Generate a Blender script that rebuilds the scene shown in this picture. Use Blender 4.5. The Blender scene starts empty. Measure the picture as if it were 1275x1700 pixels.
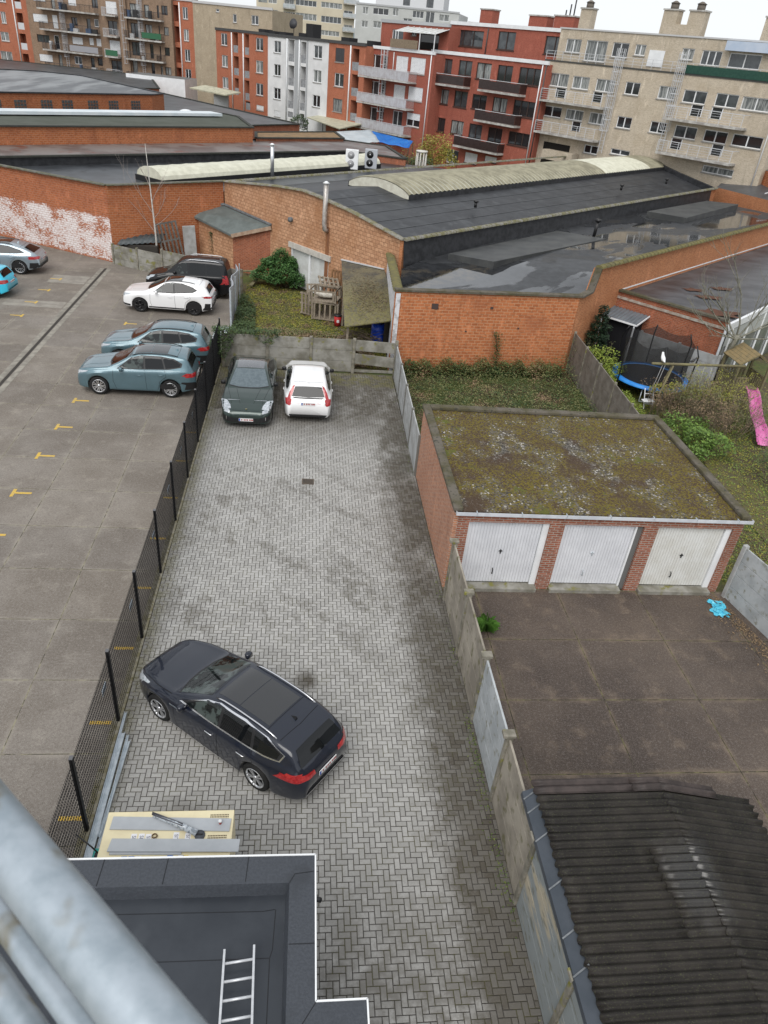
import bpy, bmesh, math, random
from mathutils import Vector, Matrix
from mathutils.bvhtree import BVHTree
R = math.radians
rnd = random.Random(7)
SC = bpy.context.scene
COL = SC.collection

# ------------------------------------------------------------------ camera
cam_d = bpy.data.cameras.new('camera')
cam = bpy.data.objects.new('camera', cam_d)
COL.objects.link(cam)
YAW, PIT, ROL = 0.141447, 0.572366, 0.107413
fw = Vector((math.sin(YAW)*math.cos(PIT), math.cos(YAW)*math.cos(PIT), -math.sin(PIT)))
rt0 = Vector((math.cos(YAW), -math.sin(YAW), 0))
up0 = rt0.cross(fw)
rt = rt0*math.cos(ROL)+up0*math.sin(ROL)
up = -rt0*math.sin(ROL)+up0*math.cos(ROL)
mw = Matrix((rt, up, -fw)).transposed().to_4x4()
mw.translation = (0, 0, 12.3)
cam.matrix_world = mw
cam_d.sensor_fit = 'VERTICAL'
cam_d.sensor_height = 24.0
cam_d.lens = 1188.64/1700*24.0
cam_d.clip_start = 0.05
cam_d.clip_end = 2000
cam_d.dof.use_dof = True
cam_d.dof.focus_distance = 18.0
cam_d.dof.aperture_fstop = 7.5
SC.camera = cam
SC.render.resolution_x, SC.render.resolution_y = 768, 1024

# ------------------------------------------------------------------ light
SUN_EL, SUN_AZ = R(52), R(200)      # azimuth from +Y clockwise
w = bpy.data.worlds.new('World')
SC.world = w
w.use_nodes = True
nt = w.node_tree
for n in list(nt.nodes): nt.nodes.remove(n)
sky = nt.nodes.new('ShaderNodeTexSky'); sky.sky_type = 'NISHITA'; sky.sun_disc = False
sky.sun_elevation = SUN_EL; sky.sun_rotation = SUN_AZ
sky.air_density = 1.0; sky.dust_density = 1.0; sky.ozone_density = 1.0
hs = nt.nodes.new('ShaderNodeHueSaturation'); hs.inputs['Saturation'].default_value = 0.16
hs.inputs['Value'].default_value = 1.0
bg = nt.nodes.new('ShaderNodeBackground'); bg.inputs['Strength'].default_value = 0.15
wo = nt.nodes.new('ShaderNodeOutputWorld')
mxs = nt.nodes.new('ShaderNodeMix'); mxs.data_type = 'RGBA'; mxs.inputs[0].default_value = .72
mxs.inputs[7].default_value = (3.7, 3.88, 4.08, 1)          # the even cloud layer
nt.links.new(sky.outputs[0], hs.inputs['Color']); nt.links.new(hs.outputs[0], mxs.inputs[6]); nt.links.new(mxs.outputs[2], bg.inputs['Color'])
nt.links.new(bg.outputs[0], wo.inputs[0])
sd = bpy.data.lights.new('sun', 'SUN'); sd.energy = 1.5; sd.angle = R(45); sd.color = (1, .97, .93)
so = bpy.data.objects.new('sun', sd); COL.objects.link(so)
sdir = Vector((math.sin(SUN_AZ)*math.cos(SUN_EL), math.cos(SUN_AZ)*math.cos(SUN_EL), math.sin(SUN_EL)))
so.rotation_euler = sdir.to_track_quat('Z', 'Y').to_euler()
so.location = (0, 0, 60)
SC.view_settings.view_transform = 'Standard'
SC.view_settings.look = 'None'
SC.view_settings.exposure = 0.56
SC.view_settings.gamma = 1.0

# ------------------------------------------------------------------ materials
MATS = {}
def _new(name):
    m = bpy.data.materials.new(name); m.use_nodes = True
    return m, m.node_tree, m.node_tree.nodes['Principled BSDF']
def _math(nt, op, a, b=None, c=None, clamp=False):
    n = nt.nodes.new('ShaderNodeMath'); n.operation = op; n.use_clamp = clamp
    for i, v in enumerate((a, b, c)):
        if v is None: continue
        if isinstance(v, (int, float)): n.inputs[i].default_value = v
        else: nt.links.new(v, n.inputs[i])
    return n.outputs[0]
def _mix(nt, fac, a, b, mode='MIX'):
    n = nt.nodes.new('ShaderNodeMix'); n.data_type = 'RGBA'; n.blend_type = mode
    for s, v in ((0, fac), (6, a), (7, b)):
        if isinstance(v, (int, float)): n.inputs[s].default_value = v
        elif isinstance(v, tuple): n.inputs[s].default_value = (*v[:3], 1)
        else: nt.links.new(v, n.inputs[s])
    return n.outputs[2]
def _noise(nt, scale, detail=4, vec=None, rough=.6, dist=0):
    n = nt.nodes.new('ShaderNodeTexNoise'); n.inputs['Scale'].default_value = scale
    n.inputs['Detail'].default_value = detail; n.inputs['Roughness'].default_value = rough
    n.inputs['Distortion'].default_value = dist
    if vec is not None: nt.links.new(vec, n.inputs['Vector'])
    return n.outputs['Fac']
def _ramp(nt, fac, lo, hi):
    n = nt.nodes.new('ShaderNodeMapRange'); n.inputs[1].default_value = lo; n.inputs[2].default_value = hi
    nt.links.new(fac, n.inputs[0]); n.interpolation_type = 'SMOOTHSTEP'
    return n.outputs[0]
def _coord(nt, which='Object', scale=None, loc=None, rot=None):
    t = nt.nodes.new('ShaderNodeTexCoord')
    o = t.outputs[which]
    if which == 'World':
        pass
    if scale or loc or rot:
        mp = nt.nodes.new('ShaderNodeMapping')
        if scale: mp.inputs['Scale'].default_value = scale
        if loc: mp.inputs['Location'].default_value = loc
        if rot: mp.inputs['Rotation'].default_value = rot
        nt.links.new(o, mp.inputs['Vector']); o = mp.outputs[0]
    return o
def _geo(nt, out='Position', scale=None):
    g = nt.nodes.new('ShaderNodeNewGeometry'); o = g.outputs[out]
    if scale:
        mp = nt.nodes.new('ShaderNodeMapping'); mp.inputs['Scale'].default_value = scale
        nt.links.new(o, mp.inputs['Vector']); o = mp.outputs[0]
    return o
def _bump(nt, p, h, strength=.3, dist=.02):
    b = nt.nodes.new('ShaderNodeBump'); b.inputs['Strength'].default_value = strength
    b.inputs['Distance'].default_value = dist
    nt.links.new(h, b.inputs['Height']); nt.links.new(b.outputs[0], p.inputs['Normal'])

def M(name, c1, c2=None, scale=4, rough=.7, metal=0, lo=.35, hi=.65, detail=5, bump=0, island=0,
      spec=.5, coat=0, c3=None, s3=20, stretch=None, alpha=None):
    """general painted / mineral material: two colours mixed by noise, optional fine third tone"""
    if name in MATS: return MATS[name]
    m, nt, p = _new(name)
    if rough >= .5 and spec == .5: spec = .22
    p.inputs['Roughness'].default_value = rough; p.inputs['Metallic'].default_value = metal
    p.inputs['Specular IOR Level'].default_value = spec; p.inputs['Coat Weight'].default_value = coat
    p.inputs['Coat Roughness'].default_value = .03
    col = (*c1, 1)
    if c2 is None and not island:
        p.inputs['Base Color'].default_value = col
    else:
        v = _geo(nt, 'Position', stretch or (1, 1, 1))
        f = _noise(nt, scale, detail, v)
        if c2 is None: c2 = c1
        o = _mix(nt, _ramp(nt, f, lo, hi), tuple(c1), tuple(c2))
        if c3:
            f3 = _noise(nt, s3, 3, v)
            o = _mix(nt, _ramp(nt, f3, .55, .7), o, tuple(c3))
        if island:
            g = nt.nodes.new('ShaderNodeNewGeometry')
            k = _math(nt, 'MULTIPLY_ADD', g.outputs['Random Per Island'], island, 1-island/2)
            h = nt.nodes.new('ShaderNodeVectorMath'); h.operation = 'SCALE'
            nt.links.new(o, h.inputs[0]); nt.links.new(k, h.inputs[3]); o = h.outputs[0]
        nt.links.new(o, p.inputs['Base Color'])
        if bump: _bump(nt, p, f, bump, .03)
    MATS[name] = m
    return m

def BRICK(name, c1, c2, mortar, bw=.22, bh=.065, ms=.008, stain=(.12, .08, .06), stain_amt=.5, patch=None, rough=.85):
    """coursed brickwork from UVs in metres, with weathering"""
    if name in MATS: return MATS[name]
    m, nt, p = _new(name)
    uv = _coord(nt, 'UV')
    b = nt.nodes.new('ShaderNodeTexBrick'); nt.links.new(uv, b.inputs['Vector'])
    b.inputs['Color1'].default_value = (*c1, 1); b.inputs['Color2'].default_value = (*c2, 1)
    b.inputs['Mortar'].default_value = (*mortar, 1); b.inputs['Scale'].default_value = 1
    b.inputs['Mortar Size'].default_value = ms; b.inputs['Mortar Smooth'].default_value = .2
    b.inputs['Bias'].default_value = 0; b.inputs['Brick Width'].default_value = bw
    b.inputs['Row Height'].default_value = bh
    o = b.outputs['Color']
    f = _noise(nt, .7, 6, _geo(nt)); g = _noise(nt, 2.2, 5, _geo(nt, 'Position', (1, 1, .35)))
    o = _mix(nt, _math(nt, 'MULTIPLY', _ramp(nt, f, .45, .75), stain_amt), o, tuple(stain))
    o = _mix(nt, _math(nt, 'MULTIPLY', _ramp(nt, g, .56, .72), .35), o, tuple(min(1, c*1.5+.05) for c in c1))
    # odd darker bricks and soot runs from the top
    wn = nt.nodes.new('ShaderNodeTexNoise'); wn.inputs['Scale'].default_value = 1; wn.inputs['Detail'].default_value = 0
    nt.links.new(_coord(nt, 'UV', (1.7/bw, 1.7/bh*.9, 1)), wn.inputs['Vector'])
    o = _mix(nt, _math(nt, 'MULTIPLY', _ramp(nt, wn.outputs['Fac'], .55, .75), .45), o, tuple(c*.5 for c in c2))
    o = _mix(nt, _math(nt, 'MULTIPLY', _ramp(nt, _noise(nt, 1.1, 6, _coord(nt, 'UV', (1.6, .22, 1)), .65), .54, .72), .4), o, tuple(c*.45 for c in c2))
    if patch:                                            # whitewash remains / lime bloom between two heights and two x
        pc, x0, x1, z0, z1 = patch
        sep = nt.nodes.new('ShaderNodeSeparateXYZ'); nt.links.new(uv, sep.inputs[0])
        # brick-wise noise so the paint flakes brick by brick
        n1 = _noise(nt, .55, 5, _coord(nt, 'UV', (1, 1.3, 1)), .65)
        n2 = _noise(nt, 5, 3, _coord(nt, 'UV', (1.2, 3, 1)))
        mx = _math(nt, 'MULTIPLY', _ramp(nt, sep.outputs[0], x0-.25, x0+.25), _math(nt, 'SUBTRACT', 1, _ramp(nt, sep.outputs[0], x1-.1, x1+.1)))
        mz = _math(nt, 'MULTIPLY', _ramp(nt, sep.outputs[1], z0-.2, z0+.4), _math(nt, 'SUBTRACT', 1, _ramp(nt, sep.outputs[1], z1-.7, z1+.3)))
        mm = _math(nt, 'MULTIPLY', mx, mz)
        s = _math(nt, 'ADD', _math(nt, 'MULTIPLY', n1, .6), _math(nt, 'MULTIPLY', n2, .5))
        s = _math(nt, 'ADD', s, _math(nt, 'MULTIPLY', mm, .55))
        k = _math(nt, 'MULTIPLY', _ramp(nt, s, 1.02, 1.12), _math(nt, 'SUBTRACT', 1, _math(nt, 'MULTIPLY', b.outputs['Fac'], .6)))
        o = _mix(nt, _math(nt, 'MULTIPLY', k, mm), o, tuple(pc))
    nt.links.new(o, p.inputs['Base Color'])
    p.inputs['Roughness'].default_value = rough; p.inputs['Specular IOR Level'].default_value = .2
    _bump(nt, p, _math(nt, 'SUBTRACT', 1, b.outputs['Fac']), .5, .01)
    MATS[name] = m
    return m

# ------------------------------------------------------------------ mesh builder
class MB:
    def __init__(s): s.v = []; s.f = []; s.m = []; s.sm = []
    def add(s, vs, fs, mi=0, smooth=False):
        o = len(s.v); s.v += [tuple(v) for v in vs]
        for f in fs: s.f.append(tuple(i+o for i in f)); s.m.append(mi); s.sm.append(smooth)
        return s
    def box(s, x0, y0, z0, x1, y1, z1, mi=0):
        vs = [(x, y, z) for z in (z0, z1) for y in (y0, y1) for x in (x0, x1)]
        return s.add(vs, [(0, 2, 3, 1), (4, 5, 7, 6), (0, 1, 5, 4), (2, 6, 7, 3), (0, 4, 6, 2), (1, 3, 7, 5)], mi)
    def bar(s, a, b, w, h=None, mi=0, upv=(0, 0, 1)):
        a = Vector(a); b = Vector(b); d = (b-a).normalized(); h = h or w
        u = Vector(upv)
        if abs(d.dot(u)) > .98: u = Vector((1, 0, 0))
        r = d.cross(u).normalized(); q = r.cross(d).normalized()
        vs = [p+r*i*w/2+q*j*h/2 for p in (a, b) for j in (-1, 1) for i in (-1, 1)]
        return s.add(vs, [(0, 2, 3, 1), (4, 5, 7, 6), (0, 1, 5, 4), (2, 6, 7, 3), (0, 4, 6, 2), (1, 3, 7, 5)], mi)
    def tube(s, pts, r, n=8, mi=0, r2=None, cap=True):
        pts = [Vector(p) for p in pts]; k = len(pts); r2 = r if r2 is None else r2; vs = []
        for i, p in enumerate(pts):
            d = (pts[min(i+1, k-1)]-pts[max(i-1, 0)]).normalized()
            u = Vector((0, 0, 1)) if abs(d.z) < .95 else Vector((1, 0, 0))
            a = d.cross(u).normalized(); b = a.cross(d)
            rr = r+(r2-r)*i/max(1, k-1)
            for j in range(n):
                t = 2*math.pi*j/n; vs.append(p+a*math.cos(t)*rr+b*math.sin(t)*rr)
        fs = [(i*n+j, i*n+(j+1) % n, (i+1)*n+(j+1) % n, (i+1)*n+j) for i in range(k-1) for j in range(n)]
        if cap: fs += [tuple(range(n))[::-1], tuple(range((k-1)*n, k*n))]
        return s.add(vs, fs, mi, True)
    def poly(s, pts, mi=0): return s.add(pts, [tuple(range(len(pts)))], mi)
    def prism(s, xy, z0, z1, mi=0, mtop=None):
        """z0/z1 numbers or lists per vertex; xy counter-clockwise"""
        n = len(xy); a = z0 if isinstance(z0, (list, tuple)) else [z0]*n; b = z1 if isinstance(z1, (list, tuple)) else [z1]*n
        vs = [(x, y, a[i]) for i, (x, y) in enumerate(xy)]+[(x, y, b[i]) for i, (x, y) in enumerate(xy)]
        s.add(vs, [(i, (i+1) % n, n+(i+1) % n, n+i) for i in range(n)], mi)
        s.add(vs, [tuple(range(n))[::-1]], mi)
        s.add(vs, [tuple(range(n, 2*n))], mi if mtop is None else mtop)
        return s
    def build(s, name, mats, parent=None, bevel=0, weld=False):
        me = bpy.data.meshes.new(name); me.from_pydata(s.v, [], s.f); me.update()
        if weld:
            bm = bmesh.new(); bm.from_mesh(me); bmesh.ops.remove_doubles(bm, verts=bm.verts, dist=1e-4)
            bmesh.ops.recalc_face_normals(bm, faces=bm.faces); bm.to_mesh(me); bm.free()
        if not isinstance(mats, (list, tuple)): mats = [mats]
        for m in mats: me.materials.append(m)
        if not weld:
            for p, mi, sm in zip(me.polygons, s.m, s.sm): p.material_index = mi; p.use_smooth = sm
        uvmap(me)
        o = bpy.data.objects.new(name, me); COL.objects.link(o)
        if parent: o.parent = parent
        if bevel:
            b = o.modifiers.new('bevel', 'BEVEL'); b.width = bevel; b.segments = 2; b.limit_method = 'ANGLE'
        return o
def uvmap(me):
    uv = me.uv_layers.new(name='UVMap').data
    for p in me.polygons:
        n = p.normal
        if abs(n.z) > .75: t = Vector((1, 0, 0)); q = Vector((0, 1, 0))
        else:
            t = Vector((-n.y, n.x, 0)).normalized(); q = Vector((0, 0, 1))
        for li in p.loop_indices:
            c = me.vertices[me.loops[li].vertex_index].co
            uv[li].uv = (c.dot(t), c.dot(q))
def thing(name, label, cat, loc=(0, 0, 0), rz=0, group=None):
    o = bpy.data.objects.new(name, None); COL.objects.link(o)
    o.location = loc; o.rotation_euler = (0, 0, rz); o.empty_display_size = .3
    return tag(o, label, cat, group)
def tag(o, label, cat, group=None, kind=None):
    o['label'] = label; o['category'] = cat
    if group: o['group'] = group
    if kind: o['kind'] = kind
    return o
def struct(o): o['kind'] = 'structure'; return o
def absorb(o, me2, mi):
    """adds the faces of one mesh to an object's mesh under material slot mi"""
    bm = bmesh.new(); bm.from_mesh(o.data); n = len(bm.faces)
    bm.from_mesh(me2); bm.faces.ensure_lookup_table()
    for f in bm.faces[n:]: f.material_index = mi
    bm.to_mesh(o.data); bm.free()
def kids(o): return [c for c in bpy.data.objects if c.parent == o]
def copy_tree(o, parent=None, table=None):
    c = o.copy(); COL.objects.link(c); c.parent = parent
    for k in kids(o): copy_tree(k, c)
    return c

# common materials
BLACKP = M('black_plastic', (.012, .012, .013), rough=.45)
RUBBER = M('rubber', (.018, .018, .018), rough=.8)
CHROME = M('chrome', (.75, .75, .77), rough=.18, metal=1)
ALU = M('aluminium', (.62, .63, .65), rough=.35, metal=.9)
GALV = M('galvanised_steel', (.5, .56, .6), (.66, .71, .75), scale=8, rough=.42, metal=.55, bump=.05)
WHITEP = M('white_paint', (.78, .79, .8), (.7, .71, .72), scale=1.5, rough=.5)
CONC = M('weathered_concrete', (.34, .325, .29), (.2, .185, .155), scale=1.6, rough=.9, c3=(.17, .165, .08), s3=3.2, bump=.2)
CONC_L = M('grey_concrete', (.42, .43, .43), (.31, .31, .3), scale=2.2, rough=.9, bump=.15)
ROOF = M('bitumen_roof', (.06, .062, .066), (.085, .088, .094), scale=.8, rough=.42, bump=.15, c3=(.05, .05, .052), s3=6)
LEAD = M('lead_flashing', (.11, .12, .13), (.2, .21, .22), scale=6, rough=.5)
# ================================================================== SETTING: ground, yards, paths
def ground_mat():
    m, nt, p = _new('garden_soil_and_grass')
    f = _noise(nt, .6, 8, _geo(nt)); g = _noise(nt, 6, 5, _geo(nt)); h = _noise(nt, 40, 3, _geo(nt))
    o = _mix(nt, _ramp(nt, f, .42, .58), (.085, .062, .035), (.075, .1, .022))
    o = _mix(nt, _ramp(nt, g, .5, .7), o, (.13, .13, .03))
    o = _mix(nt, _ramp(nt, h, .52, .66), o, (.045, .045, .02))
    nt.links.new(o, p.inputs['Base Color']); p.inputs['Roughness'].default_value = .95
    _bump(nt, p, h, .6, .04); return m
g = MB(); g.poly([(-900, -300, -.06), (900, -300, -.06), (900, 1500, -.06), (-900, 1500, -.06)])
struct(g.build('ground', ground_mat()))

def lot_mat(name, ox, oy, bw, bh, c1, c2, c3, moss, dark, jw=.025, speck=(.4, .38, .34)):
    """cast concrete slabs with pale, mossy joints and exposed aggregate"""
    m, nt, p = _new(name)
    v = _geo(nt)
    mp = nt.nodes.new('ShaderNodeMapping'); mp.inputs['Location'].default_value = (ox, oy, 0); nt.links.new(v, mp.inputs[0])
    b = nt.nodes.new('ShaderNodeTexBrick'); nt.links.new(mp.outputs[0], b.inputs['Vector'])
    b.offset = 0; b.inputs['Scale'].default_value = 1; b.inputs['Brick Width'].default_value = bw; b.inputs['Row Height'].default_value = bh
    b.inputs['Mortar Size'].default_value = jw; b.inputs['Mortar Smooth'].default_value = .9
    b.inputs['Color1'].default_value = (*c1, 1); b.inputs['Color2'].default_value = (*c2, 1); b.inputs['Mortar'].default_value = (*moss, 1)
    # joint with ragged edge
    b.inputs['Bias'].default_value = 0
    n1 = _noise(nt, .35, 6, v); n2 = _noise(nt, 1.7, 6, v); n6 = _noise(nt, 17, 4, v, .8); n3 = _noise(nt, 60, 2, v); n4 = _noise(nt, 5, 5, v, .7)
    o = _mix(nt, _ramp(nt, n1, .35, .68), tuple(c1), tuple(c2))
    o = _mix(nt, _math(nt, 'MULTIPLY', _ramp(nt, n2, .52, .75), .6), o, tuple(c3))
    b4 = nt.nodes.new('ShaderNodeTexBrick'); nt.links.new(mp.outputs[0], b4.inputs['Vector']); b4.offset = 0; b4.inputs['Scale'].default_value = 1
    b4.inputs['Brick Width'].default_value = bw; b4.inputs['Row Height'].default_value = bh; b4.inputs['Mortar Size'].default_value = 0
    b4.inputs['Color1'].default_value = (.9, .9, .91, 1); b4.inputs['Color2'].default_value = (1.08, 1.07, 1.05, 1)
    o = _mix(nt, 1.0, o, b4.outputs['Color'], 'MULTIPLY')
    o = _mix(nt, _math(nt, 'MULTIPLY', _ramp(nt, n6, .5, .66), .24), o, tuple(speck))
    o = _mix(nt, _math(nt, 'MULTIPLY', _ramp(nt, n6, .5, .34), .35), o, tuple(dark))
    o = _mix(nt, _math(nt, 'MULTIPLY', _ramp(nt, n4, .55, .72), .35), o, tuple(dark))
    o = _mix(nt, _math(nt, 'MULTIPLY', _ramp(nt, n3, .56, .7), .55), o, tuple(speck))
    o = _mix(nt, _math(nt, 'MULTIPLY', _ramp(nt, n3, .42, .34), .5), o, tuple(c*.35 for c in c1))
    # worn, pale margin either side of every joint
    b2 = nt.nodes.new('ShaderNodeTexBrick'); nt.links.new(mp.outputs[0], b2.inputs['Vector']); b2.offset = 0
    b2.inputs['Scale'].default_value = 1; b2.inputs['Brick Width'].default_value = bw; b2.inputs['Row Height'].default_value = bh
    b2.inputs['Mortar Size'].default_value = .13; b2.inputs['Mortar Smooth'].default_value = 1
    o = _mix(nt, _math(nt, 'MULTIPLY', _math(nt, 'MULTIPLY', b2.outputs['Fac'], _ramp(nt, n2, .36, .62)), .55), o, tuple(c3))
    k = _math(nt, 'MULTIPLY', b.outputs['Fac'], _ramp(nt, n2, .3, .48))
    o = _mix(nt, _math(nt, 'MULTIPLY', k, .85), o, tuple(moss))
    b3 = nt.nodes.new('ShaderNodeTexBrick'); nt.links.new(mp.outputs[0], b3.inputs['Vector']); b3.offset = 0
    b3.inputs['Scale'].default_value = 1; b3.inputs['Brick Width'].default_value = bw; b3.inputs['Row Height'].default_value = bh
    b3.inputs['Mortar Size'].default_value = .013; b3.inputs['Mortar Smooth'].default_value = .3
    o = _mix(nt, _math(nt, 'MULTIPLY', b3.outputs['Fac'], _ramp(nt, n4, .62, .4)), o, tuple(c*.35 for c in c1))
    nt.links.new(o, p.inputs['Base Color'])
    r = _math(nt, 'MULTIPLY_ADD', _ramp(nt, n1, .4, .7), -.3, .8)
    nt.links.new(r, p.inputs['Roughness'])
    p.inputs['Specular IOR Level'].default_value = .3
    _bump(nt, p, n3, .25, .01)
    return m
LOT = lot_mat('parking_slab_concrete', 5.67, -9.73, 2.0, 1.975, (.155, .133, .112), (.218, .193, .167), (.30, .27, .23), (.26, .24, .15), (.07, .055, .044), jw=.022)
s = MB(); s.poly([(-40, -2, 0), (-3.72, -2, 0), (-3.72, 43.3, 0), (-7.0, 43.0, 0), (-8.6, 43.6, 0), (-11.4, 45.7, 0), (-19.4, 50.4, 0), (-40, 62, 0)])
struct(s.build('parking_lot_floor', LOT))
COURT = lot_mat('garage_court_concrete', -7.25, -9.1, 2.35, 2.02, (.062, .047, .038), (.105, .08, .062), (.19, .145, .105), (.14, .135, .05), (.045, .037, .036), jw=.02, speck=(.3, .27, .25))
s = MB(); s.poly([(4.0, -2, 0), (16, -2, 0), (12.6, 15.2, 0), (4.0, 15.2, 0)])
struct(s.build('garage_court_floor', COURT))

# drain slot with paler concrete strips across the parking lot
s = MB()
for x0, x1, z in ((-12.02, -11.80, .006), (-11.62, -11.40, .006)): s.poly([(x0, -2, z), (x1, -2, z), (x1+.05, 44.2, z), (x0+.05, 44.2, z)], 0)
s.poly([(-11.775, -2, .007), (-11.645, -2, .007), (-11.6, 44.2, .007), (-11.725, 44.2, .007)], 1)
struct(s.build('drain_strip', [M('pale_worn_concrete', (.3, .28, .24), (.2, .185, .16), scale=3, rough=.9), M('slot_dark', (.05, .045, .04), rough=.9)]))
# three paler slab bands beside the strip
s = MB()
for x0, y0, x1, y1 in ((-14.0, 40.8, -12.05, 42.3), (-14.9, 36.6, -12.05, 37.6)):
    s.poly([(x0, y0, .004), (x1, y0, .004), (x1, y1, .004), (x0, y1, .004)])
struct(s.build('pale_slab', M('pale_slab_concrete', (.29, .27, .235), (.22, .2, .175), scale=2, rough=.85)))

# yellow bay marks
YEL = M('yellow_road_paint', (.62, .4, .06), (.5, .36, .12), scale=9, rough=.7, c3=(.2, .18, .14), s3=30)
def mark(name, boxes):
    s = MB()
    for x0, y0, x1, y1 in boxes: s.poly([(x0, y0, .005), (x1, y0, .005), (x1, y1, .005), (x0, y1, .005)])
    return struct(s.build(name, YEL))
for i, y in enumerate((14.94, 17.13, 19.34, 21.68, 23.8, 26.04, 28.7, 32.2, 34.96)):
    mark('bay_marking', [(-8.66, y-.22, -8.56, y+.22), (-8.56, y-.05, -8.08, y+.05)])
for y in (8.3, 10.51, 12.71, 14.93, 17.15, 19.34, 21.68, 23.8): mark('bay_marking', [(-4.18, y-.045, -3.74, y+.045)])
for y in (35.2, 37.3, 39.4, 41.5): mark('bay_marking', [(-14.0, y-.05, -13.5, y+.05), (-13.5, y-.2, -13.4, y+.2)])

# ---- herringbone block paving, one block after another
def paver_mat():
    m, nt, p = _new('concrete_paver')
    v = _geo(nt); g = nt.nodes.new('ShaderNodeNewGeometry'); isl = g.outputs['Random Per Island']
    sx = nt.nodes.new('ShaderNodeSeparateXYZ'); nt.links.new(v, sx.inputs[0]); X, Y = sx.outputs[0], sx.outputs[1]
    o = _mix(nt, isl, (.29, .283, .268), (.385, .377, .36))
    n1 = _noise(nt, .55, 7, _geo(nt, 'Position', (1.3, .8, 1)), .62)
    # tyre-dragged streaks running diagonally down the yard
    ca, sa = math.cos(R(-50)), math.sin(R(-50))
    al = _math(nt, 'ADD', _math(nt, 'MULTIPLY', X, ca*.42), _math(nt, 'MULTIPLY', Y, sa*.42))
    pe = _math(nt, 'ADD', _math(nt, 'MULTIPLY', X, -sa*1.5), _math(nt, 'MULTIPLY', Y, ca*1.5))
    cb = nt.nodes.new('ShaderNodeCombineXYZ'); nt.links.new(al, cb.inputs[0]); nt.links.new(pe, cb.inputs[1])
    n2 = _noise(nt, .8, 6, cb.outputs[0], .68)
    n3 = _noise(nt, 26, 3, v); n5 = _noise(nt, 2.4, 6, v, .7)
    dk = _math(nt, 'MULTIPLY', _math(nt, 'MULTIPLY', _ramp(nt, n2, .48, .60), _math(nt, 'MULTIPLY', _ramp(nt, n5, .42, .56), .55)), _math(nt, 'MULTIPLY', _ramp(nt, Y, 10.5, 14), _ramp(nt, Y, 24, 19)))
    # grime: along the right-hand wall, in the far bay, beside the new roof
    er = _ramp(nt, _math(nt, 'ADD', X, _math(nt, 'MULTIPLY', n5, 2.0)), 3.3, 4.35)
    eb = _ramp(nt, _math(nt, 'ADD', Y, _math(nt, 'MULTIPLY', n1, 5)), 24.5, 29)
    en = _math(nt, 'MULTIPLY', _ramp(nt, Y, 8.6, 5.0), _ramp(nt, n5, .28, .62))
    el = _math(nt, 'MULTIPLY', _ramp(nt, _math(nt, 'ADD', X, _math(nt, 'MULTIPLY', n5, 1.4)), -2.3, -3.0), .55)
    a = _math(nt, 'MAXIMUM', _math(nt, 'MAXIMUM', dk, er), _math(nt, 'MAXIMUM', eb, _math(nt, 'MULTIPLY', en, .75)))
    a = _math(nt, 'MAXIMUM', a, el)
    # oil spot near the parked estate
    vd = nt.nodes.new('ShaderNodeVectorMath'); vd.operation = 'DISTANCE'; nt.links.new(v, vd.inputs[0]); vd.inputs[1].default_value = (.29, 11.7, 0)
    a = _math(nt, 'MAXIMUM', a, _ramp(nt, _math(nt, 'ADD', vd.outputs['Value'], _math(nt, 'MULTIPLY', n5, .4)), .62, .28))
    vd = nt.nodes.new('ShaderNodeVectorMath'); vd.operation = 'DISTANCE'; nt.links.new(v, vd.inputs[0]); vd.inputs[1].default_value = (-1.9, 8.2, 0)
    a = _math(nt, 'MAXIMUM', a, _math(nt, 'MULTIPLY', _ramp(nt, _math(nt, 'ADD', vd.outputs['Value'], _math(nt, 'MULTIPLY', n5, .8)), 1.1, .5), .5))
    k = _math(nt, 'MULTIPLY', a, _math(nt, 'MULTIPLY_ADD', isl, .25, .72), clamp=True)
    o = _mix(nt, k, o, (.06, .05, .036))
    pw = _math(nt, 'MULTIPLY', _math(nt, 'MULTIPLY', _ramp(nt, n1, .5, .68), _ramp(nt, Y, 12, 17)), .4)
    o = _mix(nt, pw, o, (.46, .455, .44))
    ms = _math(nt, 'MULTIPLY', _ramp(nt, _math(nt, 'ADD', X, _math(nt, 'MULTIPLY', n5, .9)), -2.6, -3.2), .75)
    mb = _math(nt, 'MULTIPLY', _ramp(nt, _math(nt, 'ADD', Y, _math(nt, 'MULTIPLY', n5, 2)), 29.4, 30.4), .8)
    mo = _math(nt, 'MULTIPLY', _math(nt, 'MAXIMUM', ms, mb), _ramp(nt, n5, .4, .56))
    o = _mix(nt, mo, o, (.13, .12, .045))
    o = _mix(nt, _math(nt, 'MULTIPLY', _ramp(nt, n3, .45, .68), .22), o, (.16, .15, .13))
    nt.links.new(o, p.inputs['Base Color']); p.inputs['Roughness'].default_value = .82
    return m
X0, X1, Y0, Y1 = -3.55, 3.98, 1.6, 30.15
s = MB(); c = .1; j = .0056; ch = .008; hz = .0
sz = .105
nx = int((X1-X0)/sz)+4; ny = int((Y1-Y0)/sz)+4
pr = random.Random(3)
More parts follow.
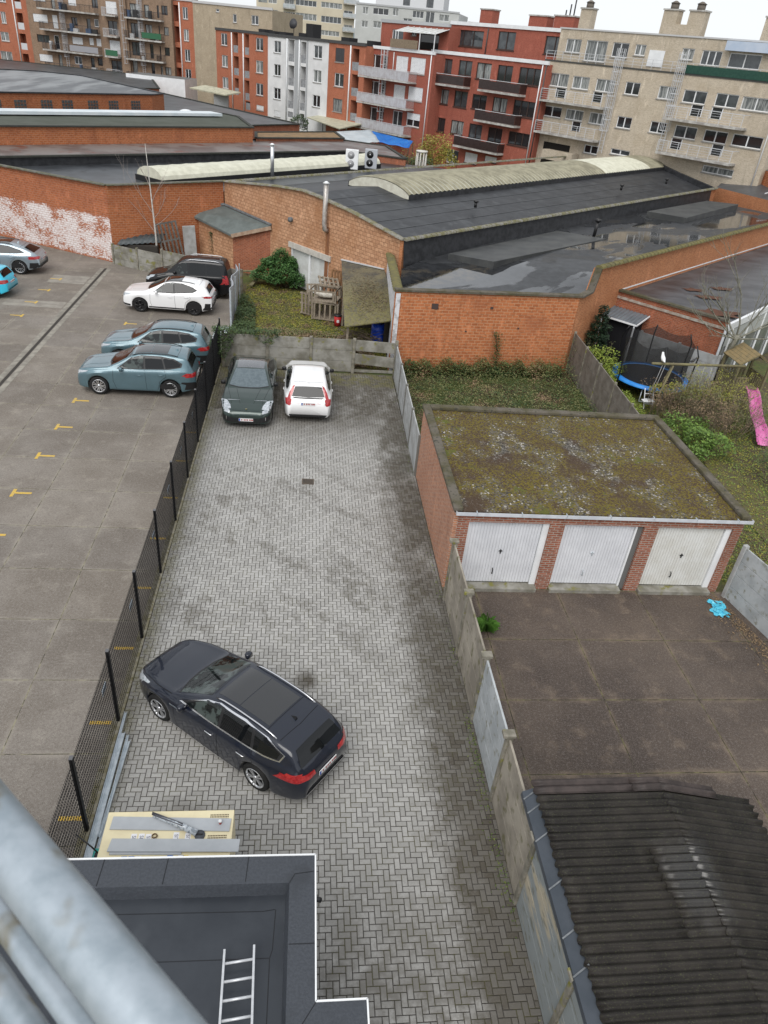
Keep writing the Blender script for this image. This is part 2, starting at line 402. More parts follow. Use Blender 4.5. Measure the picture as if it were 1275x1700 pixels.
for i in range(-2, nx):
    for k in range(-2, ny):
        q = (i-k) % 4
        if q == 0: w_, h_ = 2, 1
        elif q == 3: w_, h_ = 1, 2
        else: continue
        x0 = X0+i*sz+j; y0 = Y0+k*sz+j; x1 = X0+(i+w_)*sz-j; y1 = Y0+(k+h_)*sz-j
        x0 = max(x0, X0); x1 = min(x1, X1); y0 = max(y0, Y0); y1 = min(y1, Y1)
        if x1-x0 < .03 or y1-y0 < .03: continue
        z = pr.uniform(-.002, .002); t = [pr.uniform(-.0012, .0012) for _ in range(4)]
        vs = [(x0, y0, -.02), (x1, y0, -.02), (x1, y1, -.02), (x0, y1, -.02),
              (x0+ch, y0+ch, z+t[0]), (x1-ch, y0+ch, z+t[1]), (x1-ch, y1-ch, z+t[2]), (x0+ch, y1-ch, z+t[3])]
        vs[0:4] = [(x0, y0, z-.008), (x1, y0, z-.008), (x1, y1, z-.008), (x0, y1, z-.008)]
        s.add(vs, [(4, 5, 6, 7), (0, 1, 5, 4), (1, 2, 6, 5), (2, 3, 7, 6), (3, 0, 4, 7)])
struct(s.build('paved_yard', paver_mat()))
jm, nt, p = _new('paver_joint_sand')
v = _geo(nt); n5 = _noise(nt, 2.4, 6, v, .7)
o = _mix(nt, _ramp(nt, n5, .45, .62), (.035, .03, .025), (.07, .065, .025)); nt.links.new(o, p.inputs['Base Color']); p.inputs['Roughness'].default_value = .95
s = MB(); s.poly([(X0-.17, Y0, -.012), (X1+.1, Y0, -.012), (X1+.1, Y1+.05, -.012), (X0-.17, Y1+.05, -.012)])
struct(s.build('paving_bed', jm))
# mossy kerb under the black fence
s = MB(); s.box(-3.73, 1.5, -.05, -3.56, 30.2, .012)
struct(s.build('kerb', M('mossy_kerb', (.17, .15, .09), (.27, .25, .2), scale=5, rough=.95, c3=(.1, .09, .03), s3=14)))
# drain grate in the yard
t = thing('drain_cover', 'small rusty square drain grate set in the block paving behind the parked cars', 'drain', (.28, 20.6, .004))
s = MB(); s.box(-.2, -.17, 0, .2, .17, .012); s.build('frame', M('grate_iron', (.11, .095, .08), (.16, .12, .09), scale=12, rough=.7, metal=.3), t)
s = MB()
for i in range(6): s.box(-.165, -.135+i*.047, .0125, .165, -.115+i*.047, .016)
s.build('slot', M('slot_dark', (.05, .045, .04), rough=.9), t)
# ================================================================== CARS
def tab(t, s):
    if s <= t[0][0]: return t[0][1]
    for (a, x), (b, y) in zip(t, t[1:]):
        if s <= b: return x+(y-x)*(s-a)/(b-a)
    return t[-1][1]
def smt(t, s, L, w=.09):
    m = min(w, s*.9, (L-s)*.9)
    return sum(tab(t, s+k*m)*q for k, q in ((-1, 1), (-.5, 2), (0, 2), (.5, 2), (1, 1)))/8
def chaikin(P, n=2):
    for _ in range(n):
        Q = [P[0]]
        for a, b in zip(P, P[1:]):
            Q.append((a[0]*.75+b[0]*.25, a[1]*.75+b[1]*.25)); Q.append((a[0]*.25+b[0]*.75, a[1]*.25+b[1]*.75))
        Q.append(P[-1]); P = Q
    return P
def car_body(sp):
    L, W, rw = sp['L'], sp['W'], sp['rw']
    ss = [0, .012, .03, .055]; s = .09
    while s < L-.08: ss.append(s); s += .045
    ss += [L-.055, L-.03, L-.012, L]
    for sw in (sp['fo'], sp['fo']+sp['wb']):
        for k in (-1, 1): ss += [sw+k*(rw+.055), sw+k*(rw+.04)]
    ss = sorted(set(round(x, 4) for x in ss))
    rings = []
    for s in ss:
        w = smt(sp['half'], s, L, .12)*W/2; b = smt(sp['belt'], s, L); t = smt(sp['top'], s, L); t = max(t, b+.02)
        zl = tab(sp['sill'], s)
        for sw in (sp['fo'], sp['fo']+sp['wb']):
            q = rw+.055; d = abs(s-sw)
            if d < q: zl = max(zl, rw+math.sqrt(q*q-d*d)*1.0-.01)
        h = t-b; zl = min(zl, b-.08); tm = sp.get('tum', .36)
        hh = min(1, h/.42); dz = b-zl
        P = [(0, zl), (.5*w, zl), (w-.045, zl), (w-.012, zl+.03*min(1, dz*2)), (w, zl+.3*dz), (w+.004, zl+.62*dz), (w-.012, b-.07), (w-.05, b-.004),
             (w-.085-tm*h*.25, b+h*.3), (w-.10-tm*h*.75, b+.78*h), (w-.13-tm*h*.95-.03*(1-hh), b+.93*h), (max(.25*w, w*.72-tm*h*.7), t-.012-.01*hh), (.3*w, t-.001), (0, t)]
        P = [(P[0][0], P[0][1])]+[(min(x, w+.01), z) for x, z in P[1:]]
        rings.append([(L/2-s, y, z) for y, z in chaikin(P, 2)])
    n = len(rings[0]); m = MB()
    vs = []
    for r in rings:
        vs += r+[(x, -y, z) for x, y, z in r[-2:0:-1]]
    N = 2*n-2; k = len(rings)
    fs = [(i*N+j, i*N+(j+1) % N, (i+1)*N+(j+1) % N, (i+1)*N+j) for i in range(k-1) for j in range(N)]
    fs += [tuple(range(N))[::-1], tuple(range((k-1)*N, k*N))]
    m.add(vs, fs, 0, True)
    return m
AX = {'L': (lambda a, b: (Vector((a, 3, b)), Vector((0, -1, 0)))), 'R': (lambda a, b: (Vector((a, -3, b)), Vector((0, 1, 0)))),
      'T': (lambda a, b: (Vector((a, b, 4)), Vector((0, 0, -1)))), 'F': (lambda a, b: (Vector((6, a, b)), Vector((-1, 0, 0)))),
      'B': (lambda a, b: (Vector((-6, a, b)), Vector((1, 0, 0))))}
def decal(bvh, specs, mat, name, parent, off=.004, cut=.06, thick=0):
    """patches shaped in a side/top/end view and laid on the body surface"""
    bm = bmesh.new()
    for axis, poly in specs:
        if axis == 'R' : poly = poly[::-1]
        b = bmesh.new(); f = b.faces.new([b.verts.new((x, y, 0)) for x, y in poly])
        for ax in (0, 1):
            lo = min(p[ax] for p in poly); hi = max(p[ax] for p in poly); c_ = lo+cut
            while c_ < hi-.004:
                no = Vector((1, 0, 0)) if ax == 0 else Vector((0, 1, 0))
                bmesh.ops.bisect_plane(b, geom=list(b.verts)+list(b.edges)+list(b.faces), plane_co=no*c_, plane_no=no); c_ += cut
        dead = []; mp = {}
        for v in b.verts:
            o, d = AX[axis](v.co.x, v.co.y); hit, no, idx, dist = bvh.ray_cast(o, d)
            if hit is None: dead.append(v); continue
            if no.dot(d) > 0: no = -no
            mp[v] = bm.verts.new(hit+no*off)
        for f in b.faces:
            if all(v in mp for v in f.verts):
                try: bm.faces.new([mp[v] for v in f.verts])
                except ValueError: pass
        b.free()
    for f in bm.faces: f.smooth = True
    bmesh.ops.recalc_face_normals(bm, faces=bm.faces)
    me = bpy.data.meshes.new(name); bm.to_mesh(me); bm.free(); me.materials.append(mat)
    o = bpy.data.objects.new(name, me); COL.objects.link(o); o.parent = parent
    return o
GLASS = M('car_glass', (.006, .007, .008), rough=.03, spec=.42)
GLASSC = M('clear_car_glass', (.055, .07, .066), (.008, .01, .01), scale=2.6, lo=.46, hi=.54, rough=.03, spec=.5)
REDL = M('tail_lamp_red', (.28, .008, .012), (.45, .03, .03), scale=12, rough=.12, coat=1)
HEADL = M('head_lamp_glass', (.5, .53, .56), (.3, .33, .36), scale=14, rough=.1, coat=1)
PLATE = M('number_plate_white', (.75, .75, .75), rough=.4)
PLT = M('plate_red', (.35, .03, .03), rough=.5); PLB = M('plate_blue', (.02, .08, .4), rough=.5)
SEAM = M('panel_gap', (.006, .006, .007), rough=.7)
WM = {}
def wheel_meshes(r, wd, kind):
    key = (r, wd, kind)
    if key in WM: return WM[key]
    def lathe(prof, n=40):
        m = MB(); vs = []
        for a in range(n):
            t = 2*math.pi*a/n
            for y, q in prof: vs.append((q*math.cos(t), y, q*math.sin(t)))
        k = len(prof)
        m.add(vs, [(a*k+i, a*k+i+1, ((a+1) % n)*k+i+1, ((a+1) % n)*k+i) for a in range(n) for i in range(k-1)], 0, True)
        return m
    rr = r*.70; h = wd/2
    ty = lathe([(-h, rr*.98), (-h-.004, r*.86), (-h+.02, r*.97), (-h*.5, r), (h*.5, r), (h-.02, r*.97), (h+.004, r*.86), (h-.006, rr*.98), (h-.06, rr*.95), (h-.065, 0.02)])
    bd = lathe([(h-.055, 0.0), (h-.055, rr*.93), (h-.03, rr*.97), (h-.004, rr), (h, rr*1.0), (h-.002, rr*.95), (h-.03, rr*.93)])
    rim = MB(); rim.v, rim.f, rim.m, rim.sm = list(bd.v[:0]), [], [], []
    lip = lathe([(h-.03, rr*.90), (h-.002, rr*.93), (h+.003, rr*1.0), (h-.01, rr*1.02)])
    rim.add(lip.v, lip.f, 0, True)
    ns = {'five': 5, 'turbine': 10, 'multi': 7}[kind]
    for i in range(ns):
        t0 = 2*math.pi*i/ns
        offs = (-.16, .16) if kind != 'turbine' else (0,)
        for of in offs:
            a0, a1 = t0+of*.5, t0+of*1.15
            p0 = Vector((math.cos(a0)*rr*.12, h-.028, math.sin(a0)*rr*.12)); p1 = Vector((math.cos(a1)*rr*.93, h-.008, math.sin(a1)*rr*.93))
            rim.bar(p0, p1, .034 if kind != 'turbine' else .026, .022, upv=(0, 1, 0))
    hub = lathe([(h-.03, .055), (h-.004, .05), (h-.002, .0)], 16); rim.add(hub.v, hub.f, 0, True)
    WM[key] = (ty, rim, lathe([(h-.062, 0.0), (h-.062, rr*.95)], 24))
    return WM[key]
PL = lambda L, pts: [(L/2-s, z) for s, z in pts]
def make_car(sp, label, cat, loc, deg, name='parked_car', group=None):
    L, W = sp['L'], sp['W']
    t = thing(name, label, cat, loc, R(deg), group)
    bodym = car_body(sp)
    paint = sp['paint']
    bo = bodym.build('body', paint, t)
    bvh = BVHTree.FromPolygons([Vector(v) for v in bodym.v], bodym.f)
    D = lambda specs, mat, nm, off=.004, cut=.06: decal(bvh, specs, mat, nm, t, off, cut)
    both = lambda poly: [('L', PL(L, poly)), ('R', PL(L, poly))]
    # glass
    s0, s1, w0, w1 = sp['ws']           # windscreen: base s, top s, half widths
    xs = lambda s: L/2-s
    mid = (s0+s1)/2
    D([('T', [(xs(s0+.10), -w0), (xs(s0), -w0*.5), (xs(s0-.02), 0), (xs(s0), w0*.5), (xs(s0+.10), w0), (xs(s1+.04), w1), (xs(s1), 0), (xs(s1+.04), -w1)])], sp.get('wsm', GLASSC), 'windscreen', .004)
    D([('T', [(xs(s0+.07), -w0-.03), (xs(s0-.05), -w0*.5), (xs(s0-.08), 0), (xs(s0-.05), w0*.5), (xs(s0+.07), w0+.03), (xs(s0+.12), w0), (xs(s0+.02), w0*.5), (xs(s0), 0), (xs(s0+.02), -w0*.5), (xs(s0+.12), -w0)])], BLACKP, 'cowl', .003)
    if 'frame' in sp:
        for side in 'LR': D([(side, PL(L, sp['frame']))], sp.get('framem', BLACKP), 'window_trim', .002)
        if sp.get('framem') is CHROME:
            cx_ = sum(q[0] for q in sp['frame'])/len(sp['frame']); cz_ = sum(q[1] for q in sp['frame'])/len(sp['frame'])
            ins = [(cx_+(a-cx_)*.975, cz_+(b-cz_)*.87) for a, b in sp['frame']]
            for side in 'LR': D([(side, PL(L, ins))], BLACKP, 'pillar_trim', .004)
    for side in 'LR':
        for i, poly in enumerate(sp['win']):
            D([(side, PL(L, poly))], GLASSC if i == 0 else GLASS, 'side_window', .006)
    if 'rwt' in sp: D([('T', [(xs(a), b) for a, b in sp['rwt']])], GLASS, 'rear_window', .005)
    if 'rwb' in sp: D([('B', sp['rwb'])], GLASS, 'rear_window', .005)
    if 'glassroof' in sp:
        for a, b_ in sp['glassroof']:
            wr = sp.get('grw', .5)
            D([('T', [(xs(a), -wr), (xs(a), wr), (xs(b_), wr), (xs(b_), -wr)])], sp.get('grm', GLASS), 'roof_window', .004, .1)
    # lamps
    for side in 'LR':
        sg = 1 if side == 'L' else -1
        D([(side, PL(L, sp['hl'])), ('F', [(sg*y, z) for y, z in sp['hlf']])]+([('T', [(xs(a), sg*b) for a, b in sp['hlt']])] if 'hlt' in sp else []), HEADL, 'headlight', .006, .04)
        D([(side, PL(L, sp['tl'])), ('B', [(sg*y, z) for y, z in sp['tlb']])]+([('B', [(sg*y, z) for y, z in sp['tlb2']])] if 'tlb2' in sp else []), REDL, 'tail_light', .007, .04)
    # lower trim, grille, bumpers
    if 'clad' in sp:
        for side in 'LR':
            for q in sp['clad']: D([(side, PL(L, q))], sp.get('cladm', BLACKP), 'lower_trim', .005, .05)
    for q in sp['grille']: D([('F', q)], BLACKP, 'grille', .006, .05)
    for q in sp['rbump']: D([('B', q)], BLACKP, 'rear_bumper_trim', .006, .05)
    for q in sp.get('strip', []): D([(q[0], q[1] if q[0] in 'FBT' else PL(L, q[1]))], CHROME, 'chrome_strip', .008, .05)
    # panel gaps
    sm = []
    def line(axis, pts, wv=.011):
        for (a, b), (c_, d) in zip(pts, pts[1:]):
            v = Vector((c_-a, d-b)); n_ = Vector((-v.y, v.x)).normalized()*wv/2
            sm.append((axis, [(a-n_.x, b-n_.y), (c_-n_.x, d-n_.y), (c_+n_.x, d+n_.y), (a+n_.x, b+n_.y)]))
    for q in sp['seams']:
        for side in 'LR': line(side, PL(L, q))
    for q in sp.get('tseams', []): line('T', [(xs(a), b) for a, b in q])
    sg_ = D(sm, SEAM, 'panel_gap', .0025, .09); bo.data.materials.append(SEAM); absorb(bo, sg_.data, 1); bpy.data.objects.remove(sg_)
    # handles, mirrors
    for hs_, hz_ in sp['handles']:
        for sg in (1, -1):
            o, d = AX['L' if sg > 0 else 'R'](L/2-hs_, hz_); hit = bvh.ray_cast(o, d)[0]
            if hit is None: continue
            m = MB(); m.tube([(hit.x+.11, hit.y-.002*sg, hit.z-.005), (hit.x+.08, hit.y+.025*sg, hit.z), (hit.x-.08, hit.y+.025*sg, hit.z), (hit.x-.11, hit.y-.002*sg, hit.z-.005)], .013, 6)
            m.build('door_handle', sp.get('handlem', paint), t)
    ms, mz = sp['mirror']
    for sg in (1, -1):
        o, d = AX['L' if sg > 0 else 'R'](L/2-ms, mz-.08); hit = bvh.ray_cast(o, d)[0]
        y = abs(hit.y)*sg if hit is not None else W/2*sg
        m = MB(); m.tube([(L/2-ms, y-.04*sg, mz-.09), (L/2-ms-.01, y+.05*sg, mz-.02)], .024, 6, 1)
        P = [(-.01, .0, .0), (.06, .03, .01), (.075, .10, .01), (.04, .17, .0), (0, .18, 0), (-.05, .17, 0), (-.055, .01, 0)]
        vs = []; H2 = .068
        for k, sc in ((-1, .7), (-.75, 1), (.6, 1), (1, .78)):
            for px, py, pz in P: vs.append((L/2-ms+px*sc, y+sg*(.09+(py-.09)*sc), mz+k*H2))
        n = len(P); fs = [(i*n+j_, i*n+(j_+1) % n, (i+1)*n+(j_+1) % n, (i+1)*n+j_) for i in range(3) for j_ in range(n)]+[tuple(range(n)), tuple(range(3*n, 4*n))]
        m.add(vs, fs, 0, True); m.build('door_mirror', [sp.get('mirrorm', paint), BLACKP], t, weld=False)
    # rails
    if 'rails' in sp:
        a, b_, yw, hgt = sp['rails']
        for sg in (1, -1):
            pts = []
            for i in range(15):
                u = i/14; s = a+(b_-a)*u; hit = bvh.ray_cast(*AX['T'](L/2-s, sg*yw))[0]
                e = min(1, min(u, 1-u)*9)
                pts.append((L/2-s, sg*(yw+.0), hit.z+.004+hgt*e))
            m = MB(); m.tube(pts, .017, 6); m.build('roof_rail', sp['railm'], t)
    if 'fin' in sp:
        x = L/2-sp['fin']; z = bvh.ray_cast(*AX['T'](x, 0))[0].z
        m = MB(); m.add([(x+.09, 0, z), (x-.07, .03, z), (x-.07, -.03, z), (x-.06, 0, z+.075)], [(0, 1, 3), (0, 3, 2), (1, 2, 3), (0, 2, 1)]); m.build('antenna_fin', sp.get('finm', BLACKP), t)
    # plates
    for (end, z) in sp['plates']:
        d = 1 if end == 'F' else -1
        hits = [bvh.ray_cast(*AX[end](y_, z_))[0] for y_ in (-.2, 0, .2) for z_ in (z-.05, z+.05)]
        x = max(h.x*d for h in hits if h is not None)*d+d*.008
        m = MB(); m.box(min(x, x+d*.012), -.26, z-.057, max(x, x+d*.012), .26, z+.057); pp = m.build('number_plate', PLATE, t)
        m = MB(); xx = x+d*.014
        def q_(y0, y1, z0, z1, mi): m.add([(xx, y0*-d, z0), (xx, y1*-d, z0), (xx, y1*-d, z1), (xx, y0*-d, z1)], [(0, 1, 2, 3)], mi)
        q_(.21, .255, z-.052, z+.052, 1)
        for yy in (.15, .06, 0, -.06, -.14, -.19, -.235): q_(yy-.018, yy+.018, z-.03, z+.03, 0)
        m.build('plate_characters', [PLT, PLB], pp)
    # wheels
    ty, rim, disc = wheel_meshes(sp['rw'], sp.get('tw', .22), sp.get('rim', 'five'))
    first = None
    for sw in (sp['fo'], sp['fo']+sp['wb']):
        for sg in (1, -1):
            loc_ = (L/2-sw, sg*(W/2-sp.get('tw', .22)/2-.035), sp['rw'])
            if first is None:
                wbm = disc.build('wheel', SEAM, t); ty.build('tyre', RUBBER, wbm); rim.build('rim', sp.get('rimm', ALU), wbm); first = wbm; o = wbm
            else: o = copy_tree(first, t)
            o.location = loc_; o.rotation_euler = (0, sp.get('spin', .3)+sw, 0 if sg > 0 else math.pi)
    for q in sp.get('spoiler', []):
        D([('T', [(xs(a), b) for a, b in q])], sp.get('spoilm', paint), 'spoiler', .012, .08)
    return t
def carpaint(name, c, metal=.5, rough=.28): return M(name, c, tuple(min(1, x*1.12) for x in c), scale=1.2, rough=rough, metal=metal, coat=1.0)
NAVY = M('navy_car_paint', (.004, .007, .017), rough=.4, spec=.3, coat=1)
PALEBLUE = carpaint('pale_blue_car_paint', (.095, .165, .195), .4, .32)
WHITEC = M('white_car_paint', (.8, .8, .8), rough=.25, coat=1)
BLACKC = M('black_car_paint', (.003, .003, .004), rough=.45, spec=.1, coat=.8)
SILVB = carpaint('silver_blue_car_paint', (.3, .36, .4), .5, .32)
CYANC = M('cyan_car_paint', (.03, .52, .72), rough=.28, coat=1)
GREENC = carpaint('dark_green_car_paint', (.022, .040, .034), .45, .3)
RIMB = M('black_rim', (.03, .03, .032), (.2, .2, .2), scale=9, lo=.55, hi=.62, rough=.3, metal=.5)
GREYG = M('panorama_glass', (.012, .012, .013), rough=.05, spec=.9, coat=.5)

# ---- navy estate in the foreground
est = dict(L=4.86, W=1.87, fo=.97, wb=2.80, rw=.335, paint=NAVY, rim='five', spin=.2,
    top=[(0, .60), (.05, .70), (.15, .77), (.45, .86), (.9, .94), (1.38, 1.01), (1.75, 1.17), (2.25, 1.385), (2.55, 1.45), (3.0, 1.475), (3.6, 1.46), (4.1, 1.41), (4.4, 1.355), (4.5, 1.31), (4.68, 1.05), (4.78, .98), (4.84, .88), (4.86, .7)],
    belt=[(0, .52), (.06, .62), (.3, .74), (.8, .85), (1.4, .93), (2.5, .965), (3.6, 1.0), (4.3, 1.02), (4.68, .99), (4.86, .66)],
    half=[(0, .56), (.04, .66), (.15, .77), (.4, .88), (.8, .96), (1.4, .99), (2.4, 1.0), (3.6, .99), (4.2, .95), (4.6, .88), (4.78, .79), (4.86, .70)],
    sill=[(0, .26), (.08, .22), (.5, .19), (4.3, .21), (4.75, .30), (4.86, .36)], tum=.40,
    ws=(1.43, 2.26, .70, .56), wsm=GLASSC,
    frame=[(1.62, .985), (2.3, 1.34), (2.62, 1.415), (3.3, 1.43), (3.9, 1.38), (4.36, 1.24), (4.30, 1.10), (3.95, 1.05), (2.8, 1.01)],
    framem=CHROME,
    win=[[(1.78, 1.02), (2.30, 1.315), (2.62, 1.385), (2.70, 1.39), (2.72, 1.03)], [(2.79, 1.035), (2.77, 1.392), (3.3, 1.40), (3.52, 1.39), (3.60, 1.06)], [(3.67, 1.065), (3.59, 1.385), (3.9, 1.352), (4.25, 1.235), (4.22, 1.13), (3.95, 1.08)]],
    rwt=[(4.46, -.50), (4.46, .50), (4.69, .60), (4.70, 0), (4.69, -.60)],
    glassroof=[(2.40, 2.97), (2.985, 3.75)], grw=.46, grm=GREYG,
    hl=[(.14, .66), (.62, .80), (.66, .84), (.40, .80), (.12, .72)], hlf=[(.50, .60), (.75, .62), (.78, .74), (.5, .68)], hlt=[(.06, .55), (.12, .78), (.5, .86), (.42, .78), (.2, .6)],
    tl=[(4.42, .90), (4.9, .80), (4.9, .95), (4.5, .985)], tlb=[(.34, .80), (.88, .80), (.84, .95), (.36, .90)],
    grille=[[(-.42, .50), (.42, .50), (.46, .62), (-.46, .62)], [(-.6, .28), (.6, .28), (.55, .42), (-.55, .42)]],
    rbump=[[(-.55, .26), (.55, .26), (.6, .40), (-.6, .40)]],
    strip=[('B', [(-.62, .40), (.62, .40), (.63, .425), (-.63, .425)]), ('L', [(1.5, .235), (3.3, .235), (3.3, .262), (1.5, .262)]), ('R', [(1.5, .235), (3.3, .235), (3.3, .262), (1.5, .262)]), ('L', [(1.38, .80), (1.62, .815), (1.62, .845), (1.40, .835)])],
    seams=[[(1.50, .93), (1.52, .5), (1.60, .25)], [(2.76, 1.0), (2.78, .25)], [(3.66, 1.03), (3.72, .78), (3.46, .62), (3.36, .25)], [(.55, .80), (.62, .66)]],
    tseams=[[(2.33, -.5), (2.30, 0), (2.33, .5)], [(3.78, -.52), (3.78, .52)], [(4.12, -.56), (4.16, 0), (4.12, .56)], [(.35, -.66), (.9, -.78), (1.36, -.80)], [(.35, .66), (.9, .78), (1.36, .80)], [(.10, -.5), (.07, 0), (.10, .5)], [(.10, -.5), (.35, -.66)], [(.10, .5), (.35, .66)]],
    handles=[(2.55, .80), (3.42, .83)], handlem=CHROME, mirror=(1.82, 1.02), rails=(2.45, 4.05, .575, .035), railm=CHROME, fin=3.98, plates=[('B', .72), ('F', .46)])
make_car(est, 'dark navy estate car parked diagonally on block paving in the foreground', 'car', (-1.13, 10.37, 0), 140.6).scale = (.972, .985, .99)

# ---- two pale blue SUVs
suv = dict(L=4.50, W=1.85, fo=.83, wb=2.70, rw=.355, paint=PALEBLUE, rim='multi', spin=.5,
    top=[(0, .72), (.04, .84), (.12, .92), (.4, 1.0), (.9, 1.06), (1.25, 1.11), (1.6, 1.27), (2.05, 1.52), (2.35, 1.60), (2.8, 1.635), (3.4, 1.62), (3.9, 1.56), (4.13, 1.52), (4.2, 1.46), (4.34, 1.16), (4.42, 1.06), (4.48, .95), (4.5, .8)],
    belt=[(0, .62), (.05, .74), (.3, .88), (.8, .97), (1.4, 1.02), (2.5, 1.05), (3.6, 1.09), (4.2, 1.1), (4.4, 1.0), (4.5, .74)],
    half=[(0, .66), (.04, .76), (.15, .86), (.4, .95), (.8, .99), (1.4, 1.0), (3.6, 1.0), (4.0, .97), (4.3, .92), (4.45, .85), (4.5, .8)],
    sill=[(0, .30), (.1, .25), (.5, .24), (4.0, .25), (4.4, .34), (4.5, .40)], tum=.36,
    ws=(1.28, 2.06, .70, .57), wsm=GLASS,
    frame=[(1.55, 1.06), (2.12, 1.47), (2.5, 1.55), (3.2, 1.55), (3.7, 1.49), (4.02, 1.33), (3.98, 1.20), (3.5, 1.12), (2.5, 1.08)],
    win=[[(1.66, 1.09), (2.14, 1.44), (2.45, 1.52), (2.55, 1.52), (2.57, 1.11)], [(2.64, 1.11), (2.62, 1.525), (3.1, 1.525), (3.22, 1.515), (3.34, 1.14)], [(3.40, 1.145), (3.29, 1.505), (3.65, 1.46), (3.96, 1.30), (3.90, 1.22)]],
    rwt=[(4.2, -.52), (4.2, .52), (4.355, .60), (4.355, -.60)],
    hl=[(.10, .78), (.42, .88), (.5, .93), (.3, .90), (.08, .86)], hlf=[(.42, .72), (.70, .74), (.74, .86), (.45, .82)],
    tl=[(3.98, .90), (4.52, .86), (4.52, .99), (4.15, 1.0)], tlb=[(.42, .88), (.88, .84), (.86, 1.0), (.45, .97)],
    grille=[[(.03, .48), (.36, .5), (.36, .76), (.03, .76)], [(-.36, .5), (-.03, .48), (-.03, .76), (-.36, .76)], [(-.6, .28), (.6, .28), (.6, .4), (-.6, .4)]],
    rbump=[[(-.6, .36), (.6, .36), (.66, .52), (-.66, .52)], [(.62, .36), (.9, .36), (.9, .66), (.72, .66)], [(-.72, .66), (-.9, .66), (-.9, .36), (-.62, .36)]],
    clad=[[(1.30, .20), (3.05, .20), (3.05, .30), (1.30, .30)], [(4.12, .36), (4.5, .36), (4.5, .64), (4.30, .64)]],
    seams=[[(1.42, 1.0), (1.40, .6), (1.5, .3)], [(2.61, 1.06), (2.64, .32)], [(3.36, 1.09), (3.40, .86), (3.15, .66), (3.06, .32)]],
    tseams=[[(2.12, -.55), (2.1, 0), (2.12, .55)], [(3.82, -.56), (3.85, 0), (3.82, .56)], [(.3, -.62), (.9, -.76), (1.22, -.8)], [(.3, .62), (.9, .76), (1.22, .8)], [(.2, -.45), (.5, -.35), (1.2, -.4)], [(.2, .45), (.5, .35), (1.2, .4)]],
    handles=[(2.4, .88), (3.2, .92)], mirror=(1.74, 1.09), rails=(2.15, 3.85, .585, .03), railm=BLACKP, fin=3.72, finm=PALEBLUE, plates=[('B', .78)])
s1 = dict(suv); s1.update(glassroof=[(2.22, 2.82), (2.835, 3.45)], grw=.46, grm=GREYG)
make_car(s1, 'muted teal-blue suv with glass roof panels, nearest of the pair beside the black fence', 'car', (-6.40, 27.55, 0), 180, group='muted teal-blue suvs parked nose out').scale = (1, 1, 1.04)
make_car(suv, 'muted teal-blue suv with plain roof, between its glass-roofed twin and the white suv', 'car', (-6.22, 30.45, 0), 180, group='muted teal-blue suvs parked nose out').scale = (1, 1, 1.04)

# ---- white SUV with black glass roof
wsv = dict(suv); wsv.update(L=4.43, W=1.84, fo=.88, wb=2.67, paint=WHITEC, rimm=RIMB, rim='five', rails=(2.1, 3.6, .56, .02),
    top=[(0, .74), (.04, .86), (.12, .93), (.4, 1.0), (.9, 1.06), (1.2, 1.10), (1.6, 1.28), (2.05, 1.51), (2.35, 1.59), (2.8, 1.62), (3.3, 1.59), (3.8, 1.51), (4.08, 1.44), (4.16, 1.38), (4.3, 1.12), (4.38, 1.04), (4.42, .92), (4.43, .78)],
    frame=[(1.55, 1.05), (2.12, 1.47), (2.5, 1.54), (3.0, 1.53), (3.5, 1.40), (3.75, 1.26), (3.5, 1.15), (2.5, 1.06)],
    win=[[(1.66, 1.08), (2.14, 1.44), (2.45, 1.51), (2.55, 1.51), (2.57, 1.10)], [(2.63, 1.10), (2.61, 1.51), (3.0, 1.50), (3.45, 1.385), (3.66, 1.26), (3.45, 1.18)]],
    glassroof=[(2.15, 2.95)], grw=.52, grm=GREYG, clad=[[(.0, .26), (.4, .25), (.42, .38), (.0, .40)], [(1.26, .20), (3.18, .20), (3.18, .36), (1.26, .36)], [(3.95, .30), (4.43, .34), (4.43, .48), (4.05, .44)]],
    rwt=[(4.14, -.52), (4.14, .52), (4.31, .60), (4.31, -.60)], plates=[('B', .75)], railm=BLACKP,
    tl=[(3.95, .98), (4.45, .92), (4.45, 1.0), (4.2, 1.03)], tlb=[(.45, .93), (.88, .92), (.86, 1.0), (.45, .98)], finm=WHITEC)
make_car(wsv, 'white suv with black wheels parked in front of the black van', 'car', (-6.88, 37.62, 0), 178)

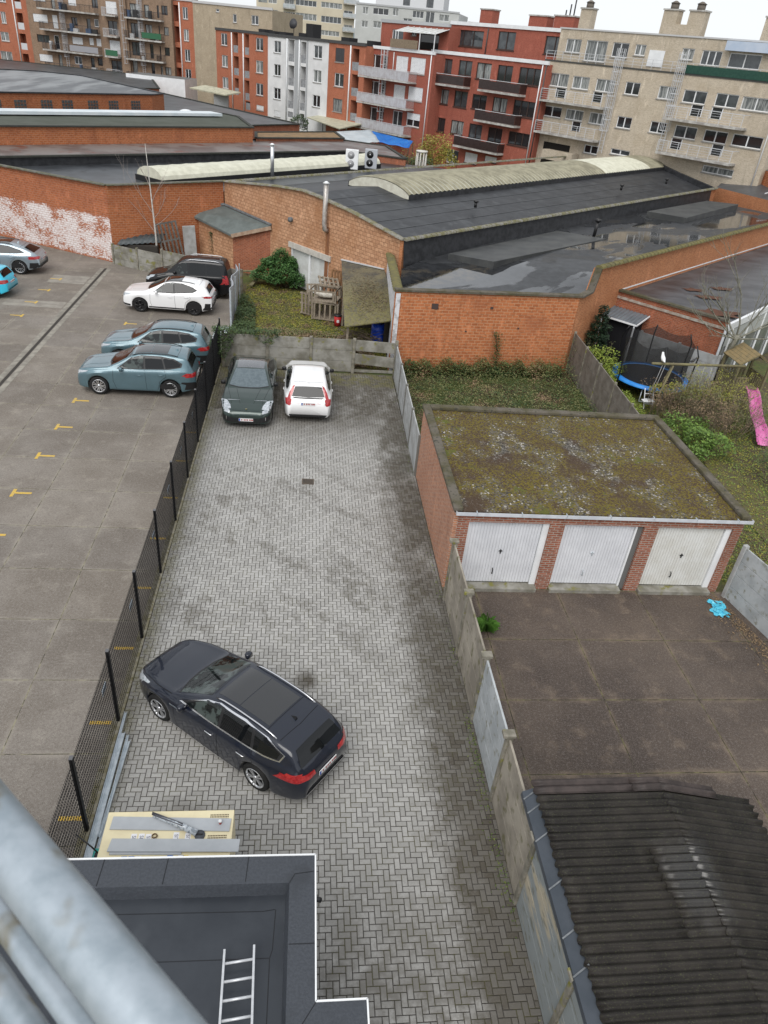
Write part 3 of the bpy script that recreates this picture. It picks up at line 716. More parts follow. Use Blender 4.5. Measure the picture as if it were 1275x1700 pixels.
# ---- black van
van = dict(L=4.45, W=1.80, fo=.86, wb=2.70, rw=.32, paint=BLACKC, rim='five',
    top=[(0, .74), (.05, .88), (.3, .98), (.9, 1.10), (1.15, 1.18), (1.5, 1.45), (1.85, 1.72), (2.1, 1.79), (2.6, 1.83), (3.6, 1.82), (4.15, 1.78), (4.28, 1.70), (4.36, 1.3), (4.42, 1.0), (4.45, .8)],
    belt=[(0, .66), (.1, .8), (.5, .92), (1.2, 1.08), (2.0, 1.12), (4.2, 1.14), (4.36, 1.05), (4.45, .76)],
    half=[(0, .7), (.05, .8), (.2, .9), (.6, .97), (1.2, 1.0), (4.0, 1.0), (4.3, .97), (4.42, .92), (4.45, .88)],
    sill=[(0, .26), (.3, .22), (4.1, .23), (4.45, .34)], tum=.20, ws=(1.15, 1.88, .70, .60), wsm=GLASS,
    win=[[(1.5, 1.16), (1.72, 1.42), (1.98, 1.66), (2.26, 1.68), (2.28, 1.17)], [(2.38, 1.18), (2.38, 1.68), (3.2, 1.68), (3.2, 1.18)], [(3.28, 1.18), (3.28, 1.68), (3.95, 1.64), (4.05, 1.2)]],
    rwb=[(-.62, 1.16), (.62, 1.16), (.56, 1.66), (-.56, 1.66)],
    hl=[(.12, .78), (.5, .92), (.56, 1.0), (.3, .96)], hlf=[(.5, .72), (.78, .74), (.78, .9), (.5, .84)],
    tl=[(4.26, .78), (4.47, .78), (4.42, 1.2), (4.30, 1.2)], tlb=[(.70, .78), (.90, .78), (.86, 1.2), (.74, 1.2)],
    grille=[[(-.4, .5), (.4, .5), (.4, .68), (-.4, .68)]], rbump=[[(-.7, .36), (.7, .36), (.7, .46), (-.7, .46)]],
    strip=[('B', [(-.8, .46), (.8, .46), (.8, .50), (-.8, .50)])],
    seams=[[(1.35, 1.05), (1.38, .3)], [(2.33, 1.12), (2.35, .3)], [(3.24, 1.13), (3.24, .3)]], handles=[(2.18, .98), (3.35, .98)],
    mirror=(1.62, 1.20), rails=(2.2, 4.0, .62, .05), railm=ALU, plates=[('B', .88)])
make_car(van, 'black window van with silver roof rails parked by the grey concrete panels', 'van', (-6.30, 40.55, 0), 178, name='parked_van').scale = (1, 1, 1.07)

# ---- pale silver-blue coupe SUV and cyan hatchback at the left edge
cs = dict(suv); cs.update(paint=SILVB, rim='turbine', L=4.62, wb=2.75, rw=.37, fin=3.4, finm=SILVB,
    top=[(0, .72), (.04, .84), (.12, .92), (.4, 1.0), (.9, 1.06), (1.25, 1.11), (1.6, 1.27), (2.05, 1.50), (2.4, 1.57), (2.8, 1.585), (3.3, 1.53), (3.7, 1.43), (4.0, 1.33), (4.42, 1.14), (4.52, 1.08), (4.6, .95), (4.62, .8)],
    belt=[(0, .62), (.05, .74), (.3, .88), (.8, .97), (1.4, 1.02), (2.5, 1.05), (3.6, 1.09), (4.3, 1.08), (4.5, 1.0), (4.62, .74)],
    frame=[(1.55, 1.06), (2.12, 1.45), (2.5, 1.50), (3.1, 1.46), (3.7, 1.30), (3.95, 1.17), (3.5, 1.12), (2.5, 1.08)],
    win=[[(1.66, 1.09), (2.14, 1.42), (2.45, 1.47), (2.55, 1.47), (2.57, 1.11)], [(2.64, 1.11), (2.62, 1.47), (3.1, 1.43), (3.6, 1.30), (3.84, 1.18), (3.45, 1.14)]],
    rwt=[(3.85, -.46), (3.85, .46), (4.36, .56), (4.36, -.56)], glassroof=[(2.4, 3.1)], grm=GREYG, rails=(2.2, 3.3, .57, .02),
    tl=[(4.05, .92), (4.62, .88), (4.62, .99), (4.2, 1.0)], tseams=[[(3.68, -.56), (3.72, 0), (3.68, .56)]],
    clad=[[(1.30, .20), (3.1, .20), (3.1, .30), (1.30, .30)], [(4.25, .34), (4.62, .34), (4.62, .56), (4.40, .52)]])
make_car(cs, 'silver blue coupe suv at the left edge beside the whitewashed brick wall', 'car', (-16.92, 42.75, 0), 180)
ch_ = dict(L=4.05, W=1.74, fo=.80, wb=2.55, rw=.31, paint=CYANC, rim='five',
    top=[(0, .62), (.05, .72), (.3, .84), (.9, .95), (1.2, 1.0), (1.6, 1.2), (2.0, 1.38), (2.4, 1.43), (3.0, 1.42), (3.5, 1.36), (3.66, 1.33), (3.74, 1.26), (3.9, 1.0), (3.98, .93), (4.04, .82), (4.05, .7)],
    belt=[(0, .52), (.1, .68), (.5, .8), (1.2, .92), (3.6, .98), (3.9, .93), (4.05, .62)],
    half=[(0, .62), (.05, .74), (.2, .86), (.6, .96), (1.2, 1.0), (3.4, 1.0), (3.8, .95), (4.0, .86), (4.05, .78)],
    sill=[(0, .24), (.3, .2), (3.7, .22), (4.05, .36)], tum=.38, ws=(1.2, 2.0, .66, .54),
    frame=[(1.45, .96), (2.0, 1.29), (2.4, 1.37), (3.1, 1.36), (3.55, 1.22), (3.5, 1.06), (2.4, .99)],
    win=[[(1.6, .98), (2.03, 1.26), (2.4, 1.34), (2.45, 1.0)], [(2.52, 1.01), (2.48, 1.34), (3.05, 1.33), (3.48, 1.2), (3.42, 1.08)]],
    rwt=[(3.70, -.48), (3.70, .48), (3.90, .56), (3.90, -.56)],
    hl=[(.1, .62), (.5, .78), (.3, .78)], hlf=[(.45, .6), (.7, .62), (.7, .72), (.45, .7)],
    tl=[(3.72, .78), (4.05, .74), (4.05, .90), (3.8, .92)], tlb=[(.42, .76), (.84, .74), (.82, .92), (.44, .88)],
    grille=[[(-.5, .3), (.5, .3), (.5, .45), (-.5, .45)]], rbump=[[(-.62, .30), (.62, .30), (.6, .42), (-.6, .42)]],
    seams=[[(2.48, .95), (2.5, .25)]], handles=[(2.3, .78), (3.1, .82)], mirror=(1.68, 1.0), plates=[('B', .72)])
make_car(ch_, 'bright cyan hatchback cut off by the left edge, in front of the silver car', 'car', (-16.82, 38.35, 0), 178)

# ---- dark green sports saloon nose-on, white estate tail-on
gs = dict(L=5.04, W=1.94, fo=.92, wb=2.95, rw=.35, tw=.27, paint=GREENC, rim='five', rimm=RIMB,
    top=[(0, .50), (.03, .60), (.12, .68), (.5, .78), (1.0, .86), (1.5, .93), (1.58, .96), (2.0, 1.15), (2.45, 1.34), (2.8, 1.40), (3.2, 1.41), (3.7, 1.34), (4.3, 1.15), (4.75, 1.02), (4.95, .97), (5.02, .85), (5.04, .7)],
    belt=[(0, .44), (.05, .54), (.3, .70), (.8, .84), (1.2, .90), (1.6, .93), (3.0, .96), (4.4, 1.0), (4.9, .90), (5.04, .64)],
    half=[(0, .66), (.03, .76), (.12, .86), (.35, .93), (.8, .985), (1.4, .97), (2.4, .97), (3.8, 1.0), (4.4, .99), (4.8, .90), (5.04, .78)],
    sill=[(0, .20), (.3, .15), (4.6, .17), (5.04, .34)], tum=.50, ws=(1.60, 2.50, .74, .55), wsm=M('misted_windscreen', (.12, .15, .165), (.09, .115, .13), scale=9, rough=.12, spec=.5),
    frame=[(1.85, .98), (2.5, 1.26), (3.0, 1.345), (3.5, 1.31), (4.2, 1.12), (3.6, 1.01)],
    win=[[(1.95, 1.0), (2.5, 1.235), (2.85, 1.31), (2.9, 1.02)], [(2.97, 1.02), (2.93, 1.315), (3.5, 1.28), (4.1, 1.11), (3.6, 1.04)]],
    rwt=[(3.75, -.45), (3.75, .45), (4.45, .55), (4.45, -.55)], glassroof=[(2.58, 3.5)], grw=.52, grm=M('wet_roof_glass', (.09, .095, .105), (.15, .155, .165), scale=30, rough=.25, coat=.6),
    hl=[(.35, .66), (.85, .80), (.70, .83), (.3, .74)], hlf=[(.60, .58), (.8, .6), (.78, .72), (.58, .66)], hlt=[(.22, .56), (.16, .74), (.25, .83), (.72, .84), (.66, .72), (.42, .60)],
    tl=[(4.7, .84), (5.05, .80), (5.05, .88), (4.8, .9)], tlb=[(.0, .84), (.85, .80), (.85, .88), (.0, .88)],
    grille=[[(-.30, .22), (.30, .22), (.46, .42), (-.46, .42)], [(.36, .24), (.88, .30), (.86, .50), (.5, .44)], [(-.5, .44), (-.86, .50), (-.88, .30), (-.36, .24)]],
    rbump=[[(-.6, .25), (.6, .25), (.6, .4), (-.6, .4)]],
    strip=[('F', [(.70, .34), (.72, .34), (.72, .47), (.70, .47)]), ('F', [(-.72, .34), (-.70, .34), (-.70, .47), (-.72, .47)])],
    seams=[[(1.75, .9), (1.8, .25)], [(2.93, .96), (2.96, .25)]], tseams=[[(.5, -.56), (1.0, -.66), (1.55, -.78)], [(.5, .56), (1.0, .66), (1.55, .78)], [(.14, -.5), (.10, 0), (.14, .5)], [(.5, -.25), (1.5, -.45)], [(.5, .25), (1.5, .45)]],
    handles=[(2.75, .80), (3.7, .84)], mirror=(1.95, .98), mirrorm=BLACKP, plates=[('F', .36)])
g_ = make_car(gs, 'dark green sports saloon parked nose-on against the concrete panel wall', 'car', (-2.03, 26.83, 0), 270)
s = MB(); s.tube([(2.36, 0, .713), (2.355, 0, .724)], .036, 12); s.build('bonnet_badge', M('badge_gold', (.8, .7, .35), rough=.3, metal=.5), g_)
we = dict(est); we.update(L=4.64, W=1.87, fo=.90, wb=2.78, paint=WHITEC, glassroof=[], railm=WHITEC, fin=4.0, finm=WHITEC, mirrorm=BLACKP,
    top=[(0, .60), (.05, .70), (.15, .78), (.45, .88), (.9, .95), (1.30, 1.01), (1.7, 1.19), (2.15, 1.40), (2.45, 1.46), (3.0, 1.48), (3.5, 1.46), (3.95, 1.40), (4.12, 1.37), (4.2, 1.30), (4.44, 1.00), (4.52, .95), (4.6, .86), (4.64, .68)],
    belt=[(0, .52), (.06, .62), (.3, .74), (.8, .85), (1.4, .93), (2.5, .965), (3.6, 1.0), (4.1, 1.0), (4.42, .95), (4.64, .62)],
    half=[(0, .60), (.04, .70), (.15, .80), (.4, .90), (.8, .97), (1.4, .99), (2.4, 1.0), (3.6, 1.0), (4.1, .965), (4.4, .92), (4.55, .86), (4.64, .80)],
    framem=BLACKP, frame=[(1.55, .985), (2.2, 1.34), (2.6, 1.415), (3.1, 1.42), (3.6, 1.36), (3.98, 1.2), (3.95, 1.08), (3.6, 1.03), (2.7, 1.01)],
    win=[[(1.68, 1.01), (2.2, 1.31), (2.55, 1.39), (2.62, 1.03)], [(2.69, 1.035), (2.65, 1.39), (3.1, 1.39), (3.3, 1.38), (3.4, 1.06)], [(3.46, 1.065), (3.38, 1.37), (3.6, 1.33), (3.92, 1.19), (3.9, 1.1)]],
    rwt=[(4.17, -.50), (4.17, .50), (4.43, .62), (4.46, 0), (4.43, -.62)], ws=(1.35, 2.16, .70, .56),
    tl=[(4.40, .72), (4.64, .70), (4.60, .93), (4.44, .95)], tlb=[(.66, .74), (.84, .72), (.86, .90), (.74, .97), (.62, .93)], tlb2=[(.66, .95), (.77, .96), (.70, 1.14), (.60, 1.30), (.52, 1.34), (.55, 1.2)],
    rbump=[[(-.7, .28), (.7, .28), (.72, .37), (-.72, .37)], [(-.52, .955), (.52, .955), (.60, .99), (-.60, .99)]], strip=[],
    tseams=[[(2.24, -.5), (2.2, 0), (2.24, .5)], [(3.9, -.56), (3.95, 0), (3.9, .56)]], seams=[[(2.66, 1.0), (2.68, .25)]],
    handles=[(2.45, .80), (3.3, .83)], handlem=WHITEC, mirror=(1.75, 1.02), rails=(2.3, 3.8, .58, .008), plates=[('B', .80)])
make_car(we, 'white estate car seen from behind, parked beside the dark green saloon', 'car', (.22, 27.28, 0), 90.5)
# ================================================================== FENCES AND WALLS AROUND THE YARD
MOSSC = M('mossy_concrete', (.30, .29, .26), (.17, .16, .13), scale=1.8, rough=.92, c3=(.18, .17, .05), s3=2.4, bump=.2)
POSTC = M('mossy_post_concrete', (.27, .25, .21), (.15, .14, .11), scale=4, rough=.92, c3=(.2, .19, .05), s3=5)
def panel_fence(name, label, p0, p1, n, h, slabs=4, mat=CONC, pmat=POSTC, front=1, posts='all', gap=None, hs=None, pw=.12, cat='fence', panelmats=None, skip=(), broken=None, cap=0):
    """concrete post and panel wall from p0 to p1 with n bays; slabs stacked in every bay"""
    p0 = Vector((*p0, 0)); p1 = Vector((*p1, 0)); d = p1-p0; L = d.length; rz = math.atan2(d.y, d.x)
    t = thing(name, label, cat, p0, rz); st = L/n
    for i in range(n+1):
        hh = h if hs is None else hs[min(i, n-1)]
        m = MB(); m.box(i*st-pw/2, -pw/2*1.15, -.1, i*st+pw/2, pw/2*1.15, hh+.05)
        if cap: m.box(i*st-pw/2-.03, -pw/2*1.15-.08, hh+.05, i*st+pw/2+.03, pw/2*1.15+.03, hh+.12)
        m.build('post', pmat, t, bevel=.008)
    for i in range(n):
        if i in skip: continue
        hh = h if hs is None else hs[i]
        sh = hh/slabs
        for k in range(slabs):
            a = b = 0; z0 = k*sh; z1 = (k+1)*sh-.012
            m = MB(); e = pw/2+.002
            if broken and i == broken:
                if k == 0: z1 = .12
                if k == 1: z0 += -.10; z1 = z0+sh-.03; b = -.14
                if k == 2: b = -.06
            x0, x1 = i*st+e, (i+1)*st-e
            m.add([(x0, -.022, z0+a), (x1, -.022, z0+b), (x1, .022, z0+b), (x0, .022, z0+a), (x0, -.022, z1+a), (x1, -.022, z1+b), (x1, .022, z1+b), (x0, .022, z1+a)],
                  [(3, 2, 1, 0), (4, 5, 6, 7), (0, 1, 5, 4), (1, 2, 6, 5), (2, 3, 7, 6), (3, 0, 4, 7)])
            mm = mat
            if panelmats and i in panelmats: mm = panelmats[i]
            m.build('panel', mm, t, bevel=.006)
    return t
BEIGE = M('beige_rendered_concrete', (.35, .315, .26), (.23, .205, .17), scale=1.4, rough=.9, c3=(.15, .14, .08), s3=3.5, bump=.15)
PEEL = M('peeling_concrete', (.25, .27, .27), (.40, .355, .27), scale=1.1, lo=.5, hi=.58, rough=.9, c3=(.17, .17, .14), s3=7, stretch=(1, .5, 1.6), bump=.3)
PALEC = M('fresh_grey_concrete', (.44, .46, .47), (.33, .35, .36), scale=2, rough=.85, c3=(.24, .24, .2), s3=5)
panel_fence('concrete_fence', 'weathered concrete post and panel wall between the block paving and the garage court', (4.0, 14.67), (4.0, 2.42), 6, 1.86, 4, BEIGE, POSTC, cap=1,
            panelmats={2: PALEC, 3: BEIGE, 4: PEEL, 5: PEEL}, pw=.11)
panel_fence('concrete_fence', 'leaning grey concrete post wall behind the garages along the far end of the paving', (4.06, 29.9), (3.98, 21.3), 4, 1.5, 4, CONC_L, M('slim_grey_post', (.16, .155, .14), rough=.8), pw=.09)
panel_fence('concrete_fence', 'stained concrete panel wall behind the green saloon, its last bay broken', (-3.45, 30.25), (4.1, 30.42), 4, 1.5, 3, MOSSC, POSTC, broken=3, pw=.13)
panel_fence('concrete_fence', 'pale grey concrete panel wall at the far right corner of the garage court', (12.22, 15.0), (13.6, 8.6), 3, 1.75, 4, PALEC, CONC_L, pw=.12)
panel_fence('concrete_fence', 'old brown concrete panel wall between the weedy strip and the trampoline garden', (12.72, 32.0), (12.28, 21.9), 5, 1.9, 3, M('brown_concrete', (.21, .19, .165), (.14, .125, .105), scale=2.5, rough=.9), POSTC, pw=.10)
panel_fence('concrete_fence', 'low grey concrete panel wall below the scrap pallet, ending behind the black van', (-11.42, 45.3), (-3.55, 41.0), 5, 1.35, 3, MOSSC, POSTC, hs=[1.15, 1.2, 1.45, 1.35, 1.3], pw=.12)
panel_fence('concrete_fence', 'cracked grey concrete panel wall behind the trampoline and swing', (15.1, 34.4), (19.0, 30.0), 3, 1.85, 4, CONC_L, CONC_L, pw=.12)

# ---- black welded mesh fence
FB = M('black_powder_coat', (.008, .008, .009), rough=.5)
t = thing('mesh_fence', 'tall black welded mesh fence between the parking lot and the block paving', 'fence', (-3.62, 3.0, 0))
ys = [-1.9]+[5.065+2.51*(i-0) for i in range(9)]
ys = [5.57-2.5+2.503*i for i in range(11)]
ys = [8.065+2.5085*(i-2) for i in range(12)]
for i, y in enumerate(ys):
    if y < 3: continue
    if y > 31: continue
    m = MB(); m.box(-.03, y-3.0-.04, 0, .03, y-3.0+.04, 2.0); m.box(-.032, y-3.0-.042, 2.0, .032, y-3.0+.042, 2.012, 1)
    m.build('post', [FB, M('post_cap_grey', (.12, .12, .125), rough=.5)], t)
for y0, y1 in zip(ys, ys[1:]):
    if y0 < 0 or y1 > 31: continue
    a, b = y0+.05-3, y1-.05-3
    m = MB(); k = a
    while k < b: m.box(-.003, k, .03, .003, k+.007, 1.94); k += .05
    z = .04
    while z < 1.95: m.box(.003, a, z, .012, b, z+.011); z += .13
    m.build('mesh_panel', FB, t)
# small pale tags tied on the mesh
for y in (19.9, 17.6, 15.3, 22.4, 24.9, 12.6, 10.1):
    m = MB(); m.box(-.05, y-3.0-.05, 1.28, -.035, y-3.0+.22, 1.42); m.build('tag', M('pale_tag', (.45, .5, .55), rough=.4), t)

# ---- galvanised sheet leaning between the lot and the mossy garden
t = thing('steel_mesh_panel', 'bent pale galvanised mesh panel standing beside the ivy behind the white suv', 'panel', (-3.6, 35.1, 0))
m = MB(); n = 9
vs = []
for i in range(n):
    for z in (0.0, .7, 1.35, 2.0): vs.append((math.sin(i*1.3)*.05*(z+.4)-.02*i*.3, i*.62, z-.02*i))
fs = [(i*4+j, (i+1)*4+j, (i+1)*4+j+1, i*4+j+1) for i in range(n-1) for j in range(3)]
m.add(vs, fs); o = m.build('sheet', M('pale_galvanised_sheet', (.42, .45, .5), (.58, .6, .64), scale=6, rough=.5, metal=.3), t)
sd_ = o.modifiers.new('thickness', 'SOLIDIFY'); sd_.thickness = .03
m = MB()
for i in (0, 4, 8): m.bar((.03, i*.62, -.05), (.03, i*.62, 1.9), .05)
m.build('support', GALV, t)
tag(struct_ := MB().box(-4.35, 33.6, 0.0, -3.72, 35.3, .02).build('loose_sheet', M('pale_galvanised_sheet', (.42, .45, .5))), 'flat grey sheet lying on the lot at the end of the black fence', 'sheet')
# ================================================================== NEAR BUILDINGS
BR_G = BRICK('garage_brick', (.34, .12, .07), (.24, .085, .05), (.36, .3, .26), .22, .072, .012, (.14, .06, .04), .5)
BR_GS = BRICK('garage_side_brick', (.50, .22, .115), (.36, .145, .075), (.42, .33, .28), .22, .066, .012, (.3, .14, .09), .4)
BR_M = BRICK('orange_block_brick', (.50, .178, .072), (.38, .125, .05), (.48, .26, .15), .29, .135, .016, (.33, .12, .06), .6)
BR_MS = BRICK('orange_side_brick', (.50, .20, .09), (.38, .14, .065), (.47, .27, .15), .22, .075, .01, (.36, .14, .06), .5)
BR_W = BRICK('apricot_block_brick', (.58, .335, .20), (.44, .235, .135), (.30, .16, .09), .29, .185, .016, (.36, .17, .08), .7)
BR_L = BRICK('whitewashed_brick', (.42, .14, .06), (.34, .11, .05), (.38, .2, .13), .29, .13, .014, (.25, .09, .05), .5, patch=((.74, .69, .68), -50, 50, -.2, 3.0))
BR_L2 = BRICK('red_orange_brick', (.42, .14, .055), (.34, .11, .045), (.42, .22, .13), .29, .13, .014, (.25, .09, .05), .5)
BR_R = BRICK('dark_red_brick', (.40, .12, .055), (.28, .08, .04), (.33, .2, .14), .22, .075, .012, (.2, .07, .04), .6)
WET = M('wet_bitumen_roof', (.03, .032, .036), (.05, .055, .06), scale=.5, rough=.3, bump=.08, c3=(.1, .105, .115), s3=2.2, coat=.3)
COPE = M('mossy_coping', (.13, .115, .095), (.08, .072, .04), scale=1.6, rough=.95, bump=.3, c3=(.05, .05, .04), s3=9)
COPT = M('mossy_ridge_tile', (.23, .22, .2), (.16, .15, .08), scale=3, rough=.9, c3=(.1, .1, .05), s3=12)

# ---- row of three garages
t = thing('garage_block', 'low brick block of three garages with a moss and gravel flat roof', 'garage', (4.0, 15.2, 0))
GW, GD, GH = 8.05, 6.2, 2.55
m = MB(); m.box(0, .0, -.1, .12, GD, GH); m.build('side_wall', BR_GS, t)
m = MB(); m.box(GW-.15, 0, -.1, GW, GD, GH); m.box(.12, GD-.15, -.1, GW-.15, GD, GH); m.build('rear_wall', BR_G, t)
doors = [(.62, 2.82), (3.32, 5.55), (6.02, 7.82)]
doors = [(.42, 2.62), (3.02, 5.08), (5.64, 7.78)]
m = MB(); px = [(.12, .42), (2.62, 3.02), (5.24, 5.64), (7.78, GW-.15)]
for a, b in px: m.box(a, -.02, -.1, b, .25, 2.20)
m.box(.12, -.02, 2.20, GW-.15, .25, GH-.06); m.build('front_wall', BR_G, t)
DW = M('white_garage_door', (.70, .71, .74), (.62, .63, .66), scale=2, rough=.45)
DY = M('cream_garage_door', (.68, .68, .655), (.6, .59, .55), scale=2.5, rough=.5)
for i, (a, b) in enumerate(doors):
    fx = .17 if i != 1 else .05
    m = MB(); m.box(a, .06, 0.12, a+.05, .14, 2.18); m.box(b-fx, .04, .12, b, .14, 2.18); m.box(a+.05, .06, 2.14, b-fx, .14, 2.18)
    fr = m.build('door_frame', WHITEP, t, bevel=.004)
    m = MB(); n = 24; x0, x1 = a+.055, b-fx-.006; st = (x1-x0)/n
    for k in range(n):
        m.box(x0+k*st+.004, .10, .15, x0+(k+1)*st-.004, .118, 2.12)
    m.box(x0, .118, .15, x1, .135, 2.12)
    d = m.build('garage_door', [DW, DW, DY][i], t)
    m = MB(); xc = (x0+x1)/2; m.box(xc-.05, .075, 1.20, xc+.05, .1, 1.22); m.box(xc-.013, .07, 1.13, xc+.013, .1, 1.26); m.build('lock', BLACKP if i != 1 else GALV, d)
    m = MB(); m.tube([(xc-.12, .1, .62), (xc-.12, .05, .6), (xc-.12, .05, .46), (xc-.12, .1, .44)], .014, 6); m.build('handle', BLACKP if i != 1 else GALV, d)
    if i == 1: m = MB(); m.box(5.08, .06, .0, 5.24, .16, 2.2); m.build('reveal_shade_strip', M('reveal_shade_strip', (.14, .14, .135), rough=.8), t)  # dark grey strip paints the shadow in the middle door's reveal
    m = MB(); m.box(a-.02, -.18, -.02, b-.0, .13, .12); m.build('threshold', MOSSC, t, bevel=.02)
m = MB(); m.box(-.02, -.03, GH-.06, GW+.02, GD+.02, GH-.02); 
gm, nt, p = _new('moss_and_gravel')
v = _geo(nt); n1 = _noise(nt, .38, 6, v, .6); n2 = _noise(nt, 1.5, 6, v, .7); n3 = _noise(nt, .8, 5, _geo(nt, 'Position', (1.3, .9, 1)), .6)
vo = nt.nodes.new('ShaderNodeTexVoronoi'); vo.inputs['Scale'].default_value = 24; nt.links.new(v, vo.inputs['Vector'])
cs_ = nt.nodes.new('ShaderNodeSeparateColor'); nt.links.new(vo.outputs['Color'], cs_.inputs[0])
o = _mix(nt, _ramp(nt, cs_.outputs[0], .1, .9), (.035, .032, .027), (.14, .125, .105))
o = _mix(nt, _ramp(nt, cs_.outputs[1], .88, .95), o, (.46, .43, .4))
o = _mix(nt, _math(nt, 'MULTIPLY', _ramp(nt, n3, .42, .54), .9), o, (.055, .03, .013))
sx = nt.nodes.new('ShaderNodeSeparateXYZ'); nt.links.new(v, sx.inputs[0])
ed = _math(nt, 'MULTIPLY', _ramp(nt, sx.outputs[0], 9.6, 11.6), .22)
ed = _math(nt, 'ADD', ed, _math(nt, 'MULTIPLY', _ramp(nt, sx.outputs[1], 19.2, 21), .12))
sm_ = _math(nt, 'ADD', _math(nt, 'ADD', _math(nt, 'MULTIPLY', n1, .55), _math(nt, 'MULTIPLY', n2, .45)), ed)
o = _mix(nt, _math(nt, 'MULTIPLY', _ramp(nt, sm_, .42, .52), _ramp(nt, cs_.outputs[2], .75, .3)), o, (.125, .095, .009))
o = _mix(nt, _math(nt, 'MULTIPLY', _ramp(nt, n2, .57, .63), _ramp(nt, n1, .45, .6)), o, (.09, .095, .012))
nt.links.new(o, p.inputs['Base Color']); p.inputs['Roughness'].default_value = .95
_bump(nt, p, vo.outputs['Distance'], .8, .03)
rf = m.build('roof', gm, t)
# loose pebbles lying on the roof felt
m = MB(); q = random.Random(5)
for k in range(2600):
    x, y = q.uniform(.3, GW-.3), q.uniform(.15, GD-.3); r = q.uniform(.007, .02); z = GH-.022; a = q.uniform(0, 6.3)
    c_, s_ = math.cos(a)*r, math.sin(a)*r
    m.add([(x+c_, y+s_, z), (x-s_, y+c_*.7, z), (x-c_, y-s_, z), (x+s_, y-c_*.7, z), (x, y, z+r*.9)], [(0, 1, 4), (1, 2, 4), (2, 3, 4), (3, 0, 4)])
m.build('gravel', M('roof_pebbles', (.06, .05, .04), (.2, .175, .15), scale=30, rough=.9, island=1.2), rf)['kind'] = 'stuff'
m = MB(); cw = .2
m.box(-.06, -.06, GH-.02, cw, GD+.06, GH+.1); m.box(cw, GD-cw, GH-.02, GW+.06, GD+.06, GH+.1); m.box(GW-cw+.02, -.06, GH-.02, GW+.08, GD-cw, GH+.1)
m.build('coping', COPE, t, bevel=.03)
m = MB(); gy = -.13
m.box(.02, gy, GH-.1, GW+.14, gy+.012, GH+.0); m.box(.02, gy+.012, GH-.1, GW+.14, -.03, GH-.085); m.box(.02, gy+.012, GH-.085, .034, -.03, GH); m.box(GW+.126, gy+.012, GH-.085, GW+.14, -.03, GH)
gt = m.build('gutter', M('pale_zinc', (.6, .62, .66), (.5, .52, .56), scale=3, rough=.4), t)
for k in range(7):
    m = MB(); m.box(.55+k*1.2, gy-.004, GH-.102, .57+k*1.2, -.03, GH+.006); m.build('bracket', GALV, gt)

# ---- own flat roof below with white edge trim
t = thing('flat_roof_annex', 'new dark bitumen flat roof with raised border and thin white edge at the bottom left', 'building', (0, 0, 0))
ZR = 2.9
FELT = M('new_felt_roof', (.042, .047, .056), (.054, .06, .071), scale=30, rough=.55, bump=.3, c3=(.036, .04, .047), s3=1.2, spec=.35)
FELT2 = M('damp_felt_roof', (.026, .03, .037), (.036, .041, .049), scale=1.2, rough=.28, c3=(.048, .054, .062), s3=.9, spec=.4, bump=.1)
outer = [(-6, 2.2), (.98, 2.2), (.98, 3.90), (.375, 3.90), (.375, 5.715), (-6, 5.76)]
m = MB(); m.prism([(-6, 2.22), (.95, 2.22), (.95, 3.87), (.345, 3.87), (.345, 5.685), (-6, 5.73)], -.05, ZR-.34); m.build('wall', M('white_render', (.6, .6, .6), rough=.8), t)
inner = [(-6, 2.6), (.03, 2.6), (.03, 5.33), (-6, 5.36)]
m = MB()
def ring(z):
    return None
zi = ZR-.22
m.add([(-6, 5.36, ZR), (.03, 5.33, ZR), (.375, 5.715, ZR), (-6, 5.76, ZR)], [(0, 1, 2, 3)])
m.add([(.03, 2.2, ZR), (.98, 2.2, ZR), (.98, 3.9, ZR), (.375, 3.9, ZR), (.375, 5.715, ZR), (.03, 5.33, ZR)], [(0, 1, 2, 3, 4, 5)])
m.add([(-6, 5.36, ZR), (.03, 5.33, ZR), (-.02, 5.29, zi), (-6, 5.31, zi), (.03, 2.2, ZR), (-.02, 2.2, zi)], [(1, 0, 3, 2), (4, 1, 2, 5)])
for a, b in zip(outer[1:], outer[2:]): m.add([(*a, ZR), (*b, ZR), (*b, ZR-.4), (*a, ZR-.4)], [(0, 3, 2, 1)])
bd_ = m.build('raised_border', FELT, t)
m = MB(); m.poly([(-6, 2.2, zi), (-.02, 2.2, zi), (-.02, 5.29, zi), (-6, 5.31, zi)]); fl = m.build('roof', FELT2, t)
m = MB(); SL = M('felt_lap', (.02, .021, .024), rough=.5)
def lap(P, w=.012, z=ZR+.003):
    for a, b in zip(P, P[1:]): 
        d = (Vector(b)-Vector(a)).normalized(); n_ = Vector((-d.y, d.x))*w/2; a = Vector(a); b = Vector(b)
        m.add([(a.x-n_.x, a.y-n_.y, z), (b.x-n_.x, b.y-n_.y, z), (b.x+n_.x, b.y+n_.y, z), (a.x+n_.x, a.y+n_.y, z)], [(0, 1, 2, 3)])
for x in (-2.45, -1.62, -.55): lap([(x, 5.36), (x+.02, 5.73)])
lap([(.03, 5.33), (.10, 5.45), (.36, 5.48)]); lap([(.04, 4.55), (.37, 4.55)]); lap([(.06, 3.2), (.2, 3.65), (.375, 3.89)])
lap([(-3.2, 5.12), (-.3, 5.08), (-.15, 5.1)], .01, zi+.003); lap([(-3.2, 4.52), (-.2, 4.5)], .01, zi+.003); lap([(-.14, 5.1), (-.16, 4.6), (-.19, 4.5), (-.19, 2.3)], .012, zi+.003)
m.build('lap_seam', SL, bd_)
m = MB(); pz = .016
for a, b in zip(outer[1:], outer[2:]): m.bar((a[0], a[1], ZR-.01), (b[0], b[1], ZR-.01), .02, .05)
m.build('edge_trim', WHITEP, t)
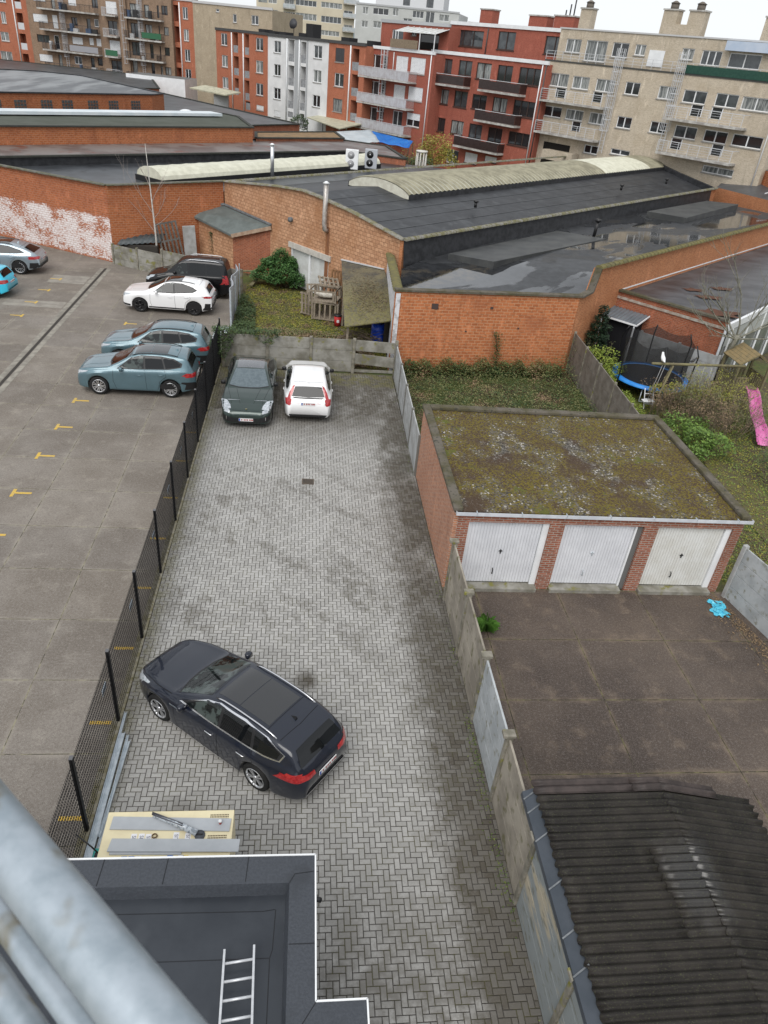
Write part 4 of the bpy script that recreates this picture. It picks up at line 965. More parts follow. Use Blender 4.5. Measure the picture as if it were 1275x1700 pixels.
m = MB(); m.tube([(.38, 5.3, 2.55), (.46, 5.3, 2.5)], .035, 10); m.box(.37, 5.24, 2.5, .40, 5.36, 2.62); m.build('wall_lamp', BLACKP, t)
# ---- white ladder lying on that roof
t = thing('ladder', 'white aluminium ladder rising beside the new dark flat roof', 'ladder', (0, 0, 0))
A = Vector((-.745, 4.57, 2.78)); B_ = Vector((-.385, 4.60, 2.80)); dv = Vector((.035, -.88, .10))
LW = M('white_ladder_paint', (.6, .61, .63), (.5, .51, .53), scale=14, rough=.35, metal=.3)
for P_ in (A, B_):
    m = MB(); m.bar(P_, P_+dv*2.2, .028, .05); m.build('rail', LW, t, bevel=.004)
for k in range(7):
    u = .19+k*.245
    m = MB(); m.tube([A+dv*u+Vector((.01, 0, 0)), B_+dv*u-Vector((.01, -.0, 0))], .0165, 10); m.build('rung', LW, t)

# ---- corrugated shed roof bottom right
t = thing('corrugated_shed', 'shed with a dark corrugated fibre cement roof right of the concrete wall', 'shed', (4.05, 7.2, 0))
CRG = M('dark_fibre_cement', (.013, .011, .010), (.026, .022, .019), scale=2, rough=.6, bump=.1, c3=(.055, .058, .03), s3=55)
CRP = M('purple_brown_fibre_cement', (.06, .047, .043), (.035, .028, .026), scale=4, rough=.5)
CRW = M('wet_sheet', (.05, .052, .063), (.02, .019, .02), scale=4, rough=.38, spec=.5)
pb = CRG.node_tree.nodes['Principled BSDF']; nt = CRG.node_tree
vd = nt.nodes.new('ShaderNodeVectorMath'); vd.operation = 'DISTANCE'; nt.links.new(_geo(nt, 'Position', (1, .62, 1)), vd.inputs[0]); vd.inputs[1].default_value = (6.15, 3.5, 2.2)
wet_ = _ramp(nt, _math(nt, 'ADD', vd.outputs['Value'], _math(nt, 'MULTIPLY', _noise(nt, 3, 4, _geo(nt)), .7)), .95, .5)
nt.links.new(_math(nt, 'MULTIPLY_ADD', wet_, -.28, .6), pb.inputs['Roughness']); nt.links.new(_math(nt, 'MULTIPLY_ADD', wet_, .35, .22), pb.inputs['Specular IOR Level']); nt.links.new(_math(nt, 'MULTIPLY', wet_, .25), pb.inputs['Coat Weight']); pb.inputs['Coat Roughness'].default_value = .3
def zroof(x): return 2.16+.04*(x/2.2) if x < 2.2 else 2.2-.36*((x-2.2)/1.45)
def corr(name, x0, x1, y0, y1, dz, mat, parent, tilt=0):
    m = MB(); nxs = max(2, int((x1-x0)/.2)); ny_ = int(abs(y1-y0)/.0155); vs = []
    xsx = sorted(set([x0+(x1-x0)*i/nxs for i in range(nxs+1)]+([2.2] if x0 < 2.2 < x1 else [])))
    for i in range(ny_+1):
        y = y0+(y1-y0)*i/ny_
        for x in xsx: vs.append((x+.02*math.sin(y*40), y, zroof(x)+.026*math.cos(2*math.pi*y/.138)+dz+tilt*(y-y0)))
    k = len(xsx); fs = [(i*k+j_, i*k+j_+1, (i+1)*k+j_+1, (i+1)*k+j_) for i in range(ny_) for j_ in range(k-1)]
    if y1 < y0: fs = [f[::-1] for f in fs]
    m.add(vs, fs, 0, True); o = m.build(name, mat, parent); s_ = o.modifiers.new('thickness', 'SOLIDIFY'); s_.thickness = .008; s_.offset = -1
    return o
corr('roof_sheet', 0, 2.22, -1.12, .0, .020, CRG, t); corr('roof_sheet', 2.2, 4.0, -1.12, 0, .026, CRG, t)
corr('roof_sheet', 0, 1.62, -2.5, -1.06, .004, CRG, t); corr('roof_sheet', 1.58, 2.22, -1.8, -1.06, .010, CRG, t); corr('roof_sheet', 2.2, 4.2, -2.5, -1.06, .014, CRG, t)
corr('roof_sheet', 1.58, 2.24, -2.5, -1.76, .001, CRG, t)
corr('roof_sheet', 0, 2.22, -4.6, -2.42, -.012, CRG, t); corr('roof_sheet', 2.2, 4.4, -4.6, -2.42, -.006, CRG, t)
corr('ridge_sheet', -.02, 1.75, -.10, .16, .05, CRP, t); corr('ridge_sheet', 1.70, 2.24, -.10, .14, .058, CRP, t); corr('ridge_sheet', 2.2, 3.3, -.12, .12, .062, CRP, t)
m = MB(); m.prism([(.02, -4.6), (4.0, -4.6), (3.75, -.02), (.02, -.02)], -.1, [1.95, 1.6, 1.6, 1.95]); m.build('wall', M('shed_wall', (.2, .19, .17), rough=.9), t)
m = MB(); m.add([(-.16, .08, 2.02), (.05, .08, 2.12), (.05, -4.6, 2.12), (-.16, -4.6, 2.02), (-.17, .08, 1.93), (-.17, -4.6, 1.93)], [(0, 3, 2, 1), (0, 4, 5, 3)])
fl_ = m.build('edge_flashing', M('blue_grey_flashing', (.045, .055, .068), (.06, .07, .085), scale=2, rough=.4, metal=.2), t)
for y in (-.02, -.28, -.78, -1.55, -2.25, -2.75): 
    m = MB(); m.bar((-.17, y-.05, 2.02), (.06, y+.05, 2.135), .022, .012); m.build('clip', LEAD, fl_)
# ================================================================== WAREHOUSES
def P3(o, e, s, n=0): return (o[0]+e[0]*s-e[1]*n, o[1]+e[1]*s+e[0]*n)
def wall_run(name, parent, mat, pts, z0, z1, th=.25):
    """vertical wall along a polyline; z1 per point; thickness to the left of travel"""
    m = MB(); n = len(pts); z1 = z1 if isinstance(z1, (list, tuple)) else [z1]*n; off = []
    for i in range(n):
        a = Vector(pts[max(i-1, 0)]); b = Vector(pts[min(i+1, n-1)]); d = (b-a).normalized(); nn = Vector((-d.y, d.x))
        off.append((pts[i][0]+nn.x*th, pts[i][1]+nn.y*th))
    for i in range(n-1):
        a, b, c_, d = pts[i], pts[i+1], off[i+1], off[i]
        vs = [(*a, z0), (*b, z0), (*c_, z0), (*d, z0), (*a, z1[i]), (*b, z1[i+1]), (*c_, z1[i+1]), (*d, z1[i])]
        m.add(vs, [(0, 1, 5, 4), (4, 5, 6, 7), (2, 3, 7, 6)]+([(3, 0, 4, 7)] if i == 0 else [])+([(1, 2, 6, 5)] if i == n-2 else []))
    return m.build(name, mat, parent)
def coping(name, parent, mat, pts, z, w=.3, h=.09, tiles=0, dz=.0):
    m = MB(); n = len(pts); z = z if isinstance(z, (list, tuple)) else [z]*n
    for i in range(n-1):
        a = Vector((*pts[i], z[i]+h/2+dz)); b = Vector((*pts[i+1], z[i+1]+h/2+dz))
        if not tiles: m.bar(a, b, w, h)
        else:
            L_ = (b-a).length; k = int(L_/tiles); d = (b-a)/k; r_ = d.cross(Vector((0, 0, 1))).normalized(); q = random.Random(i)
            for j_ in range(k):
                p0 = a+d*j_; p1 = p0+d*1.06; vs = []
                for p_, sc in ((p0, 1.12), (p1, .92)):
                    for an in range(7):
                        th = math.pi*an/6; vs.append(p_+r_*math.cos(th)*w/2*sc+Vector((0, 0, math.sin(th)*h*sc-.02)))
                m.add(vs, [(x, x+1, 8+x, 7+x) for x in range(6)]+[(0, 1, 2, 3, 4, 5, 6), (13, 12, 11, 10, 9, 8, 7)])
    return m.build(name, mat, parent)

# ---- big warehouse with gable wall, felt roof and long ribbed skylight
t = thing('warehouse', 'large warehouse with apricot gable wall, dark felt roof and long ribbed barrel skylight', 'building', (-5.2, 49.0, 0))
def W(x, y): return (x+5.2, y-49.0)
c0, c1 = W(-5.2, 49.0), W(4.73, 36.6); e = Vector((9.93, -12.4)).normalized(); Lg = math.hypot(9.93, 12.4)
prof = [(0, 4.45), (3.1, 4.83), (5.4, 5.1), (7.95, 5.3), (9.2, 5.25), (12.2, 4.98), (Lg, 4.45)]
gp = [(c0[0]+e.x*s, c0[1]+e.y*s) for s, _ in prof]
# gable wall with the doorway left open
m = MB(); dz_ = (6.9, 10.3, 2.3)
def gz(s):
    for (a, x), (b, y) in zip(prof, prof[1:]):
        if s <= b: return x+(y-x)*(s-a)/(b-a)
    return prof[-1][1]
ss = sorted(set([s for s, _ in prof]+[dz_[0], dz_[1]]))
for a, b in zip(ss, ss[1:]):
    z0 = dz_[2] if a >= dz_[0]-.01 and b <= dz_[1]+.01 else -.1
    A_ = (c0[0]+e.x*a, c0[1]+e.y*a); B2 = (c0[0]+e.x*b, c0[1]+e.y*b)
    m.add([(*A_, z0), (*B2, z0), (*B2, gz(b)), (*A_, gz(a))], [(0, 1, 2, 3)])
nn = Vector((-e.y, e.x))
for s_ in dz_[:2]:
    A_ = Vector((c0[0]+e.x*s_, c0[1]+e.y*s_)); m.add([(*A_, -.1), (*(A_+nn*.3), -.1), (*(A_+nn*.3), 2.3), (*A_, 2.3)], [(0, 1, 2, 3)])
m.build('gable_wall', BR_W, t)
coping('gable_coping', t, COPT, gp, [z for _, z in prof], .34, .1, tiles=.42)
fe = Vector((31.67, 30.3)).normalized(); be = Vector((.699, .715)); Lf = 43.7
F0, F1 = c1, (c1[0]+fe.x*Lf, c1[1]+fe.y*Lf); B0, B1 = c0, (c0[0]+be.x*49, c0[1]+be.y*49)
rd0 = gp[3]; rd1 = (rd0[0]+.709*47.3, rd0[1]+.705*47.3)
wall_run('side_wall', t, BR_MS, [F0, F1], -.1, 4.42, .2)
m = MB()
def lerp(a, b, u): return (a[0]+(b[0]-a[0])*u, a[1]+(b[1]-a[1])*u)
for k in range(6):
    u0, u1 = k/6, (k+1)/6
    for A_, B2, za, zb in ((F0, F1, 4.02, 4.02), (B0, B1, 4.02, 4.02)):
        p0, p1, q0, q1 = lerp(A_, B2, u0), lerp(A_, B2, u1), lerp(rd0, rd1, u0), lerp(rd0, rd1, u1)
        m.add([(*p0, 4.0), (*p1, 4.0), (*q1, 5.22), (*q0, 5.22)], [(0, 1, 2, 3) if A_ is F0 else (3, 2, 1, 0)])
roofW = m.build('roof', M('grey_felt_roof', (.026, .027, .03), (.042, .044, .048), scale=.7, rough=.5, c3=(.055, .058, .062), s3=1.3, bump=.05, spec=.3), t)
# felt laps running up the slope and long faint seams
m = MB()
for k in range(1, 7):
    u = k/7; a = lerp(F0, rd0, u); b = lerp(F1, rd1, u); z = 4.0+1.22*u+.012
    d = Vector((b[0]-a[0], b[1]-a[1])).normalized(); q = Vector((-d.y, d.x))*.03
    m.add([(a[0]-q.x, a[1]-q.y, z), (b[0]-q.x, b[1]-q.y, z), (b[0]+q.x, b[1]+q.y, z+.008), (a[0]+q.x, a[1]+q.y, z+.008)], [(0, 1, 2, 3)])
m.build('felt_seam', M('felt_seam_grey', (.065, .068, .072), rough=.5), roofW)
coping('ridge_tiles', t, COPT, [F0, F1], 4.42, .34, .12, tiles=.42); coping('ridge_tiles', t, COPT, [B0, B1], 4.40, .34, .12, tiles=.42)
m = MB(); dn = Vector((-fe.y, fe.x))*.2
m.add([(F0[0]+dn.x, F0[1]+dn.y, 4.0), (F1[0]+dn.x, F1[1]+dn.y, 4.0), (F1[0]+dn.x*.7, F1[1]+dn.y*.7, 4.44), (F0[0]+dn.x*.7, F0[1]+dn.y*.7, 4.44)], [(0, 1, 2, 3)])
m.build('upstand', M('upstand_black', (.025, .026, .028), (.045, .046, .05), scale=3, rough=.5, bump=.2), t)
wall_run('end_wall', t, M('upstand_black', (.025, .026, .028)), [F1, lerp(F1, rd1, .5), rd1, lerp(rd1, B1, .5), B1], 3.5, [4.5, 5.0, 5.6, 5.1, 4.5], .3)
# barrel skylight
rdv = Vector((rd1[0]-rd0[0], rd1[1]-rd0[1])).normalized(); rn = Vector((-rdv.y, rdv.x))
VAULT = M('ribbed_polyester', (.48, .465, .37), (.36, .35, .28), scale=1.0, rough=.55, c3=(.27, .25, .17), s3=.7, stretch=(1, 1, 1))
m = MB(); n = 168; a0, a1 = 6.3, 46.4; vs = []; K = 13
hw = 2.42
for i in range(n+1):
    s_ = a0+(a1-a0)*i/n; rr = 1+.028*math.cos(i*math.pi/2.0*2)
    for j_ in range(K):
        th = math.pi*(.16+.68*j_/(K-1)); x = math.cos(th)/math.cos(math.pi*.16)*hw; z = (math.sin(th)-math.sin(math.pi*.16))/(1-math.sin(math.pi*.16))*.56
        if i % 2: z += .06
        p_ = Vector(rd0)+rdv*s_-rn*x; vs.append((p_.x, p_.y, 5.12+z-abs(x)*.0))
fs = [(i*K+j_, i*K+j_+1, (i+1)*K+j_+1, (i+1)*K+j_) for i in range(n) for j_ in range(K-1)]
for i in range(n):
    m.add([], [f for f in fs[i*(K-1):(i+1)*(K-1)]], 0 if (i < 112 and i % 2 == 0) or (i > 150) else (1 if i < 112 else 2))
m.v = [tuple(v) for v in vs]
sk = m.build('barrel_skylight', [M('grimy_polyester', (.30, .28, .20), (.2, .185, .13), scale=1.2, rough=.6), VAULT, M('clean_polyester', (.60, .59, .48), (.5, .49, .39), scale=2, rough=.5)], t); sk.modifiers.new('thickness', 'SOLIDIFY').thickness = .02
for s_ in (a0-.02, a1+.02):
    m = MB()
    base = [vs[j_] for j_ in range(K)] if s_ < 10 else [vs[n*K+j_] for j_ in range(K)]
    d_ = rdv*(-.02 if s_ < 10 else .02)
    m.add([(x+d_.x, y+d_.y, z-.02) for x, y, z in base]+[(base[-1][0]+d_.x, base[-1][1]+d_.y, 4.9), (base[0][0]+d_.x, base[0][1]+d_.y, 4.9)], [tuple(range(K+2))])
    m.build('end_panel', M('pale_polyester_end', (.60, .59, .5), (.5, .48, .4), scale=3, rough=.6), sk)
m = MB()
for sg in (1, -1):
    A_ = Vector(rd0)+rdv*a0-rn*sg*(hw+.03); B2 = Vector(rd0)+rdv*a1-rn*sg*(hw+.03)
    m.bar((A_.x, A_.y, 4.98), (B2.x, B2.y, 4.98), .09, .30)
m.build('curb', M('upstand_black', (.025, .026, .028)), sk)
for (x, y) in ((10.1, 45.9), (24.2, 58.7), (30.6, 64.9)):
    x, y = W(x, y); m = MB(); m.tube([(x, y, 4.7), (x, y, 5.0)], .09, 10); m.tube([(x, y, 5.0), (x, y, 5.1)], .15, 10); m.build('roof_vent', BLACKP, t)
# doorway
DD = M('pale_grey_door', (.62, .63, .62), (.52, .52, .5), scale=2, rough=.6)
def onW(s, n_=0, z=0): return (c0[0]+e.x*s+nn.x*n_, c0[1]+e.y*s+nn.y*n_, z)
m = MB()
m.add([onW(6.95, .1, 0), onW(10.25, .1, 0), onW(10.25, .1, 2.1), onW(6.95, .1, 2.1)], [(0, 1, 2, 3)])
dd = m.build('double_door', DD, t)
m = MB()
for s_ in (6.95, 8.6, 10.2): m.bar(onW(s_, .05, 0), onW(s_, .05, 2.15), .14, .08, upv=(*nn, 0))
m.build('door_post', WHITEP, dd)
m = MB(); m.bar(onW(6.75, -.04, 2.28), onW(10.5, -.04, 2.28), .12, .3); m.build('lintel', M('pale_lintel', (.55, .52, .47), (.45, .42, .38), scale=3, rough=.8), t)
m = MB(); m.tube([onW(6.9, -.2, 3.65), onW(6.9, .1, 3.65)], .13, 10); m.build('wall_pipe', LEAD, t)
m = MB(); m.tube([onW(10.1, -.05, 3.7), onW(10.1, -.22, 3.78), onW(10.1, -.25, 4.1), onW(10.12, -.25, 6.1)], .13, 12); fp = m.build('flue_pipe', M('stained_steel_pipe', (.34, .31, .28), (.5, .48, .46), scale=5, rough=.45, metal=.5), t)
m = MB(); m.tube([onW(10.12, -.25, 6.1), onW(10.12, -.25, 6.2)], .20, 12, r2=.05); m.build('flue_cap', WHITEP, fp)
m = MB(); m.add([onW(9.95, -.01, .3), onW(10.25, -.01, .3), onW(10.28, -.01, 3.9), onW(9.98, -.01, 3.9)], [(0, 1, 2, 3)])
m.build('rust_streak', M('rust_stain', (.30, .13, .055), (.2, .09, .05), scale=4, rough=.9, stretch=(1, 1, .2)), t)

# ---- lean-to annex against the gable
t = thing('brick_annex', 'small orange brick annex with a grey-green sloping felt roof beside the bush', 'building', (-5.2, 49, 0))
A1 = W(-7.75, 49.2); A2 = W(-4.42, 45.7); A3 = W(-2.13, 45.25); A4 = W(-5.2, 48.9)
A3 = (c0[0]+e.x*4.85, c0[1]+e.y*4.85)
wall_run('wall', t, BR_W, [A1, A2], -.1, [2.55, 2.0], .2)
wall_run('front_wall', t, BR_R, [A2, A3], -.1, [2.0, 2.75], .2)
m = MB(); q = [(A1[0]-.25, A1[1]-.1, 2.66), (A2[0]-.1, A2[1]-.22, 2.16), (A3[0]+.05, A3[1]-.15, 2.9), (A4[0]-.02, A4[1]-.02, 3.1)]
m.add(q+[(x, y, z-.12) for x, y, z in q], [(0, 1, 2, 3), (4, 7, 6, 5), (0, 4, 5, 1), (1, 5, 6, 2)])
m.build('roof', M('grey_green_felt', (.13, .15, .145), (.1, .115, .11), scale=2, rough=.6), t)
m = MB(); m.bar((q[1][0]+.02, q[1][1]-.03, 2.08), (q[2][0], q[2][1]-.03, 2.8), .04, .2); m.build('fascia', M('weathered_fascia', (.4, .3, .22), (.3, .2, .14), scale=4, rough=.8), t)
m = MB(); m.bar((q[2][0], q[2][1], 2.98), (q[3][0], q[3][1], 3.2), .1, .1); m.bar((q[3][0], q[3][1], 3.2), (q[0][0], q[0][1], 2.74), .1, .12); m.build('flashing', LEAD, t)
Wd = W

# ---- building along the parking lot: whitewashed wall, black roof, cream skylight
t = thing('lot_side_building', 'long low brick building with flaking whitewash and black flat roof behind the parking lot', 'building', (-19.6, 50.1, 0))
def Lw(x, y): return (x+19.6, y-50.1)
p0, p1, p2 = Lw(-26, 53.66), Lw(-11.5, 45.6), Lw(-5.25, 48.95)
wall_run('whitewashed_wall', t, BR_L, [p0, p1], -.1, [4.2, 4.3], .3)
wall_run('red_wall', t, BR_L2, [p1, p2], -.1, [4.3, 4.5], .3)
coping('coping', t, M('grey_moss_coping', (.16, .155, .14), (.1, .1, .06), scale=4, rough=.9), [p0, p1, p2], [4.2, 4.3, 4.5], .36, .06)
LR = [(p0[0]+.3, p0[1]+.2, 3.9), (p1[0], p1[1]+.3, 3.9), (p2[0], p2[1]+.2, 3.9), (*Lw(-5.25+.699*27, 48.95+.715*27), 3.9), (*Lw(2.9, 70.3), 3.9), (*Lw(-19.4, 51.4+.3), 3.9)]
m = MB(); m.poly(LR); m.build('roof', M('black_flat_roof', (.03, .032, .036), (.06, .065, .072), scale=.5, rough=.35, c3=(.02, .02, .022), s3=1.4, spec=.35), t)
v0 = Vector(Lw(-9.9, 50.0)); vd = Vector((14.0, 15.3)).normalized(); vn = Vector((-vd.y, vd.x))
m = MB(); n = 60; K = 9; vs = []
for i in range(n+1):
    s_ = 22.0*i/n
    for j_ in range(K):
        th = math.pi*j_/(K-1); p_ = v0+vd*s_-vn*math.cos(th)*1.25
        vs.append((p_.x, p_.y, 4.2+math.sin(th)*.62+(.02 if i % 3 == 0 else 0)))
m.add(vs, [(i*K+j_, i*K+j_+1, (i+1)*K+j_+1, (i+1)*K+j_) for i in range(n) for j_ in range(K-1)]+[tuple(range(K)), tuple(range(n*K, (n+1)*K))])
m.build('cream_skylight', M('cream_polyester', (.62, .61, .5), (.52, .51, .41), scale=2, rough=.5), t)
m = MB()
for sg in (1, -1): a = v0-vn*1.28*sg; b = a+vd*22; m.bar((a.x, a.y, 4.05), (b.x, b.y, 4.05), .1, .36)
a = v0-vn*1.3-vd*.05; b = v0+vn*1.3-vd*.05; m.bar((a.x, a.y, 4.05), (b.x, b.y, 4.05), .1, .36); m.build('skylight_curb', BLACKP, t)
x, y = Lw(-2.55, 55.4); m = MB(); m.tube([(x, y, 4.0), (x, y, 6.05)], .13, 12); fp = m.build('flue_pipe', ALU, t); m = MB(); m.tube([(x, y, 6.05), (x, y, 6.15)], .2, 12, r2=.06); m.build('flue_cap', WHITEP, fp)

# ---- middle building with wet ponding roof
t = thing('wet_roof_building', 'orange block brick building with a wet black roof holding puddles, beyond the weedy strip', 'building', (3.9, 30.8, 0))
def Mw(x, y): return (x-3.9, y-30.8)
a, b = Mw(3.9, 30.8), Mw(12.45, 31.8); md = Vector((.741, .672)); c_ = (b[0]+md.x*35, b[1]+md.y*35); d0 = Mw(4.12, 37.4)
wall_run('front_wall', t, BR_M, [a, b], -.1, 3.6, .25)
k1 = (b[0]+md.x*.15, b[1]+md.y*.15)
cc = [b, (b[0]+md.x*.9, b[1]+md.y*.9), (b[0]+md.x*1.2, b[1]+md.y*1.2), c_]
wall_run('side_wall', t, BR_MS, cc, -.1, [3.6, 3.7, 4.72, 4.72], .25)
wall_run('white_wall', t, M('flaking_white_wall', (.62, .62, .64), (.35, .34, .34), scale=3, lo=.5, hi=.65, rough=.9), [d0, a], -.1, 3.52, .2)
coping('front_coping', t, COPE, [(a[0]-.05, a[1]+.1), (b[0]+.05, b[1]+.1)], 3.6, .34, .09)
coping('side_coping', t, M('yellow_moss_tile', (.17, .15, .06), (.12, .11, .06), scale=4, rough=.95), [(d0[0]+.1, d0[1]), (a[0]+.1, a[1]+.1)], 3.52, .42, .12, tiles=.38)
coping('long_coping', t, M('yellow_moss_tile', (.17, .15, .06)), [cc[2], c_], 4.72, .36, .12, tiles=.42)
coping('step_coping', t, COPE, cc[:3], [3.6, 3.7, 4.72], .34, .09)
puddle, nt, p = _new('ponding_roof')
v = _geo(nt); sx = nt.nodes.new('ShaderNodeSeparateXYZ'); nt.links.new(v, sx.inputs[0])
al = _math(nt, 'ADD', _math(nt, 'MULTIPLY', sx.outputs[0], .741), _math(nt, 'MULTIPLY', sx.outputs[1], .672))
pe = _math(nt, 'ADD', _math(nt, 'MULTIPLY', sx.outputs[0], -.672), _math(nt, 'MULTIPLY', sx.outputs[1], .741))
cb = nt.nodes.new('ShaderNodeCombineXYZ'); nt.links.new(_math(nt, 'MULTIPLY', al, .35), cb.inputs[0]); nt.links.new(pe, cb.inputs[1])
n1 = _noise(nt, .35, 5, cb.outputs[0], .5, .4); n2 = _noise(nt, 2.5, 5, v, .7)
o = _mix(nt, _ramp(nt, n2, .35, .7), (.016, .017, .019), (.036, .038, .042))
# dried mud round the puddles
o = _mix(nt, _math(nt, 'MULTIPLY', _ramp(nt, n1, .56, .62), _ramp(nt, n2, .42, .6)), o, (.07, .058, .042))
nt.links.new(o, p.inputs['Base Color'])
nt.links.new(_math(nt, 'MULTIPLY_ADD', _ramp(nt, n1, .475, .50), -.53, .58), p.inputs['Roughness'])
p.inputs['Coat Weight'].default_value = .15
m = MB(); NX, NY = 26, 16; vs = []
wf0, wf1 = Mw(4.78, 36.65), (Mw(4.78, 36.65)[0]+fe.x*42, Mw(4.78, 36.65)[1]+fe.y*42)
def ZM(u, v_):
    up_ = min(1, u/.12); up_ = up_*up_*(3-2*up_)
    return 3.28+(.35+.55*(1-v_))*up_*(.25+.75*min(1, u*4))*.9
for i in range(NX+1):
    u = (i/NX)**1.6
    A_ = lerp((b[0]-.2, b[1]+.15), c_, u); B2 = lerp((a[0]+.1, a[1]+.2), wf1, u) if u > 0 else (a[0]+.1, a[1]+.2)
    B2 = lerp(wf0, wf1, max(0, (u-.02)/.98)) if u > .06 else lerp((a[0]+.15, a[1]+.2), wf0, u/.06)
    for j_ in range(NY+1):
        v_ = j_/NY; q = lerp(A_, B2, v_); vs.append((*q, ZM(u, v_)))
m.add(vs, [(i*(NY+1)+j_, i*(NY+1)+j_+NY+1, i*(NY+1)+j_+NY+2, i*(NY+1)+j_+1)[::-1] for i in range(NX) for j_ in range(NY)], 0, True)
m.build('roof', puddle, t)
for k, (pts, z0) in enumerate((([(7.3, 37.9), (9.4, 36.5), (18.0, 44.1), (15.7, 46.4)], 3.72), ([(24.6, 53.9), (26.6, 51.8), (35.0, 60.2), (33.2, 62.0)], 4.1))):
    pp = [Mw(*q) for q in pts]; m = MB(); m.prism(pp, z0-.5, [z0-.02, z0+.08, z0+.12, z0-.06]); m.build('raised_skylight', M('felted_box', (.05, .052, .053), (.075, .077, .075), scale=1, rough=.5), t)
x, y = Mw(17.6, 45.1); m = MB(); m.tube([(x, y, 3.7), (x+.05, y, 4.6)], .1, 10); m.tube([(x+.05, y, 4.6), (x+.05, y, 4.75)], .17, 10); m.build('vent_pipe', BLACKP, t)
us = Vector((fe.y, -fe.x))*.03; q0 = Mw(4.73, 36.6); q1 = (q0[0]+fe.x*42.4, q0[1]+fe.y*42.4)
m = MB(); m.add([(q0[0]+us.x*5, q0[1]+us.y*5, 3.2), (q1[0]+us.x*5, q1[1]+us.y*5, 3.2), (q1[0]+us.x, q1[1]+us.y, 4.43), (q0[0]+us.x, q0[1]+us.y, 4.43)], [(0, 1, 2, 3)])
m.build('upstand', M('upstand_black', (.025, .026, .028)), t)
fd = (Vector(b)-Vector(a)).normalized()
for s_, w_, z_ in ((1.8, .3, 3.0), (4.45, .13, 3.0), (5.9, .08, 2.1), (3.4, .08, 1.9)):
    q = Vector(a)+fd*s_; m = MB(); m.bar((q.x-fd.x*w_/2, q.y-.01, z_), (q.x+fd.x*w_/2, q.y-.01, z_), .03, w_*.8); m.build('air_brick', M('vent_brown', (.07, .05, .045), rough=.8), t)

# ---- low building on the right with wet dark roof and pale glazed side
t = thing('glazed_side_building', 'low dark-roofed brick building with a pale glazed side at the right edge', 'building', (15.4, 34.5, 0))
def Rw(x, y): return (x-15.4, y-34.5)
r0, r1 = (0, 0), (.672*5.5, -.741*5.5); r2 = (r1[0]+md.x*26, r1[1]+md.y*26); r3 = (md.x*26, md.y*26)
wall_run('end_wall', t, BR_R, [r0, r1], -.1, 3.3, .25)
coping('end_coping', t, COPE, [(r0[0], r0[1]+.1), (r1[0], r1[1]+.1)], 3.3, .3, .1)
m = MB(); m.bar((r0[0]-.02, r0[1]-.04, 3.05), (r1[0]-.02, r1[1]-.04, 3.0), .03, .12); m.build('mortar_band', M('pale_mortar_band', (.42, .4, .36), (.3, .22, .17), scale=4, rough=.9), t)
wet2 = M('wet_low_roof', (.028, .03, .035), (.07, .074, .082), scale=.9, rough=.36, c3=(.03, .03, .034), s3=3, stretch=(.6, 1.4, 1))
m = MB(); m.add([(*r0, 3.18), (*r1, 3.12), (*r2, 3.12), (*r3, 3.25)], [(0, 1, 2, 3)]); m.build('roof', wet2, t)
for u, v_, a_, b_ in ((.26, .55, .9, .35), (.30, .35, .7, .3), (.10, .80, 1.6, .6), (.42, .5, .8, .3)):
    m = MB(); q = lerp(lerp(r0, r3, u*.6), lerp(r1, r2, u*.6), v_); pts = []
    for k in range(12):
        an = 2*math.pi*k/12; rr = 1+.35*math.sin(k*2.7); pts.append((q[0]+math.cos(an)*a_*rr*.8, q[1]+math.sin(an)*b_*rr, 3.20-.02*v_+.0))
    m.poly(pts)
    m.build('rust_patch', M('rusty_leaf_litter', (.13, .055, .035), (.08, .045, .03), scale=8, rough=.9), t)
m = MB(); m.bar((*r1, 3.05), (*r2, 3.05), .14, .32); m.bar((r0[0]+.1, r0[1]+.1, 3.36), (r3[0]+.1, r3[1]+.1, 3.36), .08, .06); m.build('fascia', WHITEP, t)
m = MB(); q0 = Vector(r1)+md*.2; q1 = Vector(r2); m.add([(q0.x, q0.y, 0), (q1.x, q1.y, 0), (q1.x, q1.y, 2.9), (q0.x, q0.y, 2.9)], [(0, 1, 2, 3)]); m.build('glazing', M('dusky_glazing', (.10, .11, .11), (.2, .21, .2), scale=.8, rough=.15), t)
for k in range(6):
    q = q0+md*(.6+k*2.3); m = MB(); m.bar((q.x+.02, q.y-.03, 0), (q.x+.02, q.y-.03, 2.9), .09, .09); m.build('mullion', WHITEP, t)
m = MB(); q1 = Vector(r2); m.add([(q0.x+.03, q0.y-.04, 2.1), (q1.x+.03, q1.y-.04, 2.1), (q1.x+.03, q1.y-.04, 2.85), (q0.x+.03, q0.y-.04, 2.85)], [(0, 1, 2, 3)]); m.build('roller_blind', M('grey_blind', (.42, .43, .41), rough=.7), t)
m = MB(); m.tube([(r1[0]-.08, r1[1]-.12, 0), (r1[0]-.08, r1[1]-.12, 3.0)], .06, 8); m.build('downpipe', M('grey_pipe', (.5, .52, .54), rough=.5), t)

